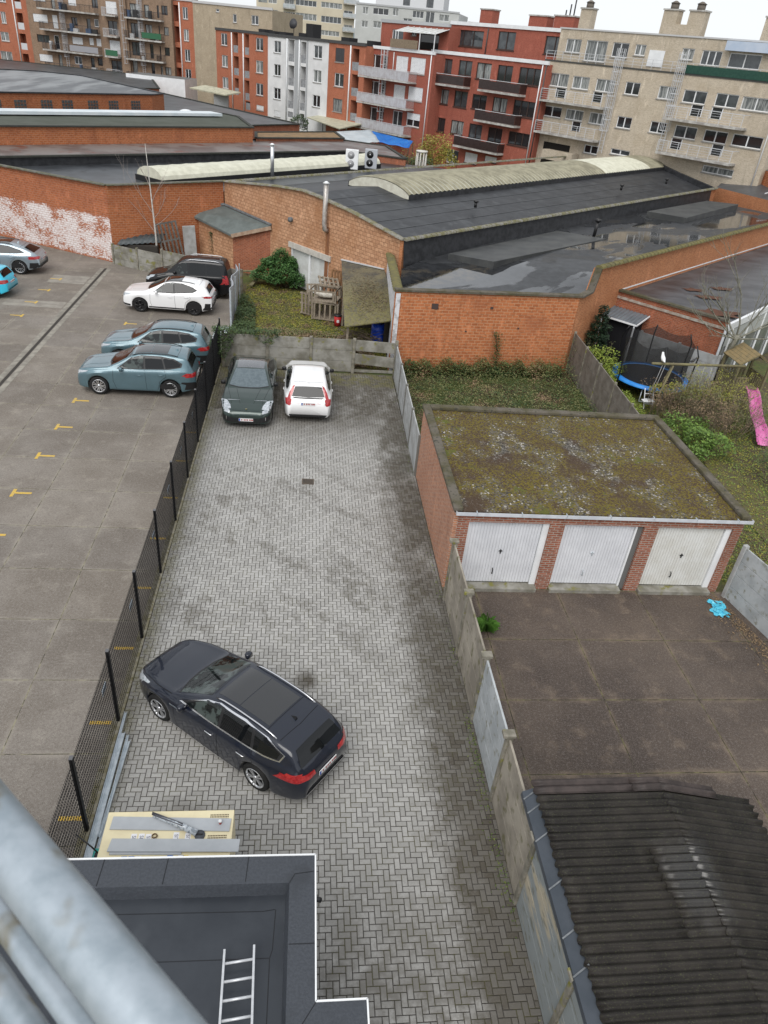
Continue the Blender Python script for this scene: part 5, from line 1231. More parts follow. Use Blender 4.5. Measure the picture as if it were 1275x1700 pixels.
# ---- brick wall block closing the right end
t = thing('brick_side_building', 'tall plain orange brick wall block at the right edge below the tan apartment block', 'building', (37.6, 66.6, 0))
m = MB(); m.prism([(-.6, 1.6), (1.2, -5.6), (20, 12), (16, 20)], -.1, [4.4, 4.5, 9.5, 9.5], 0, 1); m.build('wall', [BR_MS, ROOF], t)
m = MB(); m.prism([(3.0, 4.0), (2.6, -3.6), (22, 14), (18, 24)], 3, [6.5, 6.0, 10.5, 10.5], 0, 1); m.build('upper_wall', [BR_L2, ROOF], t)
m = MB(); m.bar((.8, -4.0, 4.9), (12, 6, 5.6), .06, .06); m.build('cable', WHITEP, t)
FACDATA = {
 'A': [(-0.33, 0.54, 10.02, 11.63), (-0.93, 0.55, 7.45, 8.77), (-1.52, 0.59, 4.53, 5.95)],
 'B': [(-0.11, 2.43, 10.67, 11.85), (3.29, 4.2, 10.08, 11.93), (6.68, 7.7, 10.76, 11.93), (9.32, 10.0, 10.16, 11.95), (10.65, 11.42, 10.92, 12.0), (0.33, 2.46, 13.6, 14.93), (3.46, 4.12, 12.79, 14.78), (6.47, 7.84, 13.51, 14.82), (10.59, 11.64, 13.52, 15.36), (0.09, 2.33, 7.89, 8.98), (3.15, 4.03, 7.07, 9.1), (6.38, 8.24, 8.09, 9.15), (9.42, 10.18, 8.2, 9.27), (10.68, 11.52, 8.22, 9.27), (0.01, 2.39, 5.06, 6.16), (3.51, 4.14, 4.33, 6.37), (6.37, 7.69, 5.26, 6.41), (9.3, 9.97, 4.65, 6.46), (10.57, 11.43, 5.38, 6.51), (12.95, 14.82, 12.87, 14.65), (13.06, 14.67, 10.05, 12.0), (12.99, 14.83, 7.29, 9.26), (12.98, 14.84, 4.55, 6.4), (22.5, 23.55, 13.56, 14.83), (22.72, 23.54, 10.76, 11.94), (22.63, 23.51, 7.92, 9.12), (22.51, 23.57, 5.15, 6.3), (19.54, 20.4, 12.93, 14.69), (19.54, 20.68, 10.26, 12.03), (20.08, 20.68, 7.28, 9.36), (20.1, 20.71, 4.44, 6.68), (21.72, 22.09, 13.07, 14.77), (21.82, 22.03, 10.17, 12.02), (21.77, 22.01, 7.29, 9.19), (21.73, 22.1, 4.46, 6.4), (16.99, 18.3, 10.05, 12.02), (16.92, 18.32, 7.49, 9.4), (16.78, 17.65, 4.82, 6.81), (17.09, 18.84, 12.8, 14.69)],
 'Bbalc': [(1.5, 11.65, 12.6, 12.67), (1.52, 11.55, 9.88, 9.75), (1.57, 11.59, 7.1, 6.96), (1.6, 11.5, 4.24, 3.99), (12.74, 15.05, 12.68, 13.0), (12.67, 14.98, 9.76, 10.29), (12.57, 14.92, 6.86, 7.41), (12.62, 15.02, 4.24, 4.57), (16.63, 22.83, 12.62, 12.82), (16.4, 22.73, 9.7, 9.99), (16.29, 22.78, 6.93, 7.2), (16.14, 22.82, 4.08, 4.56)],
 'C': [(5.18, 6.12, 13.33, 14.94), (5.19, 6.12, 10.34, 11.94), (5.2, 6.22, 7.46, 9.14), (5.15, 6.24, 4.58, 6.34), (14.29, 14.94, 13.57, 14.68), (17.57, 18.81, 13.57, 14.77), (11.27, 11.87, 14.74, 15.13), (5.09, 6.21, 2.68, 3.35)],
 'D': [(1.41, 3.11, 10.49, 11.98), (1.45, 3.13, 7.72, 9.24), (1.49, 3.16, 4.94, 6.41), (4.7, 6.01, 9.77, 12.2), (4.77, 6.1, 6.92, 9.31), (4.86, 6.01, 4.37, 6.53), (7.74, 8.85, 9.68, 12.17), (7.58, 8.9, 6.77, 9.35), (7.7, 8.84, 3.96, 6.48), (7.83, 9.02, 2.7, 3.8), (10.6, 12.39, 10.4, 11.91), (10.57, 12.38, 7.68, 9.18), (10.58, 12.38, 4.89, 6.38), (10.62, 12.49, 2.98, 3.62), (15.01, 16.63, 10.42, 11.8), (15.04, 16.61, 7.69, 9.07), (15.0, 16.67, 4.84, 6.23), (15.22, 16.64, 2.67, 3.41), (18.43, 19.72, 9.62, 12.12), (18.42, 19.75, 6.79, 9.17), (18.43, 19.75, 4.05, 6.3), (18.44, 19.68, 2.92, 3.63), (21.2, 22.34, 9.63, 12.02), (21.19, 22.38, 6.84, 9.24), (21.21, 22.35, 4.05, 6.43), (21.27, 22.28, 2.1, 3.66), (23.98, 25.7, 10.38, 11.8), (24.02, 25.73, 7.67, 9.07), (24.02, 25.66, 4.82, 6.2), (28.44, 30.23, 10.29, 11.79), (28.46, 30.33, 7.6, 9.08), (28.38, 30.29, 4.74, 6.22), (31.78, 33.09, 9.61, 11.91), (31.91, 33.25, 6.84, 9.19), (31.96, 33.25, 4.04, 6.37)],
 'E': [(0.57, 2.82, 10.15, 11.56), (3.27, 4.09, 10.14, 11.53), (5.56, 7.62, 9.5, 11.68), (8.08, 10.56, 10.09, 11.7), (0.56, 2.9, 6.63, 8.75), (3.21, 4.1, 7.4, 8.81), (5.55, 7.56, 6.47, 8.7), (8.13, 10.58, 7.31, 8.74), (0.51, 2.84, 3.85, 5.89), (3.14, 4.09, 4.67, 5.95), (5.76, 7.51, 3.87, 5.96), (8.25, 10.56, 4.58, 6.01)],
 'Ebalc': [(0.39, 9.48, 9.1, 10.18), (0.33, 9.42, 6.3, 7.42), (0.37, 8.65, 3.47, 4.58)],
 'EP': [(2.35, 4.33, 12.9, 14.31), (5.74, 6.55, 13.85, 14.22), (8.7, 10.66, 13.26, 14.22), (7.48, 8.76, 13.4, 14.11)],
 'F': [(2.37, 4.97, 10.52, 11.94), (6.01, 7.98, 10.52, 11.95), (8.68, 10.77, 10.41, 11.92), (11.69, 13.74, 10.35, 11.91), (14.65, 17.52, 10.4, 11.93), (2.14, 5.0, 7.46, 8.95), (5.91, 7.91, 7.4, 9.0), (8.66, 10.76, 7.52, 8.92), (11.69, 13.7, 7.54, 8.93), (14.6, 17.43, 7.48, 8.96), (2.11, 4.96, 4.61, 6.05), (5.92, 7.88, 4.66, 6.05), (8.78, 10.71, 4.53, 6.03), (11.65, 13.67, 4.54, 6.03), (14.6, 17.45, 4.69, 5.98), (5.85, 7.68, 1.57, 3.01), (8.7, 10.61, 2.01, 3.07), (11.73, 13.47, 2.58, 3.13)],
 'Fbalc': [(2.5, 8.35, 9.45, 10.38), (10.25, 16.03, 9.45, 10.44), (10.22, 16.0, 6.46, 7.4), (7.53, 14.36, 3.55, 4.38)],
 'FP': [(2.73, 7.27, 13.3, 14.82), (9.38, 11.79, 13.31, 14.96), (15.75, 18.23, 13.31, 14.87)],
 'G': [(-0.2, 2.36, 10.58, 11.75), (2.85, 4.88, 10.61, 11.69), (5.67, 7.85, 10.63, 11.69), (9.01, 10.61, 10.68, 11.72), (12.59, 14.39, 10.67, 11.71), (15.14, 17.42, 10.62, 11.63), (18.26, 20.36, 10.63, 11.66), (20.69, 23.23, 10.64, 11.63), (-0.18, 2.26, 7.83, 8.8), (2.81, 4.97, 7.84, 8.79), (5.71, 7.69, 7.81, 8.8), (8.97, 10.61, 7.83, 8.82), (12.65, 14.32, 7.87, 8.82), (15.23, 17.46, 7.79, 8.8), (18.17, 20.4, 7.82, 8.79), (20.86, 23.62, 7.85, 8.79), (5.89, 7.55, 5.14, 5.9), (9.05, 11.24, 5.5, 5.98), (18.98, 21.94, 5.39, 5.98)],
 'Gbalc': [(0.18, 7.62, 9.18, 10.35), (0.07, 7.67, 6.32, 7.36), (14.57, 21.87, 9.22, 10.44), (14.63, 21.83, 6.44, 7.58)],
 'GP': [(1.03, 2.85, 13.62, 14.77), (3.45, 5.92, 13.05, 14.79), (6.51, 8.31, 13.58, 14.77), (9.0, 10.13, 13.88, 14.75), (13.83, 15.04, 13.86, 14.74), (15.78, 17.67, 13.6, 14.71), (18.35, 21.22, 13.58, 14.68), (10.49, 12.21, 13.19, 14.48)],
 'H': [(-4.3, -2.01, 19.72, 20.76), (-3.53, -1.73, 16.56, 18.31), (-0.0, 2.59, 18.88, 21.17), (-0.21, 2.92, 15.49, 18.2), (-0.16, 1.77, 13.64, 14.77), (3.05, 8.72, 19.96, 21.25), (3.12, 8.84, 16.81, 18.29), (9.95, 15.69, 20.1, 21.35), (10.08, 15.62, 16.74, 18.21), (10.22, 15.26, 13.78, 14.94), (16.22, 18.63, 18.88, 19.94), (16.41, 18.84, 15.64, 16.73), (-5.31, 18.91, 22.32, 20.25)],
 'K': [(11.78, 13.1, 18.49, 19.82), (14.26, 17.96, 18.63, 19.84), (18.92, 20.27, 18.71, 20.14), (23.59, 26.17, 18.72, 20.04), (29.76, 32.11, 18.6, 19.83), (11.75, 13.22, 15.96, 17.19), (14.47, 16.39, 16.05, 17.34), (21.55, 23.61, 17.91, 18.46), (26.66, 28.69, 17.97, 20.11), (26.79, 28.64, 21.67, 22.57), (22.26, 23.67, 21.28, 22.05), (10.38, 34.46, 20.38, 20.43)],
}
# ================================================================== APARTMENT BLOCKS
BR_RED = BRICK('red_facade_brick', (.37, .105, .07), (.31, .085, .058), (.34, .16, .12), .22, .075, .008, (.3, .09, .06), .35)
BR_OR = BRICK('orange_facade_brick', (.44, .15, .085), (.38, .125, .07), (.4, .2, .13), .22, .075, .008, (.32, .11, .06), .4)
BR_TAN = BRICK('tan_facade_brick', (.56, .485, .38), (.47, .40, .31), (.47, .41, .33), .22, .075, .007, (.36, .29, .2), .45)
BR_BRN = BRICK('brown_facade_brick', (.32, .21, .14), (.23, .15, .1), (.3, .24, .18), .22, .075, .01, (.16, .11, .08), .5)
BR_TAN2 = BRICK('dull_tan_brick', (.44, .37, .27), (.38, .31, .22), (.38, .32, .25), .22, .075, .007, (.28, .23, .17), .5)
FGL = [M('window_glass_dark', (.02, .023, .026), rough=.04, spec=.8), M('window_glass_grey', (.07, .08, .085), (.03, .035, .04), scale=1.3, rough=.05, spec=.8),
       M('window_glass_curtain', (.30, .31, .30), (.12, .13, .13), scale=2.5, lo=.45, hi=.55, rough=.12, stretch=(3, 3, .3))]
FRW = M('white_window_frame', (.74, .75, .76), rough=.4); FRD = M('brown_window_frame', (.055, .035, .03), rough=.5); FRG = M('grey_window_frame', (.16, .17, .18), rough=.5)
SHW = M('white_roller_shutter', (.74, .75, .76), (.68, .69, .7), scale=3, rough=.5); SHG = M('grey_roller_shutter', (.06, .06, .065), rough=.6)
SILL = M('stone_sill', (.34, .33, .31), (.26, .25, .23), scale=5, rough=.8)
SLAB = M('balcony_concrete', (.5, .49, .46), (.3, .28, .26), scale=1.5, rough=.85)
RAILW = M('pale_rail', (.55, .56, .58), rough=.4); RAILB = M('dark_rail', (.05, .05, .055), rough=.5); BRNP = M('dark_brown_panel', (.028, .017, .016), (.045, .03, .028), scale=6, rough=.3)
ROOFG = M('gravel_flat_roof', (.12, .12, .12), (.17, .17, .165), scale=2, rough=.8)
fr_ = random.Random(11)
def facade(name, label, A, B, u0, u1, z1, wallm, wins, depth=10, z0=-.1, shift=0, loggias=(), fascia=None, sidem=None, cat='apartment building', parapet=.25):
    A = Vector(A); B = Vector(B); e = (B-A).normalized(); nrm = Vector((-e.y, e.x))
    base = A+nrm*shift
    t = thing(name, label, cat, (base.x, base.y, 0), math.atan2(e.y, e.x))
    holes = [(a, b, c_, d, .16) for a, b, c_, d in wins]+[(a, b, c_, d, 1.3) for a, b, c_, d in loggias]
    us = sorted(set([u0, u1]+[x for h in holes for x in h[:2] if u0 < x < u1])); zs = sorted(set([z0, z1]+[x for h in holes for x in h[2:4] if z0 < x < z1]))
    m = MB()
    for a, b in zip(us, us[1:]):
        for c_, d in zip(zs, zs[1:]):
            x, y = (a+b)/2, (c_+d)/2
            if any(h[0] < x < h[1] and h[2] < y < h[3] for h in holes): continue
            m.add([(a, 0, c_), (b, 0, c_), (b, 0, d), (a, 0, d)], [(0, 1, 2, 3)])
    for a, b, c_, d, dp in holes:
        a = max(a, u0); b = min(b, u1)
        m.add([(a, 0, c_), (b, 0, c_), (b, 0, d), (a, 0, d), (a, dp, c_), (b, dp, c_), (b, dp, d), (a, dp, d)], [(0, 4, 5, 1), (3, 2, 6, 7), (0, 3, 7, 4), (1, 5, 6, 2)]+([(4, 7, 6, 5)] if dp > 1 else []))
    m.build('wall', wallm, t)
    m = MB(); m.add([(u0, 0, z0), (u0, depth, z0), (u0, depth, z1), (u0, 0, z1)], [(0, 3, 2, 1)]); m.add([(u1, 0, z0), (u1, depth, z0), (u1, depth, z1), (u1, 0, z1)], [(0, 1, 2, 3)])
    m.add([(u0, depth, z0), (u1, depth, z0), (u1, depth, z1), (u0, depth, z1)], [(0, 3, 2, 1)]); m.build('gable_walls', sidem or wallm, t)
    m = MB(); m.poly([(u0, 0, z1), (u1, 0, z1), (u1, depth, z1), (u0, depth, z1)]); m.build('roof', ROOFG, t)
    if fascia:
        m = MB(); m.box(u0-.05, -.12, z1-.05, u1+.05, .15, z1+.28); m.build('fascia', fascia, t)
    return t
def window(t, r, fm=FRW, style='auto', mull=None, y=.14, sill=SILL):
    a, b, c_, d = r; w_ = b-a; h = d-c_
    g = FGL[0 if fr_.random() < .28 else (1 if fr_.random() < .45 else 2)] if style == 'auto' else FGL[style] if isinstance(style, int) else FGL[0]
    m = MB(); m.add([(a, y, c_), (b, y, c_), (b, y, d), (a, y, d)], [(0, 1, 2, 3)]); wn = m.build('window', g, t)
    m = MB(); f = .07
    m.box(a, y-.06, c_, b, y-.005, c_+f); m.box(a, y-.06, d-f, b, y-.005, d); m.box(a, y-.06, c_+f, a+f, y-.005, d-f); m.box(b-f, y-.06, c_+f, b, y-.005, d-f)
    n = mull if mull is not None else (1 if w_ > 1.0 else 0)+(1 if w_ > 2.4 else 0)
    for i in range(n):
        x = a+w_*(i+1)/(n+1); m.box(x-f*.7, y-.065, c_+f, x+f*.7, y-.008, d-f)
    m.build('frame', fm, wn)
    if style in ('shut', 'half'):
        zz = c_+f if style == 'shut' else c_+h*.5
        m = MB(); k = max(2, int((d-zz)/.12)); 
        for i in range(k): m.box(a+f*.5, y-.10, zz+(d-zz)*i/k+.01, b-f*.5, y-.07, zz+(d-zz)*(i+1)/k)
        m.build('roller_shutter', SHW if fm is not FRG else SHG, wn)
    if sill is not None and h < 2.0:
        m = MB(); m.box(a-.06, -.07, c_-.09, b+.06, y-.06, c_-.003); m.build('sill', sill, wn)
    return wn
def balcony(t, u0, u1, z, rail_h=.95, dep=1.3, style='bars', slab=.18, slabm=SLAB, railm=RAILW):
    m = MB(); m.box(u0, -dep, z-slab, u1, -.003, z); b_ = m.build('balcony', slabm, t)
    m = MB()
    for y0_, x0, x1 in ((-dep+.04, u0+.04, u1-.04),): m.box(x0, y0_-.025, z+rail_h-.05, x1, y0_+.025, z+rail_h)
    for x in (u0+.04, u1-.04): m.box(x-.025, -dep+.06, z+rail_h-.05, x+.025, -.01, z+rail_h)
    if style == 'bars':
        n = int((u1-u0)/.14)
        for i in range(n+1): x = u0+.04+(u1-u0-.08)*i/n; q = .02 if i % 6 == 0 else .009; m.box(x-q, -dep+.04-q, z, x+q, -dep+.04+q, z+rail_h-.051)
        n = int(dep/.14)
        for x in (u0+.04, u1-.04):
            for i in range(1, n): y = -dep+.04+(dep)*i/n; m.box(x-.009, y-.009, z, x+.009, y+.009, z+rail_h-.051)
    if style == 'lines':
        n = max(2, int((u1-u0)/1.0))
        for i in range(n+1): x = u0+.04+(u1-u0-.08)*i/n; m.box(x-.02, -dep+.02, z, x+.02, -dep+.06, z+rail_h-.051)
        for k in range(1, 5): m.box(u0+.06, -dep+.03, z+rail_h*k/5, u1-.06, -dep+.045, z+rail_h*k/5+.02)
    m.build('railing', railm, b_)
    if style in ('panel', 'glass'):
        m = MB(); m.box(u0+.06, -dep+.02, z+.06, u1-.06, -dep+.05, z+rail_h-.13 if style == 'panel' else z+rail_h-.06)
        for x in (u0+.02, u1-.05): m.box(x, -dep+.06, z+.06, x+.03, -.02, z+rail_h-.13)
        m.build('panel', BRNP if style == 'panel' else M('frosted_panel', (.38, .42, .43), (.48, .5, .52), scale=2, rough=.3), b_)
    return b_
def downpipe(t, u, z0, z1, m_=None, r=.06):
    m = MB(); m.tube([(u, -.09, z0), (u, -.09, z1)], r, 8); m.build('downpipe', m_ or M('pale_downpipe', (.6, .6, .6), rough=.4), t)
def cage_ladder(t, u, z0, z1, lean=0):
    m = MB()
    for x in (u-.22, u+.22): m.box(x-.025, -.28, z0, x+.025, -.23, z1)
    k = z0+.2
    while k < z1: m.box(u-.22, -.27, k, u+.22, -.24, k+.03); k += .3
    k = z0+2
    while k < z1-.1:
        for i in range(6):
            a0_, a1_ = math.pi*i/6, math.pi*(i+1)/6
            m.bar((u+math.cos(a0_)*.38, -.25-math.sin(a0_)*.7, k), (u+math.cos(a1_)*.38, -.25-math.sin(a1_)*.7, k), .04, .05)
        k += 1.0
    for i in (0, 1.5, 3, 4.5, 6): an = math.pi*i/6; x, y = u+math.cos(an)*.38, -.25-math.sin(an)*.7; m.bar((x, y, z0+2), (x, y, z1), .035)
    m.build('caged_ladder', RAILW, t)
def chimney(t, u0, u1, z0, z1, mat, y0=.5, dep=1.3, pot=True):
    m = MB(); m.box(u0, y0, z0, u1, y0+dep, z1); c_ = m.build('chimney', mat, t)
    m = MB(); m.box(u0-.08, y0-.08, z1, u1+.08, y0+dep+.08, z1+.12); m.build('cap', SLAB, c_)
    if pot:
        x = (u0+u1)/2; y = y0+dep/2; m = MB(); m.tube([(x, y, z1+.1), (x, y, z1+.55)], .36, 12); m.tube([(x, y, z1+.55), (x, y, z1+.75)], .45, 12, r2=.1); m.build('pot', M('dark_chimney_pot', (.16, .14, .12), rough=.8), c_)
    return c_
DP = {k: FACDATA[k] for k in FACDATA}

# ---- G : tan block on the right
A_, B_2 = (24.5, 85.0), (37.2, 68.3)
G = facade('apartment_block', 'tan brick apartment block with two tiers of metal balconies and caged ladders on the right', A_, B_2, -1.0, 24.4, 12.75, BR_TAN, DP['G'], 11)
for i, r in enumerate(DP['G']): window(G, r, FRW, 'auto', 1)
for i, r in enumerate([DP['G'][k] for k in (0, 2, 5, 6, 9, 13, 14)]):       # glazed doors below the window line
    a, b, c_, d = r; x0, x1 = (a, a+(b-a)*.5) if i % 2 else (a+(b-a)*.5, b)
    m = MB(); m.add([(x0, -.01, c_-.95), (x1, -.01, c_-.95), (x1, -.01, c_-.1), (x0, -.01, c_-.1)], [(0, 1, 2, 3)]); o = m.build('balcony_door', FGL[0], G)
    m = MB(); m.box(x0, -.04, c_-.98, x0+.07, -.012, c_-.1); m.box(x1-.07, -.04, c_-.98, x1, -.012, c_-.1); m.build('frame', FRW, o)
for (u0, u1, z) in ((.1, 7.6, 9.35), (.1, 7.6, 6.45), (14.6, 21.9, 9.3), (14.6, 21.9, 6.5)): balcony(G, u0, u1, z, 1.0, 1.3, 'lines')
m = MB(); m.box(-1.0, -.05, 12.72, 24.4, .1, 12.86); m.build('parapet_edge', M('parapet_dark', (.07, .07, .065), rough=.7), G)
m = MB()
for k in range(25): m.box(-1+k*1.02, .0, 12.86, -.96+k*1.02, .04, 13.65)
for z in (13.1, 13.35, 13.62): m.box(-1, .0, z, 24.3, .03, z+.03)
m.build('roof_railing', RAILW, G)
m = MB(); m.box(14.7, -.09, 12.85, 24.4, -.02, 13.5); m.build('green_screen', M('dark_green_screen', (.02, .06, .045), (.03, .08, .06), scale=6, rough=.7), G)
cage_ladder(G, 8.0, 5.4, 14.3); cage_ladder(G, 14.45, 6.2, 14.4)
downpipe(G, 23.9, 4, 12.5); downpipe(G, -.7, 3, 12.5)
m = MB()
for u, z in ((8.4, 10.9), (16.6, 11.6), (3.9, 8.3)): m.box(u, -.12, z-.1, u+.2, -.01, z+.12)
m = MB(); m.box(.8, -.02, 3.2, 4.2, .02, 5.5); m.build('recess_shade_panel', M('recess_shade_panel', (.02, .018, .016), rough=.9), G)  # flat near-black panel: shade of an opening put into the colour
m = MB(); m.box(1.7, -1.3, 4.0, 5.5, -.1, 4.9); m.build('garden_wall', BR_TAN, G)
GP = facade('penthouse_storey', 'set-back tan top storey with chimneys above the tan balcony block', A_, B_2, .1, 24.6, 15.6, BR_TAN, DP['GP'][:7], 9, 12.76, shift=1.9)
GP.location = G.location+Vector((.3, .5, 0))
# shift so that its windows stay where they belong
for i, r in enumerate(DP['GP'][:7]): window(GP, r, FRW, 'auto', 1 if i != 5 else 2)
chimney(GP, 1.7, 3.0, 15.6, 17.3, BR_TAN, .5, .9); chimney(GP, 10.75, 12.2, 15.6, 17.5, BR_TAN, .5, .9); chimney(GP, 13.3, 14.8, 15.6, 17.5, BR_TAN, .5, .9); chimney(GP, 20.3, 22.0, 15.6, 17.3, BR_TAN, .5, .9)
for o_, k_ in ((G, 1.015), (GP, 1.015)): o_.scale = (k_, k_, k_); o_.location = (o_.location.x*k_, o_.location.y*k_, 12.3*(1-k_))
m = MB(); m.box(12.2, .52, 15.6, 13.3, 1.38, 16.5); m.build('chimney_link', BR_TAN, GP)
m = MB(); m.box(0, -.08, 15.55, 24.6, .2, 15.68); m.build('fascia', M('pale_metal_edge', (.5, .5, .5), rough=.5), GP)
m = MB(); m.box(18.0, -.5, 14.8, 24.6, -.02, 15.5); m.build('blue_awning_box', M('pale_blue_metal', (.42, .5, .62), (.5, .56, .66), scale=1, rough=.5), GP)
m = MB(); m.box(10.6, -.06, 13.1, 12.2, -.02, 14.4); m.build('white_door', WHITEP, GP)

# ---- F : red block
A_, B_2 = (12.66, 98.3), (21.63, 86.7)
F = facade('apartment_block', 'red brick apartment block with four dark brown panelled balconies and white cornice', A_, B_2, 1.6, 18.2, 12.4, BR_RED, DP['F'], 12, fascia=WHITEP)
for i, r in enumerate(DP['F']): window(F, r, FRD if i < 15 else FRW, 'auto' if i < 15 else ('shut' if i > 15 else 1), 1 if r[1]-r[0] < 2.4 else 2, sill=FRD)
for a, b, z, d in ((2.5, 8.1, 9.5, 0), (10.2, 16.0, 9.5, 0), (10.2, 16.0, 6.6, 0), (7.6, 14.3, 3.7, 0)): balcony(F, a, b, z, 1.0, 1.15, 'panel', .2)
for u in (1.75, 17.6): downpipe(F, u, 2.5, 12.3, WHITEP)
downpipe(F, 18.05, 2.5, 12.3, M('dark_pipe', (.08, .08, .08), rough=.5))
FP = facade('penthouse_storey', 'set-back red brick top storey with three brick chimney stacks and white roof edge', A_, B_2, 2.2, 18.5, 15.3, BR_RED, DP['FP'], 9, 12.45, shift=1.9, fascia=WHITEP)
FP.location = F.location+Vector((1.6, 1.2, 0))
for i, r in enumerate(DP['FP']): window(FP, r, FRD, 1, 2 if i == 0 else 1, sill=FRD)
for a, b, z in ((4.6, 6.4, 16.9), (11.6, 14.0, 16.6), (14.9, 17.4, 16.7)): chimney(FP, a, b, 15.3, z, BR_RED, 2.0, 1.2, pot=False)
m = MB(); [m.tube([(15.8+i*.5, 2.6, 16.7), (15.8+i*.5, 2.6, 17.3+i*.5)], .07, 6) for i in range(3)]; m.build('flue_pots', BLACKP, FP)
downpipe(FP, 7.9, 12.6, 15.1, M('dark_pipe', (.08, .08, .08)))

for o_ in (F, FP): k_ = 1.022; o_.scale = (k_, k_, k_); o_.location = (o_.location.x*k_, o_.location.y*k_, 12.3*(1-k_))
# ---- E : red block with galvanised balconies
A_, B_2 = (6.63, 105.8), (13.26, 97.2)
E_ = facade('apartment_block', 'red brick block with three long pale metal balconies and white roller shutters', A_, B_2, -.9, 11.9, 12.2, BR_RED, DP['E'], 12, fascia=WHITEP)
for i, r in enumerate(DP['E']):
    st_ = 'shut' if i % 4 in (2, 3) and i < 8 else ('half' if i == 11 else 'auto'); window(E_, r, FRW, st_, 1 if i % 4 != 1 else 0)
for z in (9.2, 6.4, 3.55): balcony(E_, .3, 9.4, z, 1.05, 1.4, 'bars', .16); 
m = MB()
for z in (9.2, 6.4, 3.55): m.box(.36, -1.36, z+.05, 9.3, -1.345, z+.95)
m.build('screen_panel', M('dusty_screen', (.36, .33, .34), (.45, .45, .47), scale=2, rough=.6), E_)
cage_ladder(E_, 3.9, 3.6, 12.2)
downpipe(E_, 11.5, 2, 12.1, WHITEP); downpipe(E_, 5.2, 9.5, 12.0)
EP = facade('penthouse_storey', 'set-back red brick roof storey with white glazed canopy and timber screen', A_, B_2, .3, 11.9, 15.0, BR_RED, DP['EP'][:2], 7, 12.25, shift=1.9, fascia=M('grey_fascia', (.4, .41, .42), rough=.6))
EP.location = E_.location+Vector((1.57, 1.2, 0))
for i, r in enumerate(DP['EP'][:2]): window(EP, r, FRW, 1, 1)
m = MB(); m.box(7.2, -.03, 12.6, 10.4, -.005, 14.2); m.build('glass_door', FGL[0], EP)
m = MB(); m.add([(5.2, -2.2, 14.1), (11.9, -2.2, 14.1), (11.9, -.02, 14.7), (5.2, -.02, 14.7)], [(0, 1, 2, 3)])
m.build('canopy', M('translucent_canopy', (.6, .62, .62), (.45, .45, .4), scale=3, rough=.4), EP)
m = MB()
for k in range(8): x = 5.2+6.7*k/7; m.bar((x, -2.2, 14.14), (x, -.02, 14.74), .07, .05)
for x in (5.3, 9.4, 11.8): m.box(x-.04, -2.2, 12.4, x+.04, -2.12, 14.1)
m.build('canopy_frame', WHITEP, EP)
m = MB()
for k in range(34): m.box(4.6+k*.137, -2.3, 12.5, 4.7+k*.137, -2.26, 13.35)
m.build('timber_screen', M('weathered_timber', (.22, .17, .12), (.3, .24, .17), scale=8, rough=.85), EP)

# ---- D : orange / white / orange row
A_, B_2 = (-14.5, 130.9), (7.0, 103.1)
Dw = DP['D']
def win_of(lo, hi): return [r for r in Dw if lo <= r[0] < hi]
def is_log(r): return (r[3]-r[2] > 1.9 or r[1]-r[0] < 1.36) and r[1]-r[0] < 1.6
for nm, lb, lo, hi, mat, z1 in (('row_house_block', 'orange brick block with narrow recessed loggias left of the white rendered one', .0, 13.55, BR_OR, 12.35), ('row_house_block', 'white rendered block with grey loggia bay between two orange brick ones', 13.55, 27.1, M('white_render_wall', (.72, .72, .72), (.62, .62, .62), scale=.6, rough=.8), 12.3), ('row_house_block', 'orange brick block with one window bay right of the white rendered one', 27.1, 34.2, BR_OR, 12.3)):
    W_ = win_of(lo, hi); lg = [r for r in W_ if is_log(r)]; ww = [r for r in W_ if not is_log(r)]
    t = facade(nm, lb, A_, B_2, lo, hi, z1, mat, ww, 9, loggias=lg, fascia=M('dark_roof_edge', (.07, .07, .07), rough=.6))
    for i, r in enumerate(ww): window(t, r, FRW if not (hi > 33 and i in (0, 2)) else FRG, 'shut' if (r[3]-r[2] < .8 or (hi > 33 and i == 0)) else 'auto', 1)
    for r in lg:
        a, b, c_, d = r
        m = MB(); m.box(a+.01, .04, c_+.0, b-.01, .08, c_+.9); m.build('loggia_rail', M('grey_rail_panel', (.3, .31, .32), (.2, .2, .21), scale=4, rough=.6), t)
        m = MB(); m.box(a+.15, 1.2, c_+.05, b-.3, 1.28, d-.3); m.build('loggia_door', FGL[fr_.randrange(3)], t)
    cols = sorted(set(round(r[0], 0) for r in lg))
    for r in [q for q in lg if q[3] > 11]: downpipe(t, r[0]-.25, 2.5, 12.2, WHITEP if 'white' in lb else None, .09)
    if 'grey loggia' in lb:
        m = MB(); m.box(17.9, -.03, 2, 18.35, -.004, 12.2); m.box(19.85, -.03, 2, 21.15, -.004, 12.2); m.box(22.45, -.03, 2, 22.8, -.004, 12.2); m.build('grey_bay', M('grey_render', (.38, .39, .4), rough=.8), t)
    for u, w_, h in ((9.5, 1.5, .5), (12.2, 2.6, .4), (14.6, 1.4, .4), (19.0, 1.9, .5), (20.6, 1.5, 1.6), (28.0, 1.6, .5), (33.0, 1.8, .4)):
        if lo < u < hi-.5: m = MB(); m.box(u, 1.2, 12.3, min(u+w_, hi-.1), 2.6, 12.5+h); m.build('roof_box', M('black_roof_box', (.025, .025, .027), rough=.7), t)
t = thing('satellite_dish', 'dark satellite dish on the roof of the white rendered block', 'antenna', (-2.6, 117.5, 12.9))
m = MB(); m.tube([(0, 0, 0), (0, 0, 1.0)], .05, 6); m.build('mast', BLACKP, t)
m = MB(); m.tube([(0, -.1, 1.0), (-.12, -.25, 1.05)], .55, 14, r2=.62); m.build('dish', M('dark_dish', (.06, .06, .065), rough=.5), t)

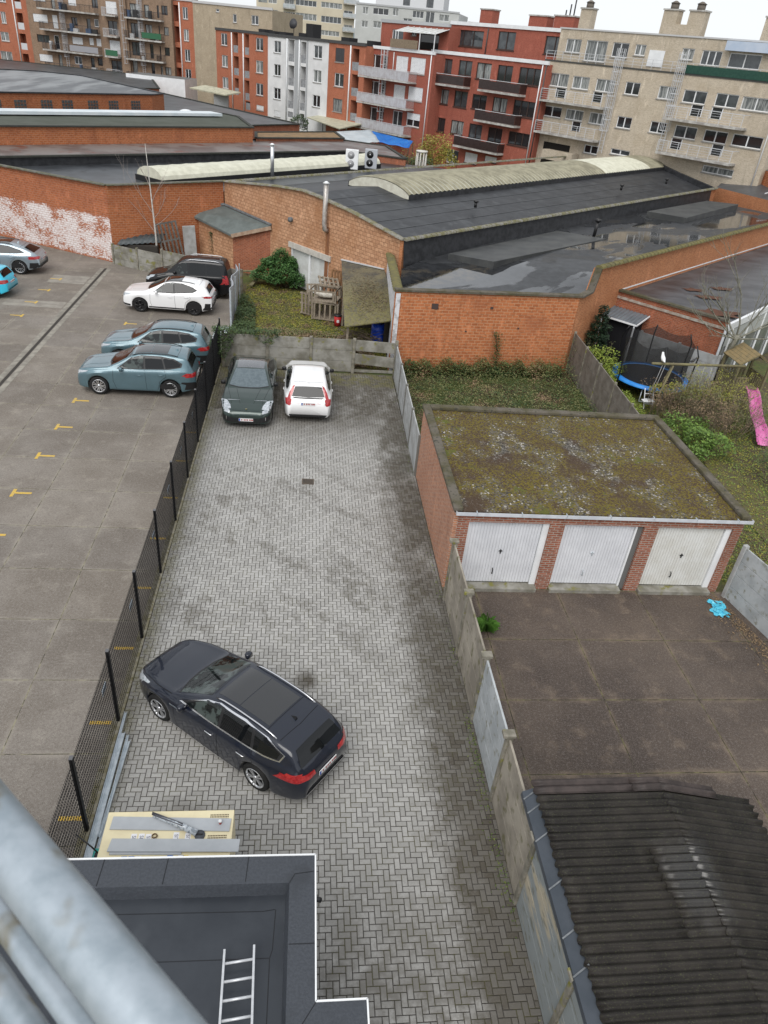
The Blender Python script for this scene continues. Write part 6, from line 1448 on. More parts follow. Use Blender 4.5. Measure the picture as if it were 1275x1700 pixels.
# ---- C / B / A : the far left blocks
t = C_ = facade('apartment_block', 'orange brick fronted block with a large blank tan gable wall', (-26, 146.5), (-7, 138.5), 7.1, 21.2, 15.7, BR_TAN2, [DP['C'][4], DP['C'][5], DP['C'][6]], 12, fascia=M('pale_metal_edge', (.5, .5, .5)))
for r in DP['C'][4:7]: window(t, r, FRW, 1, 1 if r[1]-r[0] > 1 else 0)
m = MB(); hs2 = DP['C'][:4]
fw_ = facade('apartment_bay', 'narrow orange brick front bay attached left of the blank tan gable', (-26, 146.5), (-7, 138.5), 3.2, 7.1, 15.8, BR_OR, hs2, 12, fascia=M('pale_metal_edge', (.5, .5, .5)), loggias=[(3.5, 4.4, z, z+2.2) for z in (12.9, 10.0, 7.1, 4.2)])
for r in hs2: window(fw_, r, FRW, 'auto', 1)
downpipe(fw_, 4.65, 2.5, 15.5, WHITEP, .09)
t = facade('apartment_block', 'brown brick block covered with long cluttered balconies and caged ladders', (-46.5, 150.0), (-21.5, 144.0), -1.0, 24.2, 17.5, BR_BRN, DP['B'], 12)
for i, r in enumerate(DP['B']): window(t, r, [FRD, FRW, FRD][i % 3] if i < 19 else FRD, 'shut' if i in (0, 1, 7, 11, 12, 13, 14, 19, 21, 5) else 'auto', None, sill=None)
for (a, b, z0, z1) in DP['Bbalc']:
    k = round((z0-4.1)/2.88); z = 4.15+2.88*max(0, k)
    st_ = 'bars' if b < 12 else 'bars'
    bb = balcony(t, a, b, z, 1.0, 1.3, st_, .22, railm=RAILB if a > 15 or b < 12 else RAILW)
m = MB(); m.box(6.5, -1.35, 7.15, 11.5, -1.33, 8.0); m.build('grey_screen', M('grey_screen', (.3, .3, .32), rough=.6), t)
for q in ((19.4, 10.1, 22.7, 10.9), (12.8, 7.1, 14.9, 7.9)): m = MB(); m.box(q[0], -1.35, q[1], q[2], -1.33, q[3]); m.build('green_balcony_screen', M('green_screen', (.04, .13, .07), rough=.6), t)
for u in (5.3, 16.0, 18.9): cage_ladder(t, u, 4.2, 17.4)
m = MB(); m.box(15.2, -.5, 0, 16.6, -.01, 17.5); m.build('brick_pier', BR_BRN, t)
for k in range(26):      # washing, crates and planters on the balconies
    lv = fr_.choice((4.15, 7.03, 9.91, 12.79)); u = fr_.choice((fr_.uniform(1.8, 11), fr_.uniform(17, 22))); w_ = fr_.uniform(.3, .9)
    m = MB(); m.box(u, -1.0, lv+.01, u+w_, -.5, lv+fr_.uniform(.4, 1.3)); m.build('stored_item', M('stored_'+'abcd'[k % 4], [(.05, .05, .05), (.55, .55, .55), (.08, .12, .2), (.15, .1, .07)][k % 4], rough=.8), t)
t = facade('apartment_block', 'orange brick block at the far left edge with a white framed recessed stair bay', (-52, 151.5), (-46, 150.2), -6, 4.9, 17.5, BR_OR, DP['A']+[(-.2, 1.0, 13.0, 14.5)], 12, loggias=[(2.5, 3.6, z, z+2.3) for z in (3.6, 6.5, 9.4, 12.3)])
for r in DP['A']+[(-.2, 1.0, 13.0, 14.5)]: window(t, r, FRW, 2, 1)
downpipe(t, 2.2, 3, 17, WHITEP, .1)
for z in (3.6, 6.5, 9.4, 12.3):
    m = MB(); m.box(2.5, .03, z, 3.6, .08, z+.95); m.build('loggia_rail', M('pale_rail', (.55, .56, .58)), t)

# ---- H / K : taller blocks in the distance
t = facade('apartment_tower', 'tall cream block with white window bands far behind the white rendered row', (-8, 240), (30, 240), -7.5, 19.2, 26, M('cream_render', (.60, .54, .42), (.54, .48, .37), scale=.4, rough=.85), DP['H'][:13][:0]+[r for r in DP['H'][:12]], 14, sidem=M('cream_render', (.6, .54, .42)))
for r in DP['H'][:12]: window(t, r, FRW, 'auto', 1 if r[1]-r[0] < 3 else 4, sill=None)
for (a, b, c_, d) in ((-7.0, -4.6, 19.7, 21.2), (-7.0, -4.6, 16.7, 18.2), (10.1, 15.5, 22.9, 24.4), (3.0, 8.7, 22.9, 24.4)): 
    m = MB(); m.box(a, -.03, c_, b, -.005, d); m.build('window', FGL[2], t)
for z in (19.6, 16.5, 22.6, 13.4): balcony(t, -.3, 3.0, z-.6, 1.0, 1.3, 'glass')
for z in (19.0, 15.8, 22.1): balcony(t, 16.0, 20.2, z-.6, 1.0, 1.3, 'glass')
t = facade('apartment_tower', 'pale grey block with overhanging flat roof far behind the red brick roofs', (0, 205), (45, 190), 10.2, 34.3, 20.3, M('pale_grey_render', (.50, .51, .50), (.45, .46, .45), scale=.4, rough=.85), DP['K'][:9], 14, fascia=M('grey_fascia', (.4, .41, .42)))
for r in DP['K'][:9]: window(t, r, FRW, 'auto', None, sill=None)
m = MB(); m.box(14, 3, 20.4, 30, 10, 23.6); up_ = m.build('roof_storey', M('white_upper_storey', (.62, .63, .64), rough=.8), t)
for u in (20.5, 26.0): m = MB(); m.box(u, 2.95, 21.0, u+1.6, 2.99, 22.8); m.build('window', FGL[1], up_)
for i, (x, y, w_, h, lb) in enumerate(((32, 190, 20, 18.7, 'low white roof pavilion with a terrace behind the red brick chimneys'), (52, 200, 16, 18.2, 'small pale grey rooftop block behind the tan chimney'),)):
    t = thing('distant_block', lb, 'building', (x, y, 0), R(-12)); m = MB(); m.box(0, 0, 0, w_, 8, h-1.6); m.box(w_*.15, 1, h-1.6, w_*.85, 7, h); m.build('wall', M('white_upper_storey', (.62, .63, .64)), t)
    m = MB(); m.box(w_*.1, .4, h, w_*.9, 7.6, h+.2); m.box(-.3, -.3, h-1.6, w_+.3, 0, h-1.35); m.build('roof', SLAB, t)
    for k in range(5): m = MB(); m.box(1+k*w_/5.5, -.03, h-4, 3+k*w_/5.5, -.005, h-2.4); m.build('window', FGL[1], t)
for x, y, w_, h, lb in ((-30, 300, 24, 20, 'grey distant block between the two towers seen far off'), (-120, 260, 60, 18, 'long distant grey block beyond the brown balconies at far left'), (62, 150, 60, 9, 'low distant pale block beyond the right edge roofs')):
    t = thing('distant_block', lb, 'building', (x, y, 0)); m = MB(); m.box(0, 0, 0, w_, 12, h); m.build('wall', M('cool_grey_render', (.36, .38, .4), (.3, .32, .34), scale=.3, rough=.9), t)
    for k in range(int(w_/4)): m = MB(); m.box(1+k*4, -.03, h-3, 2.8+k*4, -.005, h-1.4); m.build('window', FGL[1], t)
# far wooded hill on the horizon
hb = MB(); vs = []
for i in range(61):
    x = -700+i*24
    for j_, (y, z) in enumerate(((640, -1), (700, 10+3*math.sin(i*.5)), (800, 22+5*math.sin(i*.31)+2*math.sin(i*1.7)), (900, -1))): vs.append((x, y, z))
hb.add(vs, [(i*4+j_, (i+1)*4+j_, (i+1)*4+j_+1, i*4+j_+1) for i in range(60) for j_ in range(3)], 0, True)
struct(hb.build('hills', M('hazy_wooded_hill', (.13, .16, .17), (.17, .2, .21), scale=.05, rough=1)))

# ================================================================== LOW WORKSHOPS BETWEEN WAREHOUSES AND APARTMENTS
BRNR = M('brown_red_roof', (.10, .075, .068), (.17, .15, .14), scale=.35, lo=.42, hi=.58, rough=.45, c3=(.13, .045, .03), s3=.75)
UPB = M('upstand_black', (.025, .026, .028))
def block(name, label, pts, h, wallm, roofm, cop=None, z0=-.1, cat='building', roofz=None):
    o = pts[0]; t = thing(name, label, cat, (o[0], o[1], 0)); q = [(x-o[0], y-o[1]) for x, y in pts]
    ar = sum(a[0]*b[1]-b[0]*a[1] for a, b in zip(q, q[1:]+q[:1]))
    if ar < 0: q = q[::-1]
    hh = h if isinstance(h, (list, tuple)) else [h]*len(q)
    if ar < 0: hh = list(hh)[::-1]
    n = len(q); m = MB()
    vs = [(x, y, z0) for x, y in q]+[(x, y, hh[i]) for i, (x, y) in enumerate(q)]
    m.add(vs, [(i, (i+1) % n, n+(i+1) % n, n+i) for i in range(n)]); m.build('wall', wallm, t)
    m = MB(); m.poly([(x, y, hh[i]) for i, (x, y) in enumerate(q)]); m.build('roof', roofm, t)
    if cop:
        m = MB()
        for i in range(n): m.bar((*q[i], hh[i]+.04), (*q[(i+1) % n], hh[(i+1) % n]+.04), .28, .10)
        m.build('coping', cop, t)
    return t
DKC = M('dark_coping', (.055, .055, .05), (.04, .042, .035), scale=3, rough=.8)
tb = block('workshop', 'workshop with rust-stained brown flat roof behind the cream skylight', [(-30, 42.9), (-19.4, 51.2), (3.3, 69.9), (8.3, 68.2), (7.3, 76.5), (2.7, 78.4), (-21.6, 58.4), (-32, 49.8)], [4.42]*8, UPB, BRNR, DKC)
m = MB()
for s0, s1 in (((3.35-(-30), 69.85-42.9), (8.3+30, 68.2-42.9)), ((8.32+30, 68.2-42.9), (7.35+30, 76.5-42.9))): m.add([(*s0, -.1), (*s1, -.1), (*s1, 4.38), (*s0, 4.38)], [(0, 1, 2, 3)])
o = m.build('brick_end', BR_R, tb); o.location = (0, -.05, 0)
m = MB(); m.add([(36.6, 24.8+.2, 1.8), (38.1, 24.2+.2, 1.8), (38.1, 24.2+.2, 3.6), (36.6, 24.8+.2, 3.6)], [(0, 1, 2, 3)]); m.build('garage_door', WHITEP, tb)
tb2 = block('workshop', 'red brick workshop with moss-green roof and long white skylight strip', [(-32, 44.5), (-20.9, 56.4), (-4.9, 70.2), (-6.9, 79.2), (-8.4, 80.8), (-24.3, 65.4), (-40, 51)], [5.55, 5.55, 5.55, 5.5, 5.5, 5.5, 5.5], BR_L2, M('moss_green_roof', (.075, .082, .065), (.055, .062, .045), scale=.6, rough=.7), DKC)
m = MB(); ox, oy = -32, 44.5
a = Vector((-40-ox, 47.5-oy, 5.72)); b = Vector((-8.8-ox, 77.8-oy, 5.72)); m.bar(a, b, 1.8, .22); m.build('skylight_strip', M('blue_white_polyester', (.55, .62, .66), (.66, .7, .72), scale=.7, rough=.4), tb2)
tb3 = block('workshop', 'long workshop with dark curved roof and a row of glass block windows', [(-44, 46), (-24.8, 68.5), (-15.1, 80.5), (-14.6, 84), (-26.2, 98.5), (-31, 99), (-60, 70)], [6.55, 6.55, 6.55, 6.5, 6.5, 6.5, 6.5], BR_L2, M('streaky_grey_roof', (.075, .08, .086), (.2, .21, .215), scale=.22, lo=.42, hi=.6, rough=.45, stretch=(2.2, .35, 1)), UPB)
e3 = (Vector((-15.1, 80.5))-Vector((-24.8, 68.5))).normalized(); n3_ = Vector((e3.y, -e3.x))
for s_ in (-3, -1, 1.2, 3.6, 5.6, 8.2, 10.4, 12.9):
    q0 = Vector((-24.8, 68.5))+e3*s_+n3_*.03-Vector((-44, 46)); q1 = q0+e3*1.1; m = MB()
    for a in range(4):
        for b in range(3):
            p_ = q0+(q1-q0)*(a/4); p2_ = q0+(q1-q0)*((a+.85)/4); m.add([(*p_, 5.35+b*.25), (*p2_, 5.35+b*.25), (*p2_, 5.56+b*.25), (*p_, 5.56+b*.25)], [(0, 1, 2, 3)])
    m.build('glass_block_window', M('glass_block', (.05, .06, .065), (.12, .13, .13), scale=9, rough=.2), tb3)
tb4 = block('workshop', 'low shed with dark flat roof running from the blue windows towards the white rendered block', [(-16.9, 82.6), (-6.3, 77.9), (-1.1, 84.3), (-19.5, 108.5), (-29, 118), (-36, 112)], 4.9, BR_R, M('dark_wet_roof', (.035, .036, .038), (.07, .074, .078), scale=.4, rough=.4, spec=.35), DKC)
for k in range(3):
    q = Vector((-16.9, 82.6)); d = (Vector((-6.3, 77.9))-q).normalized(); m = MB(); a = d*(1.2+k*2.4); b = a+d*1.9; m.add([(a.x-.02, a.y-.06, 3.9), (b.x-.02, b.y-.06, 3.9), (b.x-.02, b.y-.06, 4.6), (a.x-.02, a.y-.06, 4.6)], [(0, 1, 2, 3)]); m.build('window', M('blue_window', (.06, .09, .18), rough=.2), tb4)
block('workshop', 'low flat roof strewn with tan gravel right of the moss-green workshop roof', [(-4.7, 71.3), (3.2, 77.3), (2.5, 82.6), (-5.0, 75.8)], 4.65, BR_R, M('tan_gravel_roof', (.26, .17, .09), (.18, .13, .08), scale=2, rough=.95, bump=.3), DKC)
block('workshop', 'dark low roofs at the foot of the brown balcony block', [(-64, 100), (-30, 100), (-20, 112), (-26, 138), (-60, 144)], 5.1, BR_R, M('dark_wet_roof', (.06, .062, .065)), DKC)
block('shed', 'white walled shed below the orange bay and the brown balconies', [(-28, 130), (-19, 128), (-18, 134), (-27, 136)], 5.6, WHITEP, ROOFG, None, cat='shed')
for i, (x, y, z, lb) in enumerate(((-12.2, 82.0, 4.95, 'white dome rooflight at the end of the white skylight strip'), (-36.2, 99.6, 5.7, 'left white dome rooflight beyond the dark curved roof'), (-34.6, 102, 5.2, 'right white dome rooflight beyond the dark curved roof'))):
    t = thing('dome_rooflight', lb, 'rooflight', (x, y, z)); m = MB(); vs = []
    for a in range(5):
        for b in range(12): th = a/4*math.pi/2; vs.append((math.cos(b*math.pi/6)*math.cos(th)*.8, math.sin(b*math.pi/6)*math.cos(th)*.8, .12+math.sin(th)*.45))
    m.add(vs, [(a*12+b, a*12+(b+1) % 12, (a+1)*12+(b+1) % 12, (a+1)*12+b) for a in range(4) for b in range(12)], 0, True); m.build('dome', M('milky_dome', (.7, .72, .74), rough=.25), t)
    m = MB(); m.box(-.9, -.9, -.6, .9, .9, .12); m.build('curb', SLAB, t)
# pergolas, tarpaulins
t = thing('pergola_roof', 'ribbed pale polycarbonate canopy at the foot of the right orange row block', 'canopy', (0, 100, 0))
m = MB(); m.add([(-.5, 9.0, 3.7), (2.8, 13.0, 4.1), (7.0, 4.4, 4.0), (3.6, .0, 3.5)], [(0, 3, 2, 1)]); o = m.build('roof', M('cream_polycarbonate', (.5, .48, .36), (.38, .37, .28), scale=2, rough=.5), t); o.modifiers.new('thickness', 'SOLIDIFY').thickness = .12
m = MB()
for p_ in ((-.4, 8.9), (3.6, .2), (1.6, 4.5)): m.bar((*p_, 0), (*p_, 3.5), .12)
m.build('post', M('dark_post', (.04, .045, .05), rough=.6), t)
t = thing('pergola_roof', 'small yellowish canopy at the foot of the left orange row block', 'canopy', (-15, 122, 0))
m = MB(); m.add([(-2.5, 0, 5.0), (3.0, -4.5, 4.8), (5, -2.5, 5.2), (-.5, 2, 5.4)], [(0, 1, 2, 3)]); o = m.build('roof', M('cream_polycarbonate', (.5, .48, .36)), t); o.modifiers.new('thickness', 'SOLIDIFY').thickness = .15
m = MB(); m.box(1.2, -2.5, 0, 3.2, -1, 4.6); m.build('wall', M('grey_render', (.38, .39, .4)), t)
def tarp(name, label, pts, mat, cat='tarpaulin', N=10):
    o_ = pts[0]; t = thing(name, label, cat, (o_[0], o_[1], 0)); m = MB(); vs = []
    for i in range(N+1):
        for j_ in range(N+1):
            u, v_ = i/N, j_/N; a = Vector(pts[0]).lerp(Vector(pts[1]), u); b = Vector(pts[3]).lerp(Vector(pts[2]), u); p_ = a.lerp(b, v_)
            vs.append((p_.x-o_[0], p_.y-o_[1], p_.z+.12*math.sin(u*14+v_*5)*math.sin(v_*9)))
    m.add(vs, [(i*(N+1)+j_, (i+1)*(N+1)+j_, (i+1)*(N+1)+j_+1, i*(N+1)+j_+1) for i in range(N) for j_ in range(N)], 0, True)
    s_ = m.build('sheet', mat, t); s_.modifiers.new('thickness', 'SOLIDIFY').thickness = .03
    m = MB()
    for k in (0, 1, 2, 3): q = pts[k]; m.bar((q[0]-o_[0], q[1]-o_[1], 0), (q[0]-o_[0], q[1]-o_[1], q[2]-.1), .08)
    m.build('pole', M('dark_post', (.04, .045, .05)), t)
tarp('tarpaulin', 'pale grey tarpaulin beside the blue one below the metal balconies', [(2.9, 95.5, 3.5), (7.4, 100.5, 3.6), (7.9, 90.5, 3.4), (4.8, 86.5, 3.2)], M('grey_tarp', (.42, .47, .5), (.5, .54, .56), scale=.7, rough=.5))
tarp('tarpaulin', 'bright blue tarpaulin below the metal balconies', [(7.4, 99.5, 3.6), (12.0, 93.0, 3.5), (11.2, 90.5, 3.0), (7.6, 93.0, 3.1)], M('blue_tarp', (.01, .13, .48), (.02, .18, .55), scale=.8, rough=.4))
# air conditioners
for x, y, mt, fm, lb, grp in ((3.35, 62.6, WHITEP, M('fan_grey', (.3, .3, .31), rough=.6), 'white twin-fan air conditioner on the roof beside the grey one', 1), (4.95, 63.9, M('pale_grey_case', (.42, .44, .47), rough=.5), BLACKP, 'grey twin-fan air conditioner with black fans on the roof beside the white one', 1)):
    t = thing('air_conditioner', lb, 'air conditioner', (x, y, 3.92), R(-6), 'air conditioners behind the ridge tiles')
    m = MB(); m.box(-.5, -.2, .1, .5, .25, 1.5); m.build('case', mt, t, bevel=.02)
    for z in (.5, 1.12):
        m = MB(); m.tube([(-.08, -.2, z), (-.08, -.225, z)], .27, 20); f_ = m.build('fan', fm, t); m = MB(); m.tube([(-.08, -.225, z), (-.08, -.24, z)], .05, 8); m.build('hub', WHITEP, f_)
    m = MB(); m.box(-.45, -.15, 0, -.35, .2, .1); m.box(.35, -.15, 0, .45, .2, .1); m.build('foot', BLACKP, t)
t = thing('roof_cowl', 'pale slatted round cowl standing behind the ridge tiles left of the yellow-green bush', 'vent', (10.6, 75.0, 0))
m = MB(); m.tube([(0, 0, 4.35), (0, 0, 4.5)], .55, 14); m.build('cap', M('pale_cowl', (.6, .58, .54), rough=.6), t)
for k in range(10): m = MB(); m.tube([(math.cos(k*.628)*.48, math.sin(k*.628)*.48, 1.0), (math.cos(k*.628)*.48, math.sin(k*.628)*.48, 4.35)], .05, 6); m.build('slat', M('pale_cowl', (.6, .58, .54)), t)
# ================================================================== PLANTS
def LEAF(name, c1, c2, isl=.9, rough=.6):
    if name in MATS: return MATS[name]
    m, nt, p = _new(name); g = nt.nodes.new('ShaderNodeNewGeometry')
    o = _mix(nt, g.outputs['Random Per Island'], tuple(c1), tuple(c2)); nt.links.new(o, p.inputs['Base Color'])
    p.inputs['Roughness'].default_value = rough; p.inputs['Subsurface Weight'].default_value = 0
    MATS[name] = m; return m
IVY = LEAF('ivy_leaf', (.022, .045, .014), (.07, .115, .03)); BRAM = LEAF('weed_leaf', (.08, .105, .03), (.2, .19, .08)); DRY = LEAF('dry_leaf', (.26, .18, .10), (.13, .085, .05))
LAUR = LEAF('laurel_leaf', (.03, .08, .025), (.09, .2, .05)); YG = LEAF('yellow_green_leaf', (.13, .2, .02), (.28, .33, .05)); MOSSL = LEAF('moss_tuft', (.18, .18, .02), (.30, .27, .035))
DRKC = LEAF('dark_needle', (.008, .022, .01), (.02, .045, .018)); TWIG = M('twig_brown', (.13, .10, .075), (.2, .165, .13), scale=6, rough=.9); BARK = M('pale_bark', (.28, .27, .23), (.17, .165, .12), scale=8, rough=.9)
LIME = LEAF('lime_leaf', (.2, .22, .02), (.36, .34, .05)); GRASS = LEAF('grass_blade', (.09, .15, .025), (.2, .27, .05))
lr = random.Random(23)
def leaves(m, pts, size, flat=.5, mi=0):
    """one small folded leaf at every point"""
    for p_ in pts:
        s_ = size*lr.uniform(.6, 1.35); a = lr.uniform(0, 6.28); t = lr.uniform(-1, 1)*(1-flat)*1.5
        u = Vector((math.cos(a), math.sin(a), math.sin(t)*.8)).normalized(); w_ = Vector((-math.sin(a), math.cos(a), lr.uniform(-.6, .6))).normalized()
        p_ = Vector(p_); m.add([p_-u*s_, p_-w_*s_*.45, p_+u*s_, p_+w_*s_*.45], [(0, 1, 2, 3)], mi)
    return m
def blob_pts(n, c, r, rz, hollow=.35, lump=.25, base=0):
    out = []; c = Vector(c); ph = [lr.uniform(0, 6.28) for _ in range(4)]
    while len(out) < n:
        d = Vector((lr.gauss(0, 1), lr.gauss(0, 1), lr.gauss(0, 1))).normalized()
        if d.z < -.3: continue
        k = 1+lump*(math.sin(d.x*4+ph[0])+math.sin(d.y*5+ph[1])+math.sin(d.z*6+ph[2]))/2
        q = lr.uniform(hollow, 1)**.5*k; p_ = c+Vector((d.x*r*q, d.y*r*q, d.z*rz*q))
        if p_.z > base: out.append(p_)
    return out
def bush(name, label, cat, loc, clumps, mat, size, stems=6, group=None, n=1.0):
    t = thing(name, label, cat, loc, 0, group)
    m = MB()
    for (x, y, z, r, rz, k) in clumps: leaves(m, blob_pts(int(k*n), (x, y, z), r, rz), size, .4)
    m.build('foliage', mat, t)
    s = MB()
    for i in range(stems):
        x, y, z, r, rz, k = clumps[i % len(clumps)]; a = lr.uniform(0, 6.28)
        s.tube([(x*.3, y*.3, 0), (x*.7+math.cos(a)*r*.3, y*.7+math.sin(a)*r*.3, z*.6), (x+math.cos(a)*r*.6, y+math.sin(a)*r*.6, z+rz*.3)], .02, 4, r2=.006)
    s.build('stem', TWIG, t); return t
def twigs(m, p0, d, L, r, depth, spread=.6, kids_=3, up_=.15, n=3):
    """bare branching growth"""
    pts = [Vector(p0)]; d = Vector(d).normalized(); k = 3
    for i in range(k):
        d = (d+Vector((lr.uniform(-.2, .2), lr.uniform(-.2, .2), up_*.4))).normalized(); pts.append(pts[-1]+d*L/k)
    m.tube(pts, r, n, r2=r*.45, cap=False)
    if depth <= 0: return [pts[-1]]
    out = []
    for i in range(kids_):
        j_ = lr.randint(1, k); nd = (d+Vector((lr.uniform(-1, 1), lr.uniform(-1, 1), lr.uniform(-.4, .9)+up_))*spread).normalized()
        out += twigs(m, pts[j_], nd, L*lr.uniform(.55, .8), r*.55, depth-1, spread, kids_, up_, n)
    return out
def bare_bush(name, label, cat, loc, stems, L, mat=TWIG, group=None, leafmat=None, nl=3, rad=.6, size=.03, depth=3):
    t = thing(name, label, cat, loc, 0, group); m = MB(); tips = []
    for i in range(stems):
        a = lr.uniform(0, 6.28); q = lr.uniform(0, rad)
        tips += twigs(m, (math.cos(a)*q, math.sin(a)*q, 0), (math.cos(a)*.45, math.sin(a)*.45, 1), L*lr.uniform(.7, 1.1), .014, depth, .6, 3, .1)
    m.build('branches', mat, t)
    if leafmat:
        f = MB(); leaves(f, [p_+Vector((lr.gauss(0, .05), lr.gauss(0, .05), lr.gauss(0, .05))) for p_ in tips for _ in range(nl)], size, .4); f.build('foliage', leafmat, t)
    return t
def bed(name, label, poly, n, hfun, size, mats_, kind=True, wts=None, zoff=-.05):
    """ground cover: leaves spread over a polygon"""
    def inside(x, y):
        c_ = False
        for (a, b), (c2, d) in zip(poly, poly[1:]+poly[:1]):
            if (b > y) != (d > y) and x < (c2-a)*(y-b)/(d-b)+a: c_ = not c_
        return c_
    xs_ = [p_[0] for p_ in poly]; ys_ = [p_[1] for p_ in poly]; m = MB(); k = 0
    ph = lr.uniform(0, 6)
    while k < n:
        x, y = lr.uniform(min(xs_), max(xs_)), lr.uniform(min(ys_), max(ys_))
        if not inside(x, y): continue
        h = hfun(x, y); q = math.sin(x*2.3+ph)+math.sin(y*2.9+x)+math.sin(x*5.1-y*3.7)*.6+lr.uniform(-.9, .9)
        mi = min(len(mats_)-1, max(0, int((q+2.6)/5.2*len(mats_))))
        leaves(m, [(x, y, zoff+lr.uniform(.1, 1)*h)], size, .5, mi); k += 1
    o = m.build(name, mats_); tag(o, label, 'plants', None, 'stuff'); return o
# weedy strip between the garages and the ponding-roof building
bed('ground_cover', 'ivy and brambles covering the strip between the garages and the orange block wall', [(4.15, 21.6), (12.2, 21.6), (12.5, 31.6), (4.2, 30.9)], 34000,
    lambda x, y: (.12+.18*abs(math.sin(x*1.7+y*.8))+(.55*max(0, (y-29.4)/1.6) if y > 29.4 else 0)+(.25*max(0, (x-11)/1.2) if x > 11 else 0)), .045, [DRY, BRAM, IVY, BRAM, IVY])
bed('ivy_bank', 'dark ivy climbing along the foot of the orange block wall', [(4.2, 30.1), (12.2, 31.0), (12.3, 31.7), (4.1, 30.8)], 7000, lambda x, y: .35+.35*abs(math.sin(x*2.1))+.15*math.sin(x*7), .05, [IVY, IVY, BRAM])
t = thing('climbing_plant', 'single climbing stem with leaves reaching up the orange block wall', 'plant', (8.9, 31.2, 0))
m = MB(); m.tube([(0, 0, 0), (.05, .05, .8), (-.1, .08, 1.5), (-.3, .1, 1.95)], .015, 4); m.build('stem', TWIG, t)
m = MB(); leaves(m, [(lr.gauss(-.02-.12*(z-1) if z > 1 else 0, .11), lr.uniform(-.15, .05), z) for z in [lr.uniform(0, 1.95) for _ in range(420)]], .05); m.build('foliage', IVY, t)
# mossy garden beside the warehouse
bed('moss_lawn', 'yellow-green mossy lawn in front of the double door', [(-3.4, 31), (3.9, 31), (4.0, 36), (1.8, 39.5), (-.2, 42.2), (-2.4, 43.4), (-3.4, 43)], 34000, lambda x, y: .06, .04, [DRY, MOSSL, MOSSL, BRAM, MOSSL, DRY], zoff=-.06)
bed('dead_leaves', 'patch of dry brown leaves behind the concrete panel wall', [(-2.6, 31.0), (3.6, 31.0), (3.0, 34.4), (.6, 35.4), (-2.0, 35.4)], 12000, lambda x, y: .15, .05, [DRY, DRY, BRAM, DRY], zoff=-.02)
bed('ivy_patch', 'ivy spreading beside the leaning steel mesh panel', [(-3.5, 31.2), (-2.2, 31.2), (-2.6, 38.5), (-3.5, 40.5)], 8000, lambda x, y: .25+.2*abs(math.sin(y*1.4)), .05, [IVY, IVY, BRAM])
def hang(name, label, x, y, w_, d, z, drop, n, mat=IVY):
    t = thing(name, label, 'plant', (x, y, 0)); m = MB(); pts = []
    for _ in range(n):
        a = lr.uniform(-1, 1); q = lr.random(); zz = z+.22-q*q*drop*(1-a*a*.6); pts.append((a*w_+lr.gauss(0, .05), lr.gauss(0, d)-(.12 if zz < z-.1 else 0), zz))
    leaves(m, pts, .05); m.build('foliage', mat, t); m = MB(); m.tube([(0, .1, 0), (.03, .08, z*.6), (0, .03, z+.1)], .02, 5); m.build('stem', TWIG, t)
hang('ivy_clump', 'ivy clump hanging over the corner where the black fence meets the concrete panels', -3.42, 30.15, .42, .22, 1.55, 1.3, 1500)
hang('ivy_clump', 'ivy tuft spilling over the concrete panel wall behind the green saloon', -1.55, 30.3, .5, .14, 1.5, .6, 700)
hang('ivy_clump', 'thin ivy tuft on the concrete wall top left of the ivy corner', -2.5, 30.35, .55, .1, 1.42, .25, 350)
hang('ivy_clump', 'dark ivy column growing up the left edge of the brick annex', -7.7, 48.6, .25, .15, 2.3, 2.4, 900)
hang('ivy_clump', 'thin dark creeper on the orange side of the brick annex', -5.9, 47.2, .12, .06, 1.6, 1.4, 180)
bush('laurel_bush', 'dense dark green laurel bush between the brick annex and the double door', 'bush', (-1.6, 43.1, 0), [(-.75, .1, .55, .75, .75, 1300), (.45, -.1, .7, .85, .75, 1500), (.1, .2, 1.35, .65, .65, 1100), (-.5, .2, 1.15, .5, .5, 600), (1.1, -.4, .35, .5, .5, 500), (.75, .1, 1.2, .4, .45, 420), (-.1, -.6, .5, .6, .55, 700)], LAUR, .065, n=2.3)
t = bush('conifer', 'narrow dark green conical evergreen against the orange wall corner', 'tree', (14.1, 32.6, 0), [(0, 0, z, .62*(1-(z/3.3)**2.2)+.06, .35, int(900*(1-(z/3.2)**2)+160)) for z in (.4, .8, 1.2, 1.6, 2.0, 2.4, 2.8)], DRKC, .06, 2)
bare_bush('shrub', 'brown bare shrub between the evergreen and the old brown panel wall', 'bush', (13.45, 31.4, 0), 12, .8, TWIG, None, BRAM, 2, .7, .035)
bush('yellow_green_bush', 'yellow-green leafy bush left of the trampoline', 'bush', (13.95, 30.6, 0), [(-.2, .3, 1.0, .75, .8, 900), (.3, -.4, .7, .6, .6, 700), (-.3, -.9, .6, .6, .5, 600)], YG, .055, 8)
bush('yellow_green_bush', 'low lime-coloured bush along the garden fence below the trampoline', 'bush', (13.5, 27.6, 0), [(-.3, .7, .5, .6, .5, 700), (.2, -.2, .45, .6, .45, 700), (.5, -.9, .35, .4, .4, 300)], YG, .055, 5)
bush('lime_hedge', 'strip of lime leaves along the hedge top beside the trampoline', 'bush', (16.5, 27.9, 0), [(-1.0, .05, .85, .5, .3, 420), (-.2, .0, .9, .5, .3, 480), (.7, .0, .9, .5, .3, 480), (1.5, .0, .8, .45, .3, 260)], LIME, .05, 6)
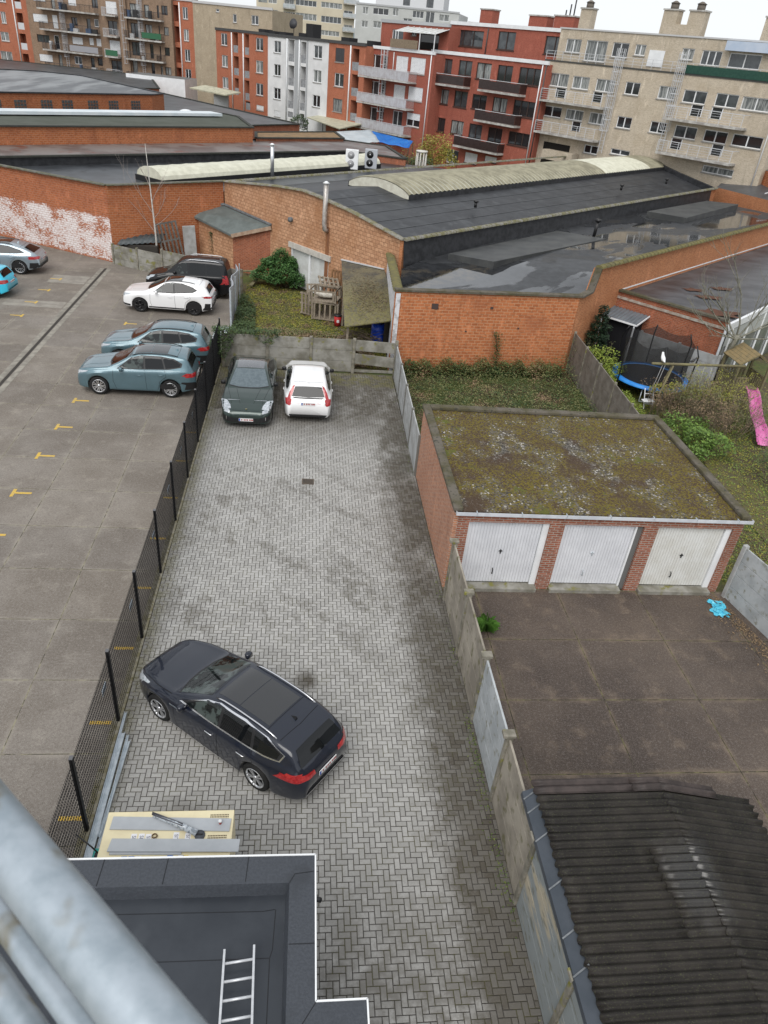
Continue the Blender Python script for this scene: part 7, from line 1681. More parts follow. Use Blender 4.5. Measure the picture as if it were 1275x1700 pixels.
for i, (x, y, s_, L_, lb) in enumerate(((15.4, 26.3, 15, .75, 'brown leafless hedge shrub nearest the trampoline ladder'), (16.9, 26.9, 18, .85, 'brown leafless hedge shrub in the middle of the garden hedge'), (18.2, 27.0, 18, .85, 'brown leafless hedge shrub left of the pink slide'), (16.9, 25.2, 15, .8, 'brown leafless hedge shrub standing over the green leafy one'), (18.0, 25.9, 12, .7, 'brown leafless hedge shrub at the edge of the lawn'))):
    bare_bush('shrub', lb, 'bush', (x, y, 0), int(s_*1.5), L_*1.15, M('hedge_twig', (.15, .115, .085), (.24, .19, .14), scale=9, rough=.9), 'leafless shrubs of the garden hedge', [DRY, BRAM, LIME][i % 3], 3, .85, .035)
bush('green_bush', 'fresh green leafy bush beside the garage roof edge', 'bush', (15.5, 23.9, 0), [(0, 0, .5, .75, .65, 900), (-.5, 1.0, .55, .65, .6, 700), (.7, -.3, .45, .6, .5, 550), (.5, 1.1, .5, .55, .5, 450), (-.4, -.9, .35, .45, .4, 300)], LEAF('fresh_leaf', (.06, .12, .02), (.16, .26, .04)), .065)
bare_bush('shrub', 'dark tangled shrub at the right edge beyond the garden path', 'bush', (17.9, 21.3, 0), 14, .9, M('hedge_twig', (.15, .115, .085)), None, IVY, 3, 1.0, .045)
bare_bush('shrub', 'sprawling brown shrub at the right edge beside the slide foot', 'bush', (20.8, 26.2, 0), 14, 1.0, M('hedge_twig', (.15, .115, .085)), None, BRAM, 2, 1.2, .04)
bed('garden_lawn', 'short green lawn and moss of the trampoline garden', [(12.6, 15.4), (13.2, 12), (19, 14), (23, 24), (22, 29), (19, 31), (15.5, 33.5), (12.9, 31.5), (12.4, 22)], 48000, lambda x, y: .07, .038, [GRASS, MOSSL, GRASS, MOSSL, GRASS], zoff=-.06)
s = MB(); s.poly([(15.0, 15, -.03), (16.4, 16, -.03), (16.9, 21.5, -.03), (15.9, 24.5, -.03), (15.3, 22, -.03)])
struct(s.build('garden_path', M('mossy_path', (.12, .11, .04), (.09, .075, .045), scale=3, rough=.95, bump=.3)))
# leaf litter and weeds
t = thing('grass_tuft', 'green grass tuft growing at the foot of the concrete wall in the garage court', 'plant', (4.88, 13.5, 0)); m = MB()
for k in range(150):
    a = lr.uniform(0, 6.28); q = lr.uniform(.0, .1); L_ = lr.uniform(.15, .34); o_ = lr.uniform(.1, .26)
    b0 = Vector((math.cos(a)*q, math.sin(a)*q, 0)); b1 = b0+Vector((math.cos(a)*o_*.6, math.sin(a)*o_*.6, L_)); w_ = Vector((-math.sin(a), math.cos(a), 0))*.01
    b2 = b1+Vector((math.cos(a)*o_*.6, math.sin(a)*o_*.6, -.04)); m.add([b0-w_, b0+w_, b1+w_, b2, b1-w_], [(0, 1, 2, 3, 4)])
m.build('blades', LEAF('bright_grass', (.06, .16, .02), (.13, .28, .05)), t)
m = MB(); q = random.Random(9)
leaves(m, [(12.0-abs(q.gauss(0, .28))+(15-y)*.19, y, .008+q.uniform(0, .02)) for y in [q.uniform(8.5, 15.0) for _ in range(2200)]], .028, .95)
tag(m.build('leaf_litter', DRY), 'fallen brown leaves along the foot of the pale concrete panels', 'leaves', None, 'stuff')
m = MB(); leaves(m, [(3.93-abs(q.gauss(0, .10)), y+q.gauss(0, .2), .005+q.uniform(0, .04)) for y in [q.uniform(2.5, 15) if q.random() < .8 else q.uniform(15, 30) for _ in range(1500)] if math.sin(y*2.1)+math.sin(y*.9)+q.uniform(-1, 1) > .2], .02, .6)
tag(m.build('wall_foot_weeds', [LEAF('small_weed', (.06, .11, .02), (.15, .18, .03))]), 'small green weeds along the joint where the paving meets the concrete wall', 'weeds', None, 'stuff')
m = MB(); leaves(m, [(-3.5+abs(q.gauss(0, .14)), q.uniform(6, 30), .004+q.uniform(0, .012)) for _ in range(2600)], .018, .9)
tag(m.build('gutter_litter', [LEAF('pale_litter', (.3, .28, .22), (.10, .09, .03))]), 'pale leaf crumbs scattered on the mossy paving edge beside the black fence', 'leaves', None, 'stuff')
# trees
t = thing('birch_sapling', 'slender bare white birch against the red-orange wall behind the low concrete panels', 'tree', (-9.0, 45.9, 0))
m = MB(); m.tube([(0, 0, 0), (.02, 0, 1.6), (-.05, 0, 3.4), (-.12, 0, 5.2), (-.2, .1, 6.6)], .07, 7, r2=.012); m.build('trunk', M('birch_bark', (.6, .58, .54), (.4, .38, .35), scale=7, rough=.8), t)
m = MB()
for z, a, L_, up_ in ((1.9, 2.8, 2.2, .8), (2.6, .3, 1.6, 1.4), (2.9, 2.9, 1.6, 1.2), (3.6, .5, 1.5, 1.6), (2.2, .1, 1.4, .6), (4.2, 2.6, 1.2, 1.5)): twigs(m, (-.03, 0, z), (math.cos(a), .2*math.sin(a*3), up_), L_, .02, 2, .4, 2, .25)
m.build('branches', M('birch_twig', (.35, .3, .27), rough=.9), t)
t = thing('bare_tree', 'leafless garden tree with spreading grey-green branches behind the play tower', 'tree', (19.55, 30.7, 0))
m = MB(); m.tube([(0, 0, 0), (-.1, -.3, 1.2), (-.25, -.8, 2.4), (-.35, -1.1, 3.0)], .15, 8, r2=.10); m.build('trunk', BARK, t)
m = MB()
for d, L_ in (((-1, -.2, .5), 2.0), ((-.7, .3, .9), 2.0), ((.9, -.1, .7), 2.2), ((.5, -.3, 1.3), 2.2), ((-.1, -.2, 1.4), 2.2), ((1.1, .3, .4), 2.0), ((-.9, -.6, .25), 1.9), ((.9, -.8, .3), 1.8)): twigs(m, (-.3, -1.0, 2.8), d, L_, .05, 3, .55, 3, .08)
m.build('branches', BARK, t)
bare_bush('bare_tree', 'thin bare bush with pale yellowish twigs below the metal balconies', 'tree', (11.0, 83.5, 0), 9, 2.6, M('olive_twig', (.2, .2, .12), rough=.9), None, YG, 1, .6, .06)
bush('yellow_green_tree', 'round yellow-green leafy tree in front of the red block beside the slatted cowl', 'tree', (13.4, 84.5, 0), [(0, 0, 3.4, 1.9, 1.8, 1700), (.9, -.8, 2.6, 1.5, 1.5, 1100), (-1, .6, 2.4, 1.4, 1.5, 1000)], LEAF('golden_leaf', (.22, .22, .03), (.38, .33, .07)), .12, 8)
bush('dark_bush', 'dark green clipped bush under the thin yellowish twigs', 'bush', (10.2, 80.0, 0), [(0, 0, 2.2, 1.6, 1.3, 1500), (1.2, -.6, 2.2, 1.4, 1.2, 1200)], IVY, .1)
bare_bush('bare_tree', 'brown leafless shrub at the foot of the left orange row block', 'tree', (-11.8, 119.5, 0), 9, 2.6, M('hedge_twig', (.15, .115, .085)), None, None, 1, 1.0)
bush('dark_bush', 'dark bush at the foot of the white rendered block', 'bush', (-1.5, 108.0, 0), [(0, 0, 2.6, 1.5, 1.5, 900)], IVY, .14)
bush('distant_tree', 'pale yellow-green tree far off between the cream tower and the grey tower', 'tree', (3.5, 262, 0), [(0, 0, 13, 7, 7, 1500)], YG, .6)
# ================================================================== THINGS IN THE YARDS AND GARDENS
WD = M('weathered_pallet_wood', (.32, .27, .21), (.2, .165, .125), scale=5, rough=.9, stretch=(4, 1, 1)); WDG = M('greenish_timber', (.21, .19, .10), (.15, .13, .08), scale=5, rough=.9); WDB = M('brown_timber', (.24, .13, .06), (.15, .085, .045), scale=5, rough=.8)
# cream site cabinet with boards
CREAM = M('cream_steel', (.72, .64, .42), (.66, .58, .38), scale=3, rough=.45)
t = thing('equipment_cabinet', 'cream steel cabinet with punched grilles and small lettered stickers beside the dark flat roof', 'cabinet', (-3.0, 6.0, 0))
m = MB(); m.box(0, 0, .08, 2.07, 1.6, 1.2); m.build('body', CREAM, t, bevel=.012)
m = MB(); m.box(.1, .1, 0, 1.97, 1.5, .08); m.build('base', BLACKP, t)
for y0, y1 in ((1.42, 1.53), (1.0, 1.15), (.62, .74)):
    m = MB(); nx_ = 12; ny_ = max(2, int((y1-y0)/.035))
    for i in range(nx_):
        for k in range(ny_): x = 1.68+i*.026; y = y0+k*(y1-y0)/ny_; m.add([(x, y, 1.203), (x+.018, y, 1.203), (x+.018, y+.022, 1.203), (x, y+.022, 1.203)], [(0, 1, 2, 3)])
    m.build('grille', M('grille_holes', (.09, .06, .035), rough=.8), t)
def text(body, size, mat, parent, loc, rot):
    cu = bpy.data.curves.new('lettering', 'FONT'); cu.body = body; cu.size = size; cu.align_x = 'CENTER'; cu.align_y = 'CENTER'; cu.extrude = .0006
    tmp = bpy.data.objects.new('tmp', cu); COL.objects.link(tmp); bpy.context.view_layer.update()
    me = bpy.data.meshes.new_from_object(tmp.evaluated_get(bpy.context.evaluated_depsgraph_get())); bpy.data.objects.remove(tmp)
    me.materials.clear(); me.materials.append(mat); o = bpy.data.objects.new('lettering', me); COL.objects.link(o); o.parent = parent; o.location = loc; o.rotation_euler = rot; return o
DK = M('sticker_ink', (.06, .06, .09), rough=.5); STW = M('sticker_white', (.72, .72, .74), rough=.5); STB = M('sticker_blue', (.03, .15, .5), rough=.5); STY = M('sticker_yellow', (.7, .5, .03), rough=.5)
for x, y, mt in ((.50, 1.10, STW), (.62, 1.10, STW), (.73, 1.09, STW), (1.17, 1.11, STW), (1.36, 1.10, STW)):
    m = MB(); m.box(x-.045, y-.09, 1.2005, x+.045, y+.09, 1.203); st = m.build('sticker', mt, t); text('SIT', .085, DK, t, (x, y, 1.2045), (0, 0, R(-90)))
for x, mt in ((.42, STB), (.53, STB), (.64, STW), (1.13, STB), (1.30, STW), (1.37, STY)):
    m = MB(); m.box(x-.045, .66, 1.2005, x+.045, .80, 1.203, 0); m.box(x-.035, .70, 1.2032, x+.035, .785, 1.2042, 1); m.box(x-.012, .715, 1.2044, x+.012, .77, 1.205, 2); m.build('sticker', [mt, STW, DK], t)
GB = M('grey_board', (.40, .42, .44), (.36, .38, .40), scale=3, rough=.6)
def board(label, quad, z, th=.018):
    o_ = quad[0]; t_ = thing('board', label, 'board', (o_[0], o_[1], z), 0, 'grey boards lying on the cabinet'); m = MB(); q = [(x-o_[0], y-o_[1]) for x, y in quad]
    m.prism(q, 0, th); m.build('panel', GB, t_, bevel=.002)
board('long grey board lying on the cabinet under the plastic-wrapped bundle', [(-2.91, 7.27), (-.98, 7.19), (-.965, 7.42), (-2.90, 7.50)], 1.204)
board('long grey board lying on the cabinet nearest the dark flat roof', [(-2.86, 6.87), (-.80, 6.81), (-.79, 7.03), (-2.83, 7.09)], 1.226)
board('short grey board half hidden under the nearest long board on the cabinet', [(-2.82, 6.83), (-1.7, 6.80), (-1.7, 7.0), (-2.82, 7.03)], 1.206, .016)
t = thing('wrapped_bundle', 'bundle of dark rods wrapped in clear plastic lying across a grey board', 'bundle', (-2.24, 7.49, 1.25))
m = MB(); m.tube([(0, 0, 0), (.38, -.17, .01), (.74, -.34, .0)], .038, 8, r2=.06); m.build('plastic_wrap', M('crinkled_clear_plastic', (.48, .52, .56), (.22, .25, .28), scale=24, lo=.45, hi=.55, rough=.12, coat=1), t)
m = MB()
for k in (-1, 0, 1): m.tube([(-.03, k*.02+.015, .03), (.5, -.22+k*.02, .05)], .011, 6)
m.build('rod', M('dark_rod', (.06, .06, .07), rough=.3), t)
t = thing('round_cap', 'dark grey round cap lying on the cabinet between the two boards', 'cap', (-1.45, 7.13, 1.2)); m = MB(); m.tube([(0, 0, 0), (0, 0, .035)], .085, 20); m.build('disc', M('dark_grey_cap', (.07, .075, .085), rough=.5), t); m = MB(); m.box(-.05, -.012, .036, .05, .012, .05); m.build('grip', BLACKP, t)
t = thing('cup', 'small red and white cup standing on the grey board', 'cup', (-1.14, 7.33, 1.222)); m = MB(); m.tube([(0, 0, 0), (0, 0, .055)], .022, 12, r2=.028); m.build('body', M('cup_red', (.4, .03, .02), rough=.4), t); m = MB(); m.tube([(0, 0, .0555), (0, 0, .085)], .03, 12); m.build('lid', WHITEP, t)
t = thing('rope_coil', 'small brown coil of rope on the cabinet between the stickers', 'rope', (-2.17, 7.13, 1.203)); m = MB(); m.tube([(math.cos(a*.5)*.04, math.sin(a*.5)*.04, .01+a*.001) for a in range(26)], .008, 5); m.build('coil', M('rope_brown', (.14, .09, .05), rough=.9), t)
# galvanised profiles along the fence
for i, (a, b, w_, lb) in enumerate((((-3.50, 10.75, .03), (-3.50, 6.9, .03), .045, 'longest galvanised steel profile against the black fence'), ((-3.44, 10.2, .05), (-3.43, 6.9, .05), .085, 'wide galvanised steel profile lying beside the longest one'), ((-3.33, 10.15, .03), (-3.33, 6.9, .03), .04, 'thin galvanised profile in the middle of the bundle by the fence'), ((-3.28, 10.0, .035), (-3.36, 7.9, .035), .05, 'shorter galvanised steel profile on the paving side of the bundle'))):
    t = thing('steel_profile', lb, 'steel profile', (a[0], a[1], 0), 0, 'galvanised profiles lying along the fence'); L_ = Vector(b)-Vector(a)
    m = MB(); z = a[2]; m.bar((0, 0, z), (L_.x, L_.y, z), w_, .008)
    for sg in (-1, 1): m.bar((sg*w_/2, 0, z+.02), (L_.x+sg*w_/2, L_.y, z+.02), .008, .045)
    m.build('channel', GALV, t)
t = thing('metal_offcut', 'short pale metal offcut on the paving behind the cabinet', 'offcut', (-2.75, 7.95, .03), R(-65)); m = MB(); m.box(-.16, -.05, 0, .16, .05, .03); m.box(-.16, -.05, .03, .16, -.04, .07); m.build('channel', GALV, t)
t = thing('tool_case', 'turquoise tool case with a black strap wedged between the cabinet and the profiles', 'tool case', (-3.17, 7.2, 0)); m = MB(); m.box(-.1, -.28, 0, .12, .2, .5); m.build('case', M('turquoise_plastic', (.03, .3, .27), rough=.4), t, bevel=.02); m = MB(); m.tube([(-.35, .2, .9), (-.1, .1, .7), (.1, .0, .52)], .014, 6); m.box(-.06, -.2, .5, .08, .1, .53); m.build('handle', BLACKP, t)
# cyan plastic bag in the court corner
t = thing('plastic_bag', 'crumpled cyan plastic bag lying in the corner by the pale concrete panels', 'bag', (11.75, 14.45, 0)); m = MB(); n = 12; vs = []; q = random.Random(4)
for i in range(n):
    for k in range(n): u, v_ = i/(n-1)-.5, k/(n-1)-.5; vs.append((u*.42+.06*q.uniform(-1, 1)+.08*math.sin(v_*7), v_*.62+.05*q.uniform(-1, 1), .03+q.uniform(0, .1)*(1-2*abs(u))))
m.add(vs, [(i*n+k, (i+1)*n+k, (i+1)*n+k+1, i*n+k+1) for i in range(n-1) for k in range(n-1) if not (k > 7 and 3 < i < 8)]); m.build('film', M('cyan_film', (.06, .42, .6), (.12, .55, .7), scale=12, rough=.3), t)
m = MB(); [m.tube([(x, -.3, .03), (x+.03, -.42, .06), (x+.08, -.38, .03), (x+.07, -.3, .03)], .014, 5) for x in (-.12, .06)]; m.build('handle', M('cyan_film', (.06, .42, .6)), t)
# handrail of the balcony the picture is taken from
t = thing('balcony_railing', 'blurred galvanised steel railing crossing the bottom left corner close to the camera', 'railing', (-.227, .383, 11.8))
rd_ = (Vector((-.0377, .1979, 0))-Vector((-.2267, .3829, 0))).normalized(); rn_ = Vector((-rd_.y, rd_.x, 0))
RG = M('spotted_galvanised', (.38, .43, .475), (.28, .33, .37), scale=26, rough=.45, metal=.3, c3=(.2, .185, .14), s3=16)
def rail(name, off, z, r, mat=RG, sq=1.0):
    m = MB(); c0_ = -rn_*0+rn_*off; a = c0_-rd_*.9+Vector((0, 0, z)); b = c0_+rd_*1.1+Vector((0, 0, z)); m.tube([a, a.lerp(b, .5), b], r, 28); m.build(name, mat, t)
# offsets are measured towards the balcony side of the outer edge
rail('handrail', -.0225, -.0225, .0225)
rail('rail', -.0395, -.13, .0098); rail('rail', -.0625, -.16, .0125); rail('rail', -.0905, -.19, .012); rail('rail', -.117, -.22, .011)
m = MB()
for s_ in (-.85, .95): p_ = -rn_*.03+rd_*s_; m.tube([(p_.x, p_.y, -.03), (p_.x, p_.y, -1.2)], .02, 10)
m.build('post', RG, t)
# ---- mossy garden: crates, pallets, pots
def slat_crate(name, label, loc, rz, w_, d, h, mat, tilt=(0, 0), rails_=3, n=5, group=None):
    t = thing(name, label, 'crate', loc, rz, group); t.rotation_euler = (tilt[0], tilt[1], rz)
    for x in (-w_/2, w_/2):
        for y in (-d/2, d/2): m = MB(); m.box(x-.035, y-.035, 0, x+.035, y+.035, h); m.build('corner_post', mat, t)
    for sgn in (-1, 1):
        m = MB()
        for i in range(n): x = -w_/2+.07+(w_-.24)*i/(n-1); m.box(x, sgn*d/2-.012, .08, x+.09, sgn*d/2+.012, h-.05)
        m.box(-w_/2, sgn*d/2-.03, h-.09, w_/2, sgn*d/2-.014, h); m.box(-w_/2, sgn*d/2-.03, .02, w_/2, sgn*d/2-.014, .09); m.build('side', mat, t)
        m = MB()
        for i in range(n): y = -d/2+.07+(d-.24)*i/(n-1); m.box(sgn*w_/2-.012, y, .08, sgn*w_/2+.012, y+.09, h-.05)
        m.box(sgn*w_/2-.03, -d/2, h-.09, sgn*w_/2-.014, d/2, h); m.build('end', mat, t)
    m = MB(); m.box(-w_/2, -d/2, .04, w_/2, d/2, .07); m.build('floor', mat, t); return t
slat_crate('wooden_crate', 'grey slatted wooden crate standing on the mossy lawn under another one', (1.15, 37.7, 0), R(-12), 1.35, .9, .95, WD)
slat_crate('wooden_crate', 'open wooden frame crate holding a white sack, on top of the slatted crate', (1.1, 37.75, .96), R(-20), 1.4, 1.0, .62, WD, (R(3), R(-4)), n=2)
t = thing('sack', 'dirty white sack lying in the upper wooden crate', 'sack', (1.05, 37.7, 1.08), R(-18)); m = MB(); vs = []
for i in range(9):
    for k in range(12): th = i/8*math.pi; r = math.sin(th)**.6; vs.append((math.cos(th)*.52, math.cos(k*math.pi/6)*r*.3, .16+math.sin(k*math.pi/6)*r*.15))
m.add(vs, [(i*12+k, i*12+(k+1) % 12, (i+1)*12+(k+1) % 12, (i+1)*12+k) for i in range(8) for k in range(12)], 0, True); m.build('cloth', M('dirty_white_cloth', (.6, .57, .5), (.4, .36, .3), scale=6, rough=.9), t)
def pallet(name, label, loc, rot, mat, w_=1.2, h=.9, n=6, group=None, cat='pallet'):
    t = thing(name, label, cat, loc, 0, group); t.rotation_euler = rot
    for z in (.05, h/2, h-.05): m = MB(); m.box(-w_/2, -.04, z-.045, w_/2, .04, z+.045); m.build('bearer', mat, t)
    for i in range(n):
        x = -w_/2+(w_-.11)*i/(n-1); m = MB(); m.box(x, -.065, 0, x+.11, -.042, h); m.build('board', mat, t)
    return t
pallet('wooden_pallet', 'grey pallet leaning askew against the left side of the crates', (.1, 38.0, 0), (R(-28), R(20), R(35)), WD, .8, 1.15, 4)
pallet('wooden_pallet', 'flat grey pallet lying tilted on the heap behind the white sack crate', (1.3, 38.6, 1.35), (R(-72), R(8), R(10)), WD, 1.1, .9, 5)
pallet('wooden_pallet', 'weathered pallet leaning against the back of the slatted crate', (.7, 38.5, 0), (R(-14), R(-6), R(-8)), WD, 1.1, 1.5, 6)
pallet('wooden_pallet', 'brown wooden frame standing upright behind the crates beside the lean-to', (1.9, 39.3, .3), (R(-6), 0, R(-40)), WDB, 1.5, 1.7, 8)
pallet('wooden_pallet', 'tall grey scrap pallet leaning on the red-orange wall beside the birch', (-8.1, 46.4, .3), (R(-8), R(-8), R(28)), M('grey_scrap_wood', (.17, .16, .15), (.1, .095, .085), scale=6, rough=.9), 1.3, 2.1, 6)
t = thing('stone_slab', 'mottled grey slab leaning against the wall right of the scrap pallet', 'slab', (-7.15, 47.1, .2), R(30)); m = MB(); m.box(-.4, -.05, 0, .4, .05, 1.9); o = m.build('slab', CONC_L, t, bevel=.03); o.rotation_euler = (R(-6), 0, 0)
t = thing('tarpaulin', 'dark ribbed sheet roof leaning behind the low grey concrete panels', 'sheet', (-10.0, 45.2, 0)); m = MB(); vs = []
for i in range(33):
    for k in range(2): vs.append((-1.2+i*.075+(.25 if k else 0), .15+k*.85+i*.02, 1.1+k*.35+.035*math.sin(i*1.57)+i*.006))
m.add(vs, [(i*2, (i+1)*2, (i+1)*2+1, i*2+1) for i in range(32)], 0, True); o = m.build('sheet', M('dark_green_grey_sheet', (.06, .075, .08), (.09, .1, .105), scale=3, rough=.5), t); o.modifiers.new('thickness', 'SOLIDIFY').thickness = .02
m = MB(); m.box(-1.1, .4, 0, 1.1, .9, 1.1); m.build('stack', M('dark_stack', (.05, .045, .04), rough=.9), t)
for i, (x, y, a, lb) in enumerate(((-3.1, 43.5, 20, 'rough plank on top of the timber pile by the annex'), (-2.8, 43.2, -35, 'slanting plank in front of the timber pile by the annex'), (-3.0, 43.0, 80, 'short log at the bottom of the timber pile by the annex'))):
    t = thing('plank', lb, 'plank', (x, y, .1+.25*(2-i)), R(a), 'old timber piled by the annex'); m = MB(); m.box(-.75, -.1, 0, .75, .1, .07); m.build('wood', WDG, t)
t = thing('bucket', 'red bucket with a black lid beside the lean-to', 'bucket', (1.72, 36.6, 0)); m = MB(); m.tube([(0, 0, 0), (0, 0, .5)], .17, 14, r2=.2); m.build('body', M('red_bucket', (.45, .03, .03), rough=.5), t); m = MB(); m.tube([(0, 0, .5), (0, 0, .56)], .21, 14); m.build('lid', BLACKP, t); m = MB(); m.box(-.06, -.2, .2, .06, -.175, .34); m.build('sticker', STW, t)
t = thing('white_drum', 'white drum peeking out from under the lean-to roof', 'drum', (2.25, 36.9, 0)); m = MB(); m.tube([(0, 0, 0), (0, 0, .12), (0, 0, .9)], .24, 16); m.build('body', WHITEP, t); m = MB(); m.tube([(0, 0, .9), (0, 0, .95)], .26, 16); m.build('lid', WHITEP, t)
t = thing('blue_barrel', 'bright blue plastic barrel under the front of the lean-to', 'barrel', (3.45, 32.9, .55)); m = MB(); m.tube([(0, 0, 0), (0, 0, .05), (0, 0, .3), (0, 0, .6), (0, 0, .9)], .3, 20); m.build('body', M('blue_plastic', (.01, .05, .4), rough=.35), t)
for z in (.25, .62): m = MB(); m.tube([(0, 0, z), (0, 0, z+.04)], .315, 20); m.build('hoop', M('blue_plastic', (.01, .05, .4)), t)
m = MB(); m.tube([(0, 0, .9), (0, 0, .93)], .26, 20); m.build('lid', M('dark_blue_lid', (.01, .03, .2), rough=.4), t)
t = thing('brushwood_pile', 'tangle of dead branches under the lean-to beside the blue barrel', 'brushwood', (2.6, 32.4, .2)); m = MB()
for k in range(70): a = lr.uniform(-.5, .5); x = lr.uniform(-.8, .6); z = lr.uniform(.1, .95); m.tube([(x-.5, lr.uniform(-.4, .4), z-a*.6), (x, 0, z), (x+.6, lr.uniform(-.4, .4), z+a*.6)], .012, 4)
m.build('branches', M('dead_branch', (.2, .16, .12), (.1, .08, .06), scale=9, rough=.9), t)
# lean-to
t = thing('lean_to_shed', 'open lean-to with a mossy dark roof sheet against the warehouse gable', 'shed', (1.9, 40.1, 0))
q = [(.0, 0, 2.45), (2.12, -2.55, 2.75), (2.35, -8.0, 1.95), (-.12, -8.9, 1.78)]
m = MB(); N = 10; vs = []
for i in range(N+1):
    for k in range(N+1): u, v_ = i/N, k/N; p_ = Vector(q[0]).lerp(Vector(q[1]), u).lerp(Vector(q[3]).lerp(Vector(q[2]), u), v_); vs.append(p_)
m.add(vs, [(i*(N+1)+k, i*(N+1)+k+1, (i+1)*(N+1)+k+1, (i+1)*(N+1)+k) for i in range(N) for k in range(N)])
rfm, nt, p = _new('lean_to_roof_moss'); v = _geo(nt); sx = nt.nodes.new('ShaderNodeSeparateXYZ'); nt.links.new(v, sx.inputs[0]); n1 = _noise(nt, 1.1, 6, v, .7); n2 = _noise(nt, 9, 5, v, .7)
o = _mix(nt, _ramp(nt, n1, .35, .6), (.075, .07, .06), (.15, .13, .08)); o = _mix(nt, _math(nt, 'MULTIPLY', _ramp(nt, sx.outputs[1], 37.5, 33.5), _ramp(nt, n2, .4, .6)), o, (.2, .18, .06)); o = _mix(nt, _ramp(nt, n2, .56, .66), o, (.05, .04, .025)); nt.links.new(o, p.inputs['Base Color']); p.inputs['Roughness'].default_value = .95; _bump(nt, p, n2, .5, .03)
o = m.build('roof', rfm, t); o.modifiers.new('thickness', 'SOLIDIFY').thickness = .05
m = MB(); leaves(m, [Vector(q[0]).lerp(Vector(q[1]), a).lerp(Vector(q[3]).lerp(Vector(q[2]), a), b)+Vector((0, 0, .05)) for a, b in [(lr.gauss(.55, .25), lr.gauss(.6, .18)) for _ in range(2600)] if 0 < a < 1 and 0 < b < 1], .04, .8); m.build('leaf_layer', LEAF('roof_litter', (.2, .15, .08), (.10, .075, .04)), o)['kind'] = 'stuff'
for x, y in ((.05, -8.6), (2.2, -7.9), (.05, -3.5)): m = MB(); m.box(x-.05, y-.05, 0, x+.05, y+.05, 1.8 if y < -5 else 2.2); m.build('post', WD, t)
m = MB(); m.bar((.0, -.06, 2.5), (2.1, -2.6, 2.8), .1, .06); m.build('flashing', M('pale_flashing', (.55, .55, .56), rough=.5), t)
m = MB(); m.box(2.05, -7.7, 0, 2.1, -3.4, 1.9); m.box(.1, -3.6, 0, 2.0, -3.5, 2.1); m.build('back_panel', M('dark_boarding', (.05, .042, .035), rough=.9), t)
# ---- trampoline garden
t = thing('trampoline', 'round trampoline with blue edge pad and black safety net', 'trampoline', (15.95, 30.0, 0)); Rr = 1.72
m = MB(); n = 40; vs = []
for a in range(n): th = 2*math.pi*a/n; vs += [(math.cos(th)*(Rr-.26), math.sin(th)*(Rr-.26), .75), (math.cos(th)*Rr, math.sin(th)*Rr, .77), (math.cos(th)*(Rr+.02), math.sin(th)*(Rr+.02), .66)]
m.add(vs, [(a*3+k, a*3+k+1, ((a+1) % n)*3+k+1, ((a+1) % n)*3+k) for a in range(n) for k in range(2)], 0, True); m.build('edge_pad', M('blue_pad', (.02, .2, .62), (.03, .26, .7), scale=3, rough=.45), t)
m = MB(); m.poly([(math.cos(2*math.pi*a/n)*(Rr-.27), math.sin(2*math.pi*a/n)*(Rr-.27), .74) for a in range(n)]); m.build('jumping_mat', M('trampoline_mat', (.02, .02, .022), rough=.7), t)
net, nt, p = _new('safety_net'); p.inputs['Base Color'].default_value = (.015, .015, .016, 1); p.inputs['Roughness'].default_value = .8
uv = _coord(nt, 'UV'); sp_ = nt.nodes.new('ShaderNodeSeparateXYZ'); nt.links.new(uv, sp_.inputs[0]); p.inputs['Alpha'].default_value = .62
m = MB(); n = 48; K = 7; vs = []
for a in range(n):
    th = 2*math.pi*a/n+.25; sag = .22*abs(math.sin(3*(th-.25)))
    for k in range(K): u = k/(K-1); r = Rr-.22-.05*math.sin(u*3.14); vs.append((math.cos(th)*r, math.sin(th)*r, .78+u*(1.85-sag)))
m.add(vs, [(a*K+k, ((a+1) % n)*K+k, ((a+1) % n)*K+k+1, a*K+k+1) for a in range(n) for k in range(K-1)], 0, True); m.build('safety_net', net, t)
for k in range(6):
    th = .25+k*math.pi/3; c_, s_ = math.cos(th), math.sin(th); m = MB(); m.tube([(c_*(Rr+.03), s_*(Rr+.03), 0), (c_*(Rr+.03), s_*(Rr+.03), 1.2), (c_*(Rr+.08), s_*(Rr+.08), 2.2), (c_*(Rr-.12), s_*(Rr-.12), 2.65)], .032, 8); m.build('net_pole', BLACKP, t)
for k in range(3):
    th = .25+k*2.09; m = MB(); m.tube([(math.cos(th+.3)*1.5, math.sin(th+.3)*1.5, .65), (math.cos(th+.3)*1.6, math.sin(th+.3)*1.6, .03), (math.cos(th-.3)*1.6, math.sin(th-.3)*1.6, .03), (math.cos(th-.3)*1.5, math.sin(th-.3)*1.5, .65)], .03, 8); m.build('leg', GALV, t)
t = thing('trampoline_ladder', 'small white ladder leaning against the front of the trampoline', 'ladder', (15.2, 28.15, 0)); 
for x in (-.2, .2): m = MB(); m.bar((x, -.25, 0), (x, .15, .8), .035); m.build('rail', WHITEP, t)
for u in (.25, .5, .75): m = MB(); m.bar((-.2, -.25+.4*u, .8*u), (.2, -.25+.4*u, .8*u), .03); m.build('rung', WHITEP, t)
t = thing('swing_set', 'round timber swing beam on a brace post reaching from the play tower', 'swing', (14.75, 27.9, 0))
m = MB(); m.tube([(0, 0, 2.1), (4.4, .25, 2.12)], .055, 10); m.build('beam', WDG, t)
m = MB(); m.tube([(.9, .7, 0), (1.0, .05, 2.15)], .05, 8); m.tube([(.2, -.7, 0), (.98, .0, 2.05)], .04, 8); m.build('brace_post', WDG, t)
for x in (.5, .62, 2.4, 2.75): m = MB(); m.tube([(x, .02, 2.05), (x-.25 if x < 1 else x, -.1, .5)], .012, 5); m.build('rope', M('grey_rope', (.35, .35, .35), rough=.9), t)
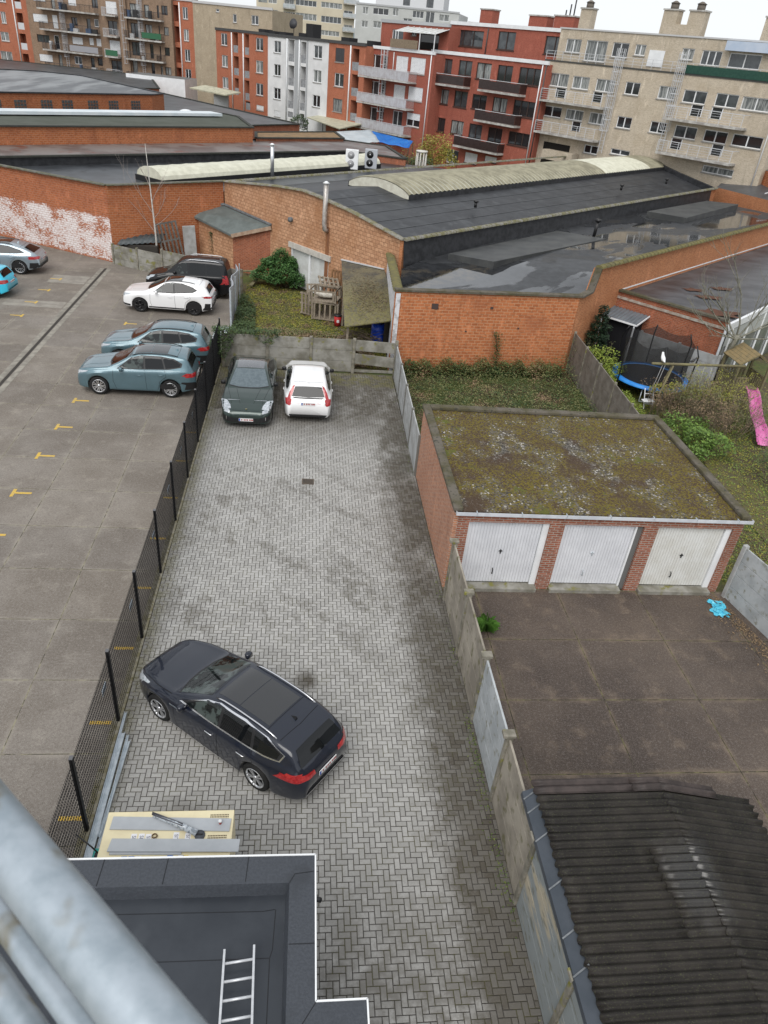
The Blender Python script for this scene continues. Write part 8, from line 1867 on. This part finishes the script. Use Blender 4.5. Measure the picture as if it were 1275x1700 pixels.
m = MB(); m.box(.02, -.25, .42, .55, .02, .46); m.build('swing_seat', WHITEP, t, bevel=.015)
m = MB(); m.box(2.3, -.22, .48, 2.85, .0, .52); m.build('swing_seat', M('dark_seat', (.05, .05, .05), rough=.6), t)
def bird(label, loc, mat, s_=1.0, rz=0):
    t = thing('bird', label, 'bird', loc, rz); m = MB(); prof_ = [(-.16, .004, .02), (-.1, .03, .03), (-.02, .065, .06), (.05, .06, .10), (.09, .04, .16), (.11, .035, .20), (.14, .022, .205), (.16, .004, .20)]; vs = []
    for x, r, z in prof_:
        for k in range(10): a = k*math.pi/5; vs.append((x*s_, math.cos(a)*r*s_, (z+.04+math.sin(a)*r)*s_))
    m.add(vs, [(i*10+k, i*10+(k+1) % 10, (i+1)*10+(k+1) % 10, (i+1)*10+k) for i in range(len(prof_)-1) for k in range(10)], 0, True); m.build('body', mat, t)
    m = MB(); m.tube([(.155*s_, 0, .24*s_), (.2*s_, 0, .23*s_)], .010*s_, 5, r2=.002); m.build('beak', M('beak', (.3, .2, .03), rough=.5), t)
    for y in (-.02, .02): m = MB(); m.tube([(0.02*s_, y*s_, .05*s_), (.02*s_, y*s_, 0)], .005*s_, 4); m.build('leg', M('beak', (.3, .2, .03)), t)
bird('white plastic bird upright near the left end of the swing beam', (15.2, 27.93, 2.16), WHITEP, 1.5, R(90)); bird('black bird perched on the swing beam left of the play tower', (16.6, 28.02, 2.17), BLACKP, 1.0, R(0))
t = thing('play_tower', 'wooden play tower with a small plank gable roof and slatted sides', 'playhouse', (19.1, 28.5, 0))
for x in (0, 1.42):
    for y in (0, 1.3): m = MB(); m.box(x-.045, y-.045, 0, x+.045, y+.045, 2.1); m.build('post', WDG, t)
m = MB(); m.box(0, 0, .84, 1.42, 1.3, .9); m.build('platform', WDG, t)
for nm, pts in (('front', [(x, -.03, 1) for x in (.08, .22, .36, .5)]), ('left', [(-.03, y, 0) for y in (.1, .25, .4, .55, .7, .85, 1.0, 1.15)]), ('right', [(1.45, y, 0) for y in (.1, .25, .4, .55, .7, .85, 1.0, 1.15)]), ('rear', [(x, 1.33, 1) for x in (.1, .25, .4, .55, .7, .85, 1.0, 1.15)])):
    m = MB()
    for x, y, f in pts: m.box(x, y-.01, .6 if nm != 'rear' else .9, x+(.09 if f else .02), y+(.02 if f else .09), 1.5)
    a, b = pts[0], pts[-1]; m.bar((a[0], a[1], 1.46), (b[0]+(.1 if b[2] else 0), b[1]+(0 if b[2] else .1), 1.46), .05, .08); m.build('slatted_side', WDG, t)
m = MB(); m.box(-.05, -.06, .55, .62, -.03, .62); m.bar((0, 0, .0), (-.5, .9, .9), .07); m.build('brace', WDG, t)
PLK = M('roof_plank', (.27, .20, .10), (.2, .16, .09), scale=6, rough=.9)
for sg in (-1, 1):
    m = MB()
    for k in range(6): a = k/6; b = (k+.92)/6; x0 = .71+sg*a*.78; x1 = .71+sg*b*.78; m.add([(x0, -.12, 2.62-a*.52), (x1, -.12, 2.62-b*.52), (x1, 1.42, 2.62-b*.52), (x0, 1.42, 2.62-a*.52), (x0, -.12, 2.59-a*.52), (x1, -.12, 2.59-b*.52), (x1, 1.42, 2.59-b*.52), (x0, 1.42, 2.59-a*.52)], [(0, 1, 2, 3), (7, 6, 5, 4), (0, 4, 5, 1), (2, 6, 7, 3), (1, 5, 6, 2)])
    m.build('roof_slope', PLK, t)
m = MB()
for y in (-.08, 1.36):
    for sg in (-1, 1): m.bar((.71, y, 2.57), (.71+sg*.78, y, 2.06), .04, .08)
m.build('rafter', WDG, t)
t = thing('slide', 'wavy pink plastic slide running down from the play tower', 'slide', (20.05, 28.5, 0)); m = MB(); n = 26; vs = []
for i in range(n+1):
    u = i/n; c_ = Vector((-1.25*u, -3.85*u, .95-.86*u+.07*math.sin(u*9.5))); sd2 = Vector((.95, -.31, 0)).normalized()
    for o_, z in ((-.27, .10), (-.235, .12), (-.20, 0), (-.07, -.02), (.07, -.02), (.20, 0), (.235, .12), (.27, .10)): p_ = c_+sd2*o_; vs.append((p_.x, p_.y, p_.z+z))
m.add(vs, [(i*8+k, i*8+k+1, (i+1)*8+k+1, (i+1)*8+k) for i in range(n) for k in range(7)], 0, True); o = m.build('chute', M('pink_plastic', (.62, .12, .36), (.66, .2, .42), scale=3, rough=.35), t); o.modifiers.new('thickness', 'SOLIDIFY').thickness = .015
m = MB(); m.bar((-.62, -1.9, 0), (-.62, -1.9, .42), .06); m.build('support', WDG, t)
t = thing('garden_shed_canopy', 'dark corrugated canopy over black cloth beside the conical evergreen', 'shed', (15.3, 34.0, 0))
m = MB(); vs = []
for i in range(41):
    u = i/40
    for p_ in ((.05+u*1.25, .42-u*1.38, 2.6), (-.85+u*1.25, -.4-u*1.38, 2.35)): vs.append((p_[0], p_[1], p_[2]+.018*math.cos(i*1.57)))
m.add(vs, [(i*2, i*2+1, (i+1)*2+1, (i+1)*2) for i in range(40)]); o = m.build('roof', M('anthracite_sheet', (.10, .115, .13), (.14, .155, .17), scale=2, rough=.4), t); o.modifiers.new('thickness', 'SOLIDIFY').thickness = .02
m = MB(); m.bar((-.87, -.42, 2.33), (.38, -1.8, 2.33), .04, .07); m.bar((.40, -1.8, 2.33), (1.32, -.98, 2.58), .04, .07); m.build('edge_trim', WHITEP, t)
for x, y in ((-.82, -.42), (.33, -1.7)): m = MB(); m.box(x-.03, y-.03, 0, x+.03, y+.03, 2.3); m.build('post', WHITEP, t)
m = MB(); m.add([(-.6, -.35, 0), (.5, -1.5, 0), (.5, -1.5, 2.25), (-.6, -.35, 2.25), (1.1, -.9, 0), (1.1, -.9, 2.3)], [(0, 1, 2, 3), (1, 4, 5, 2)]); m.build('dark_cloth', M('black_cloth', (.012, .012, .014), rough=.9), t)
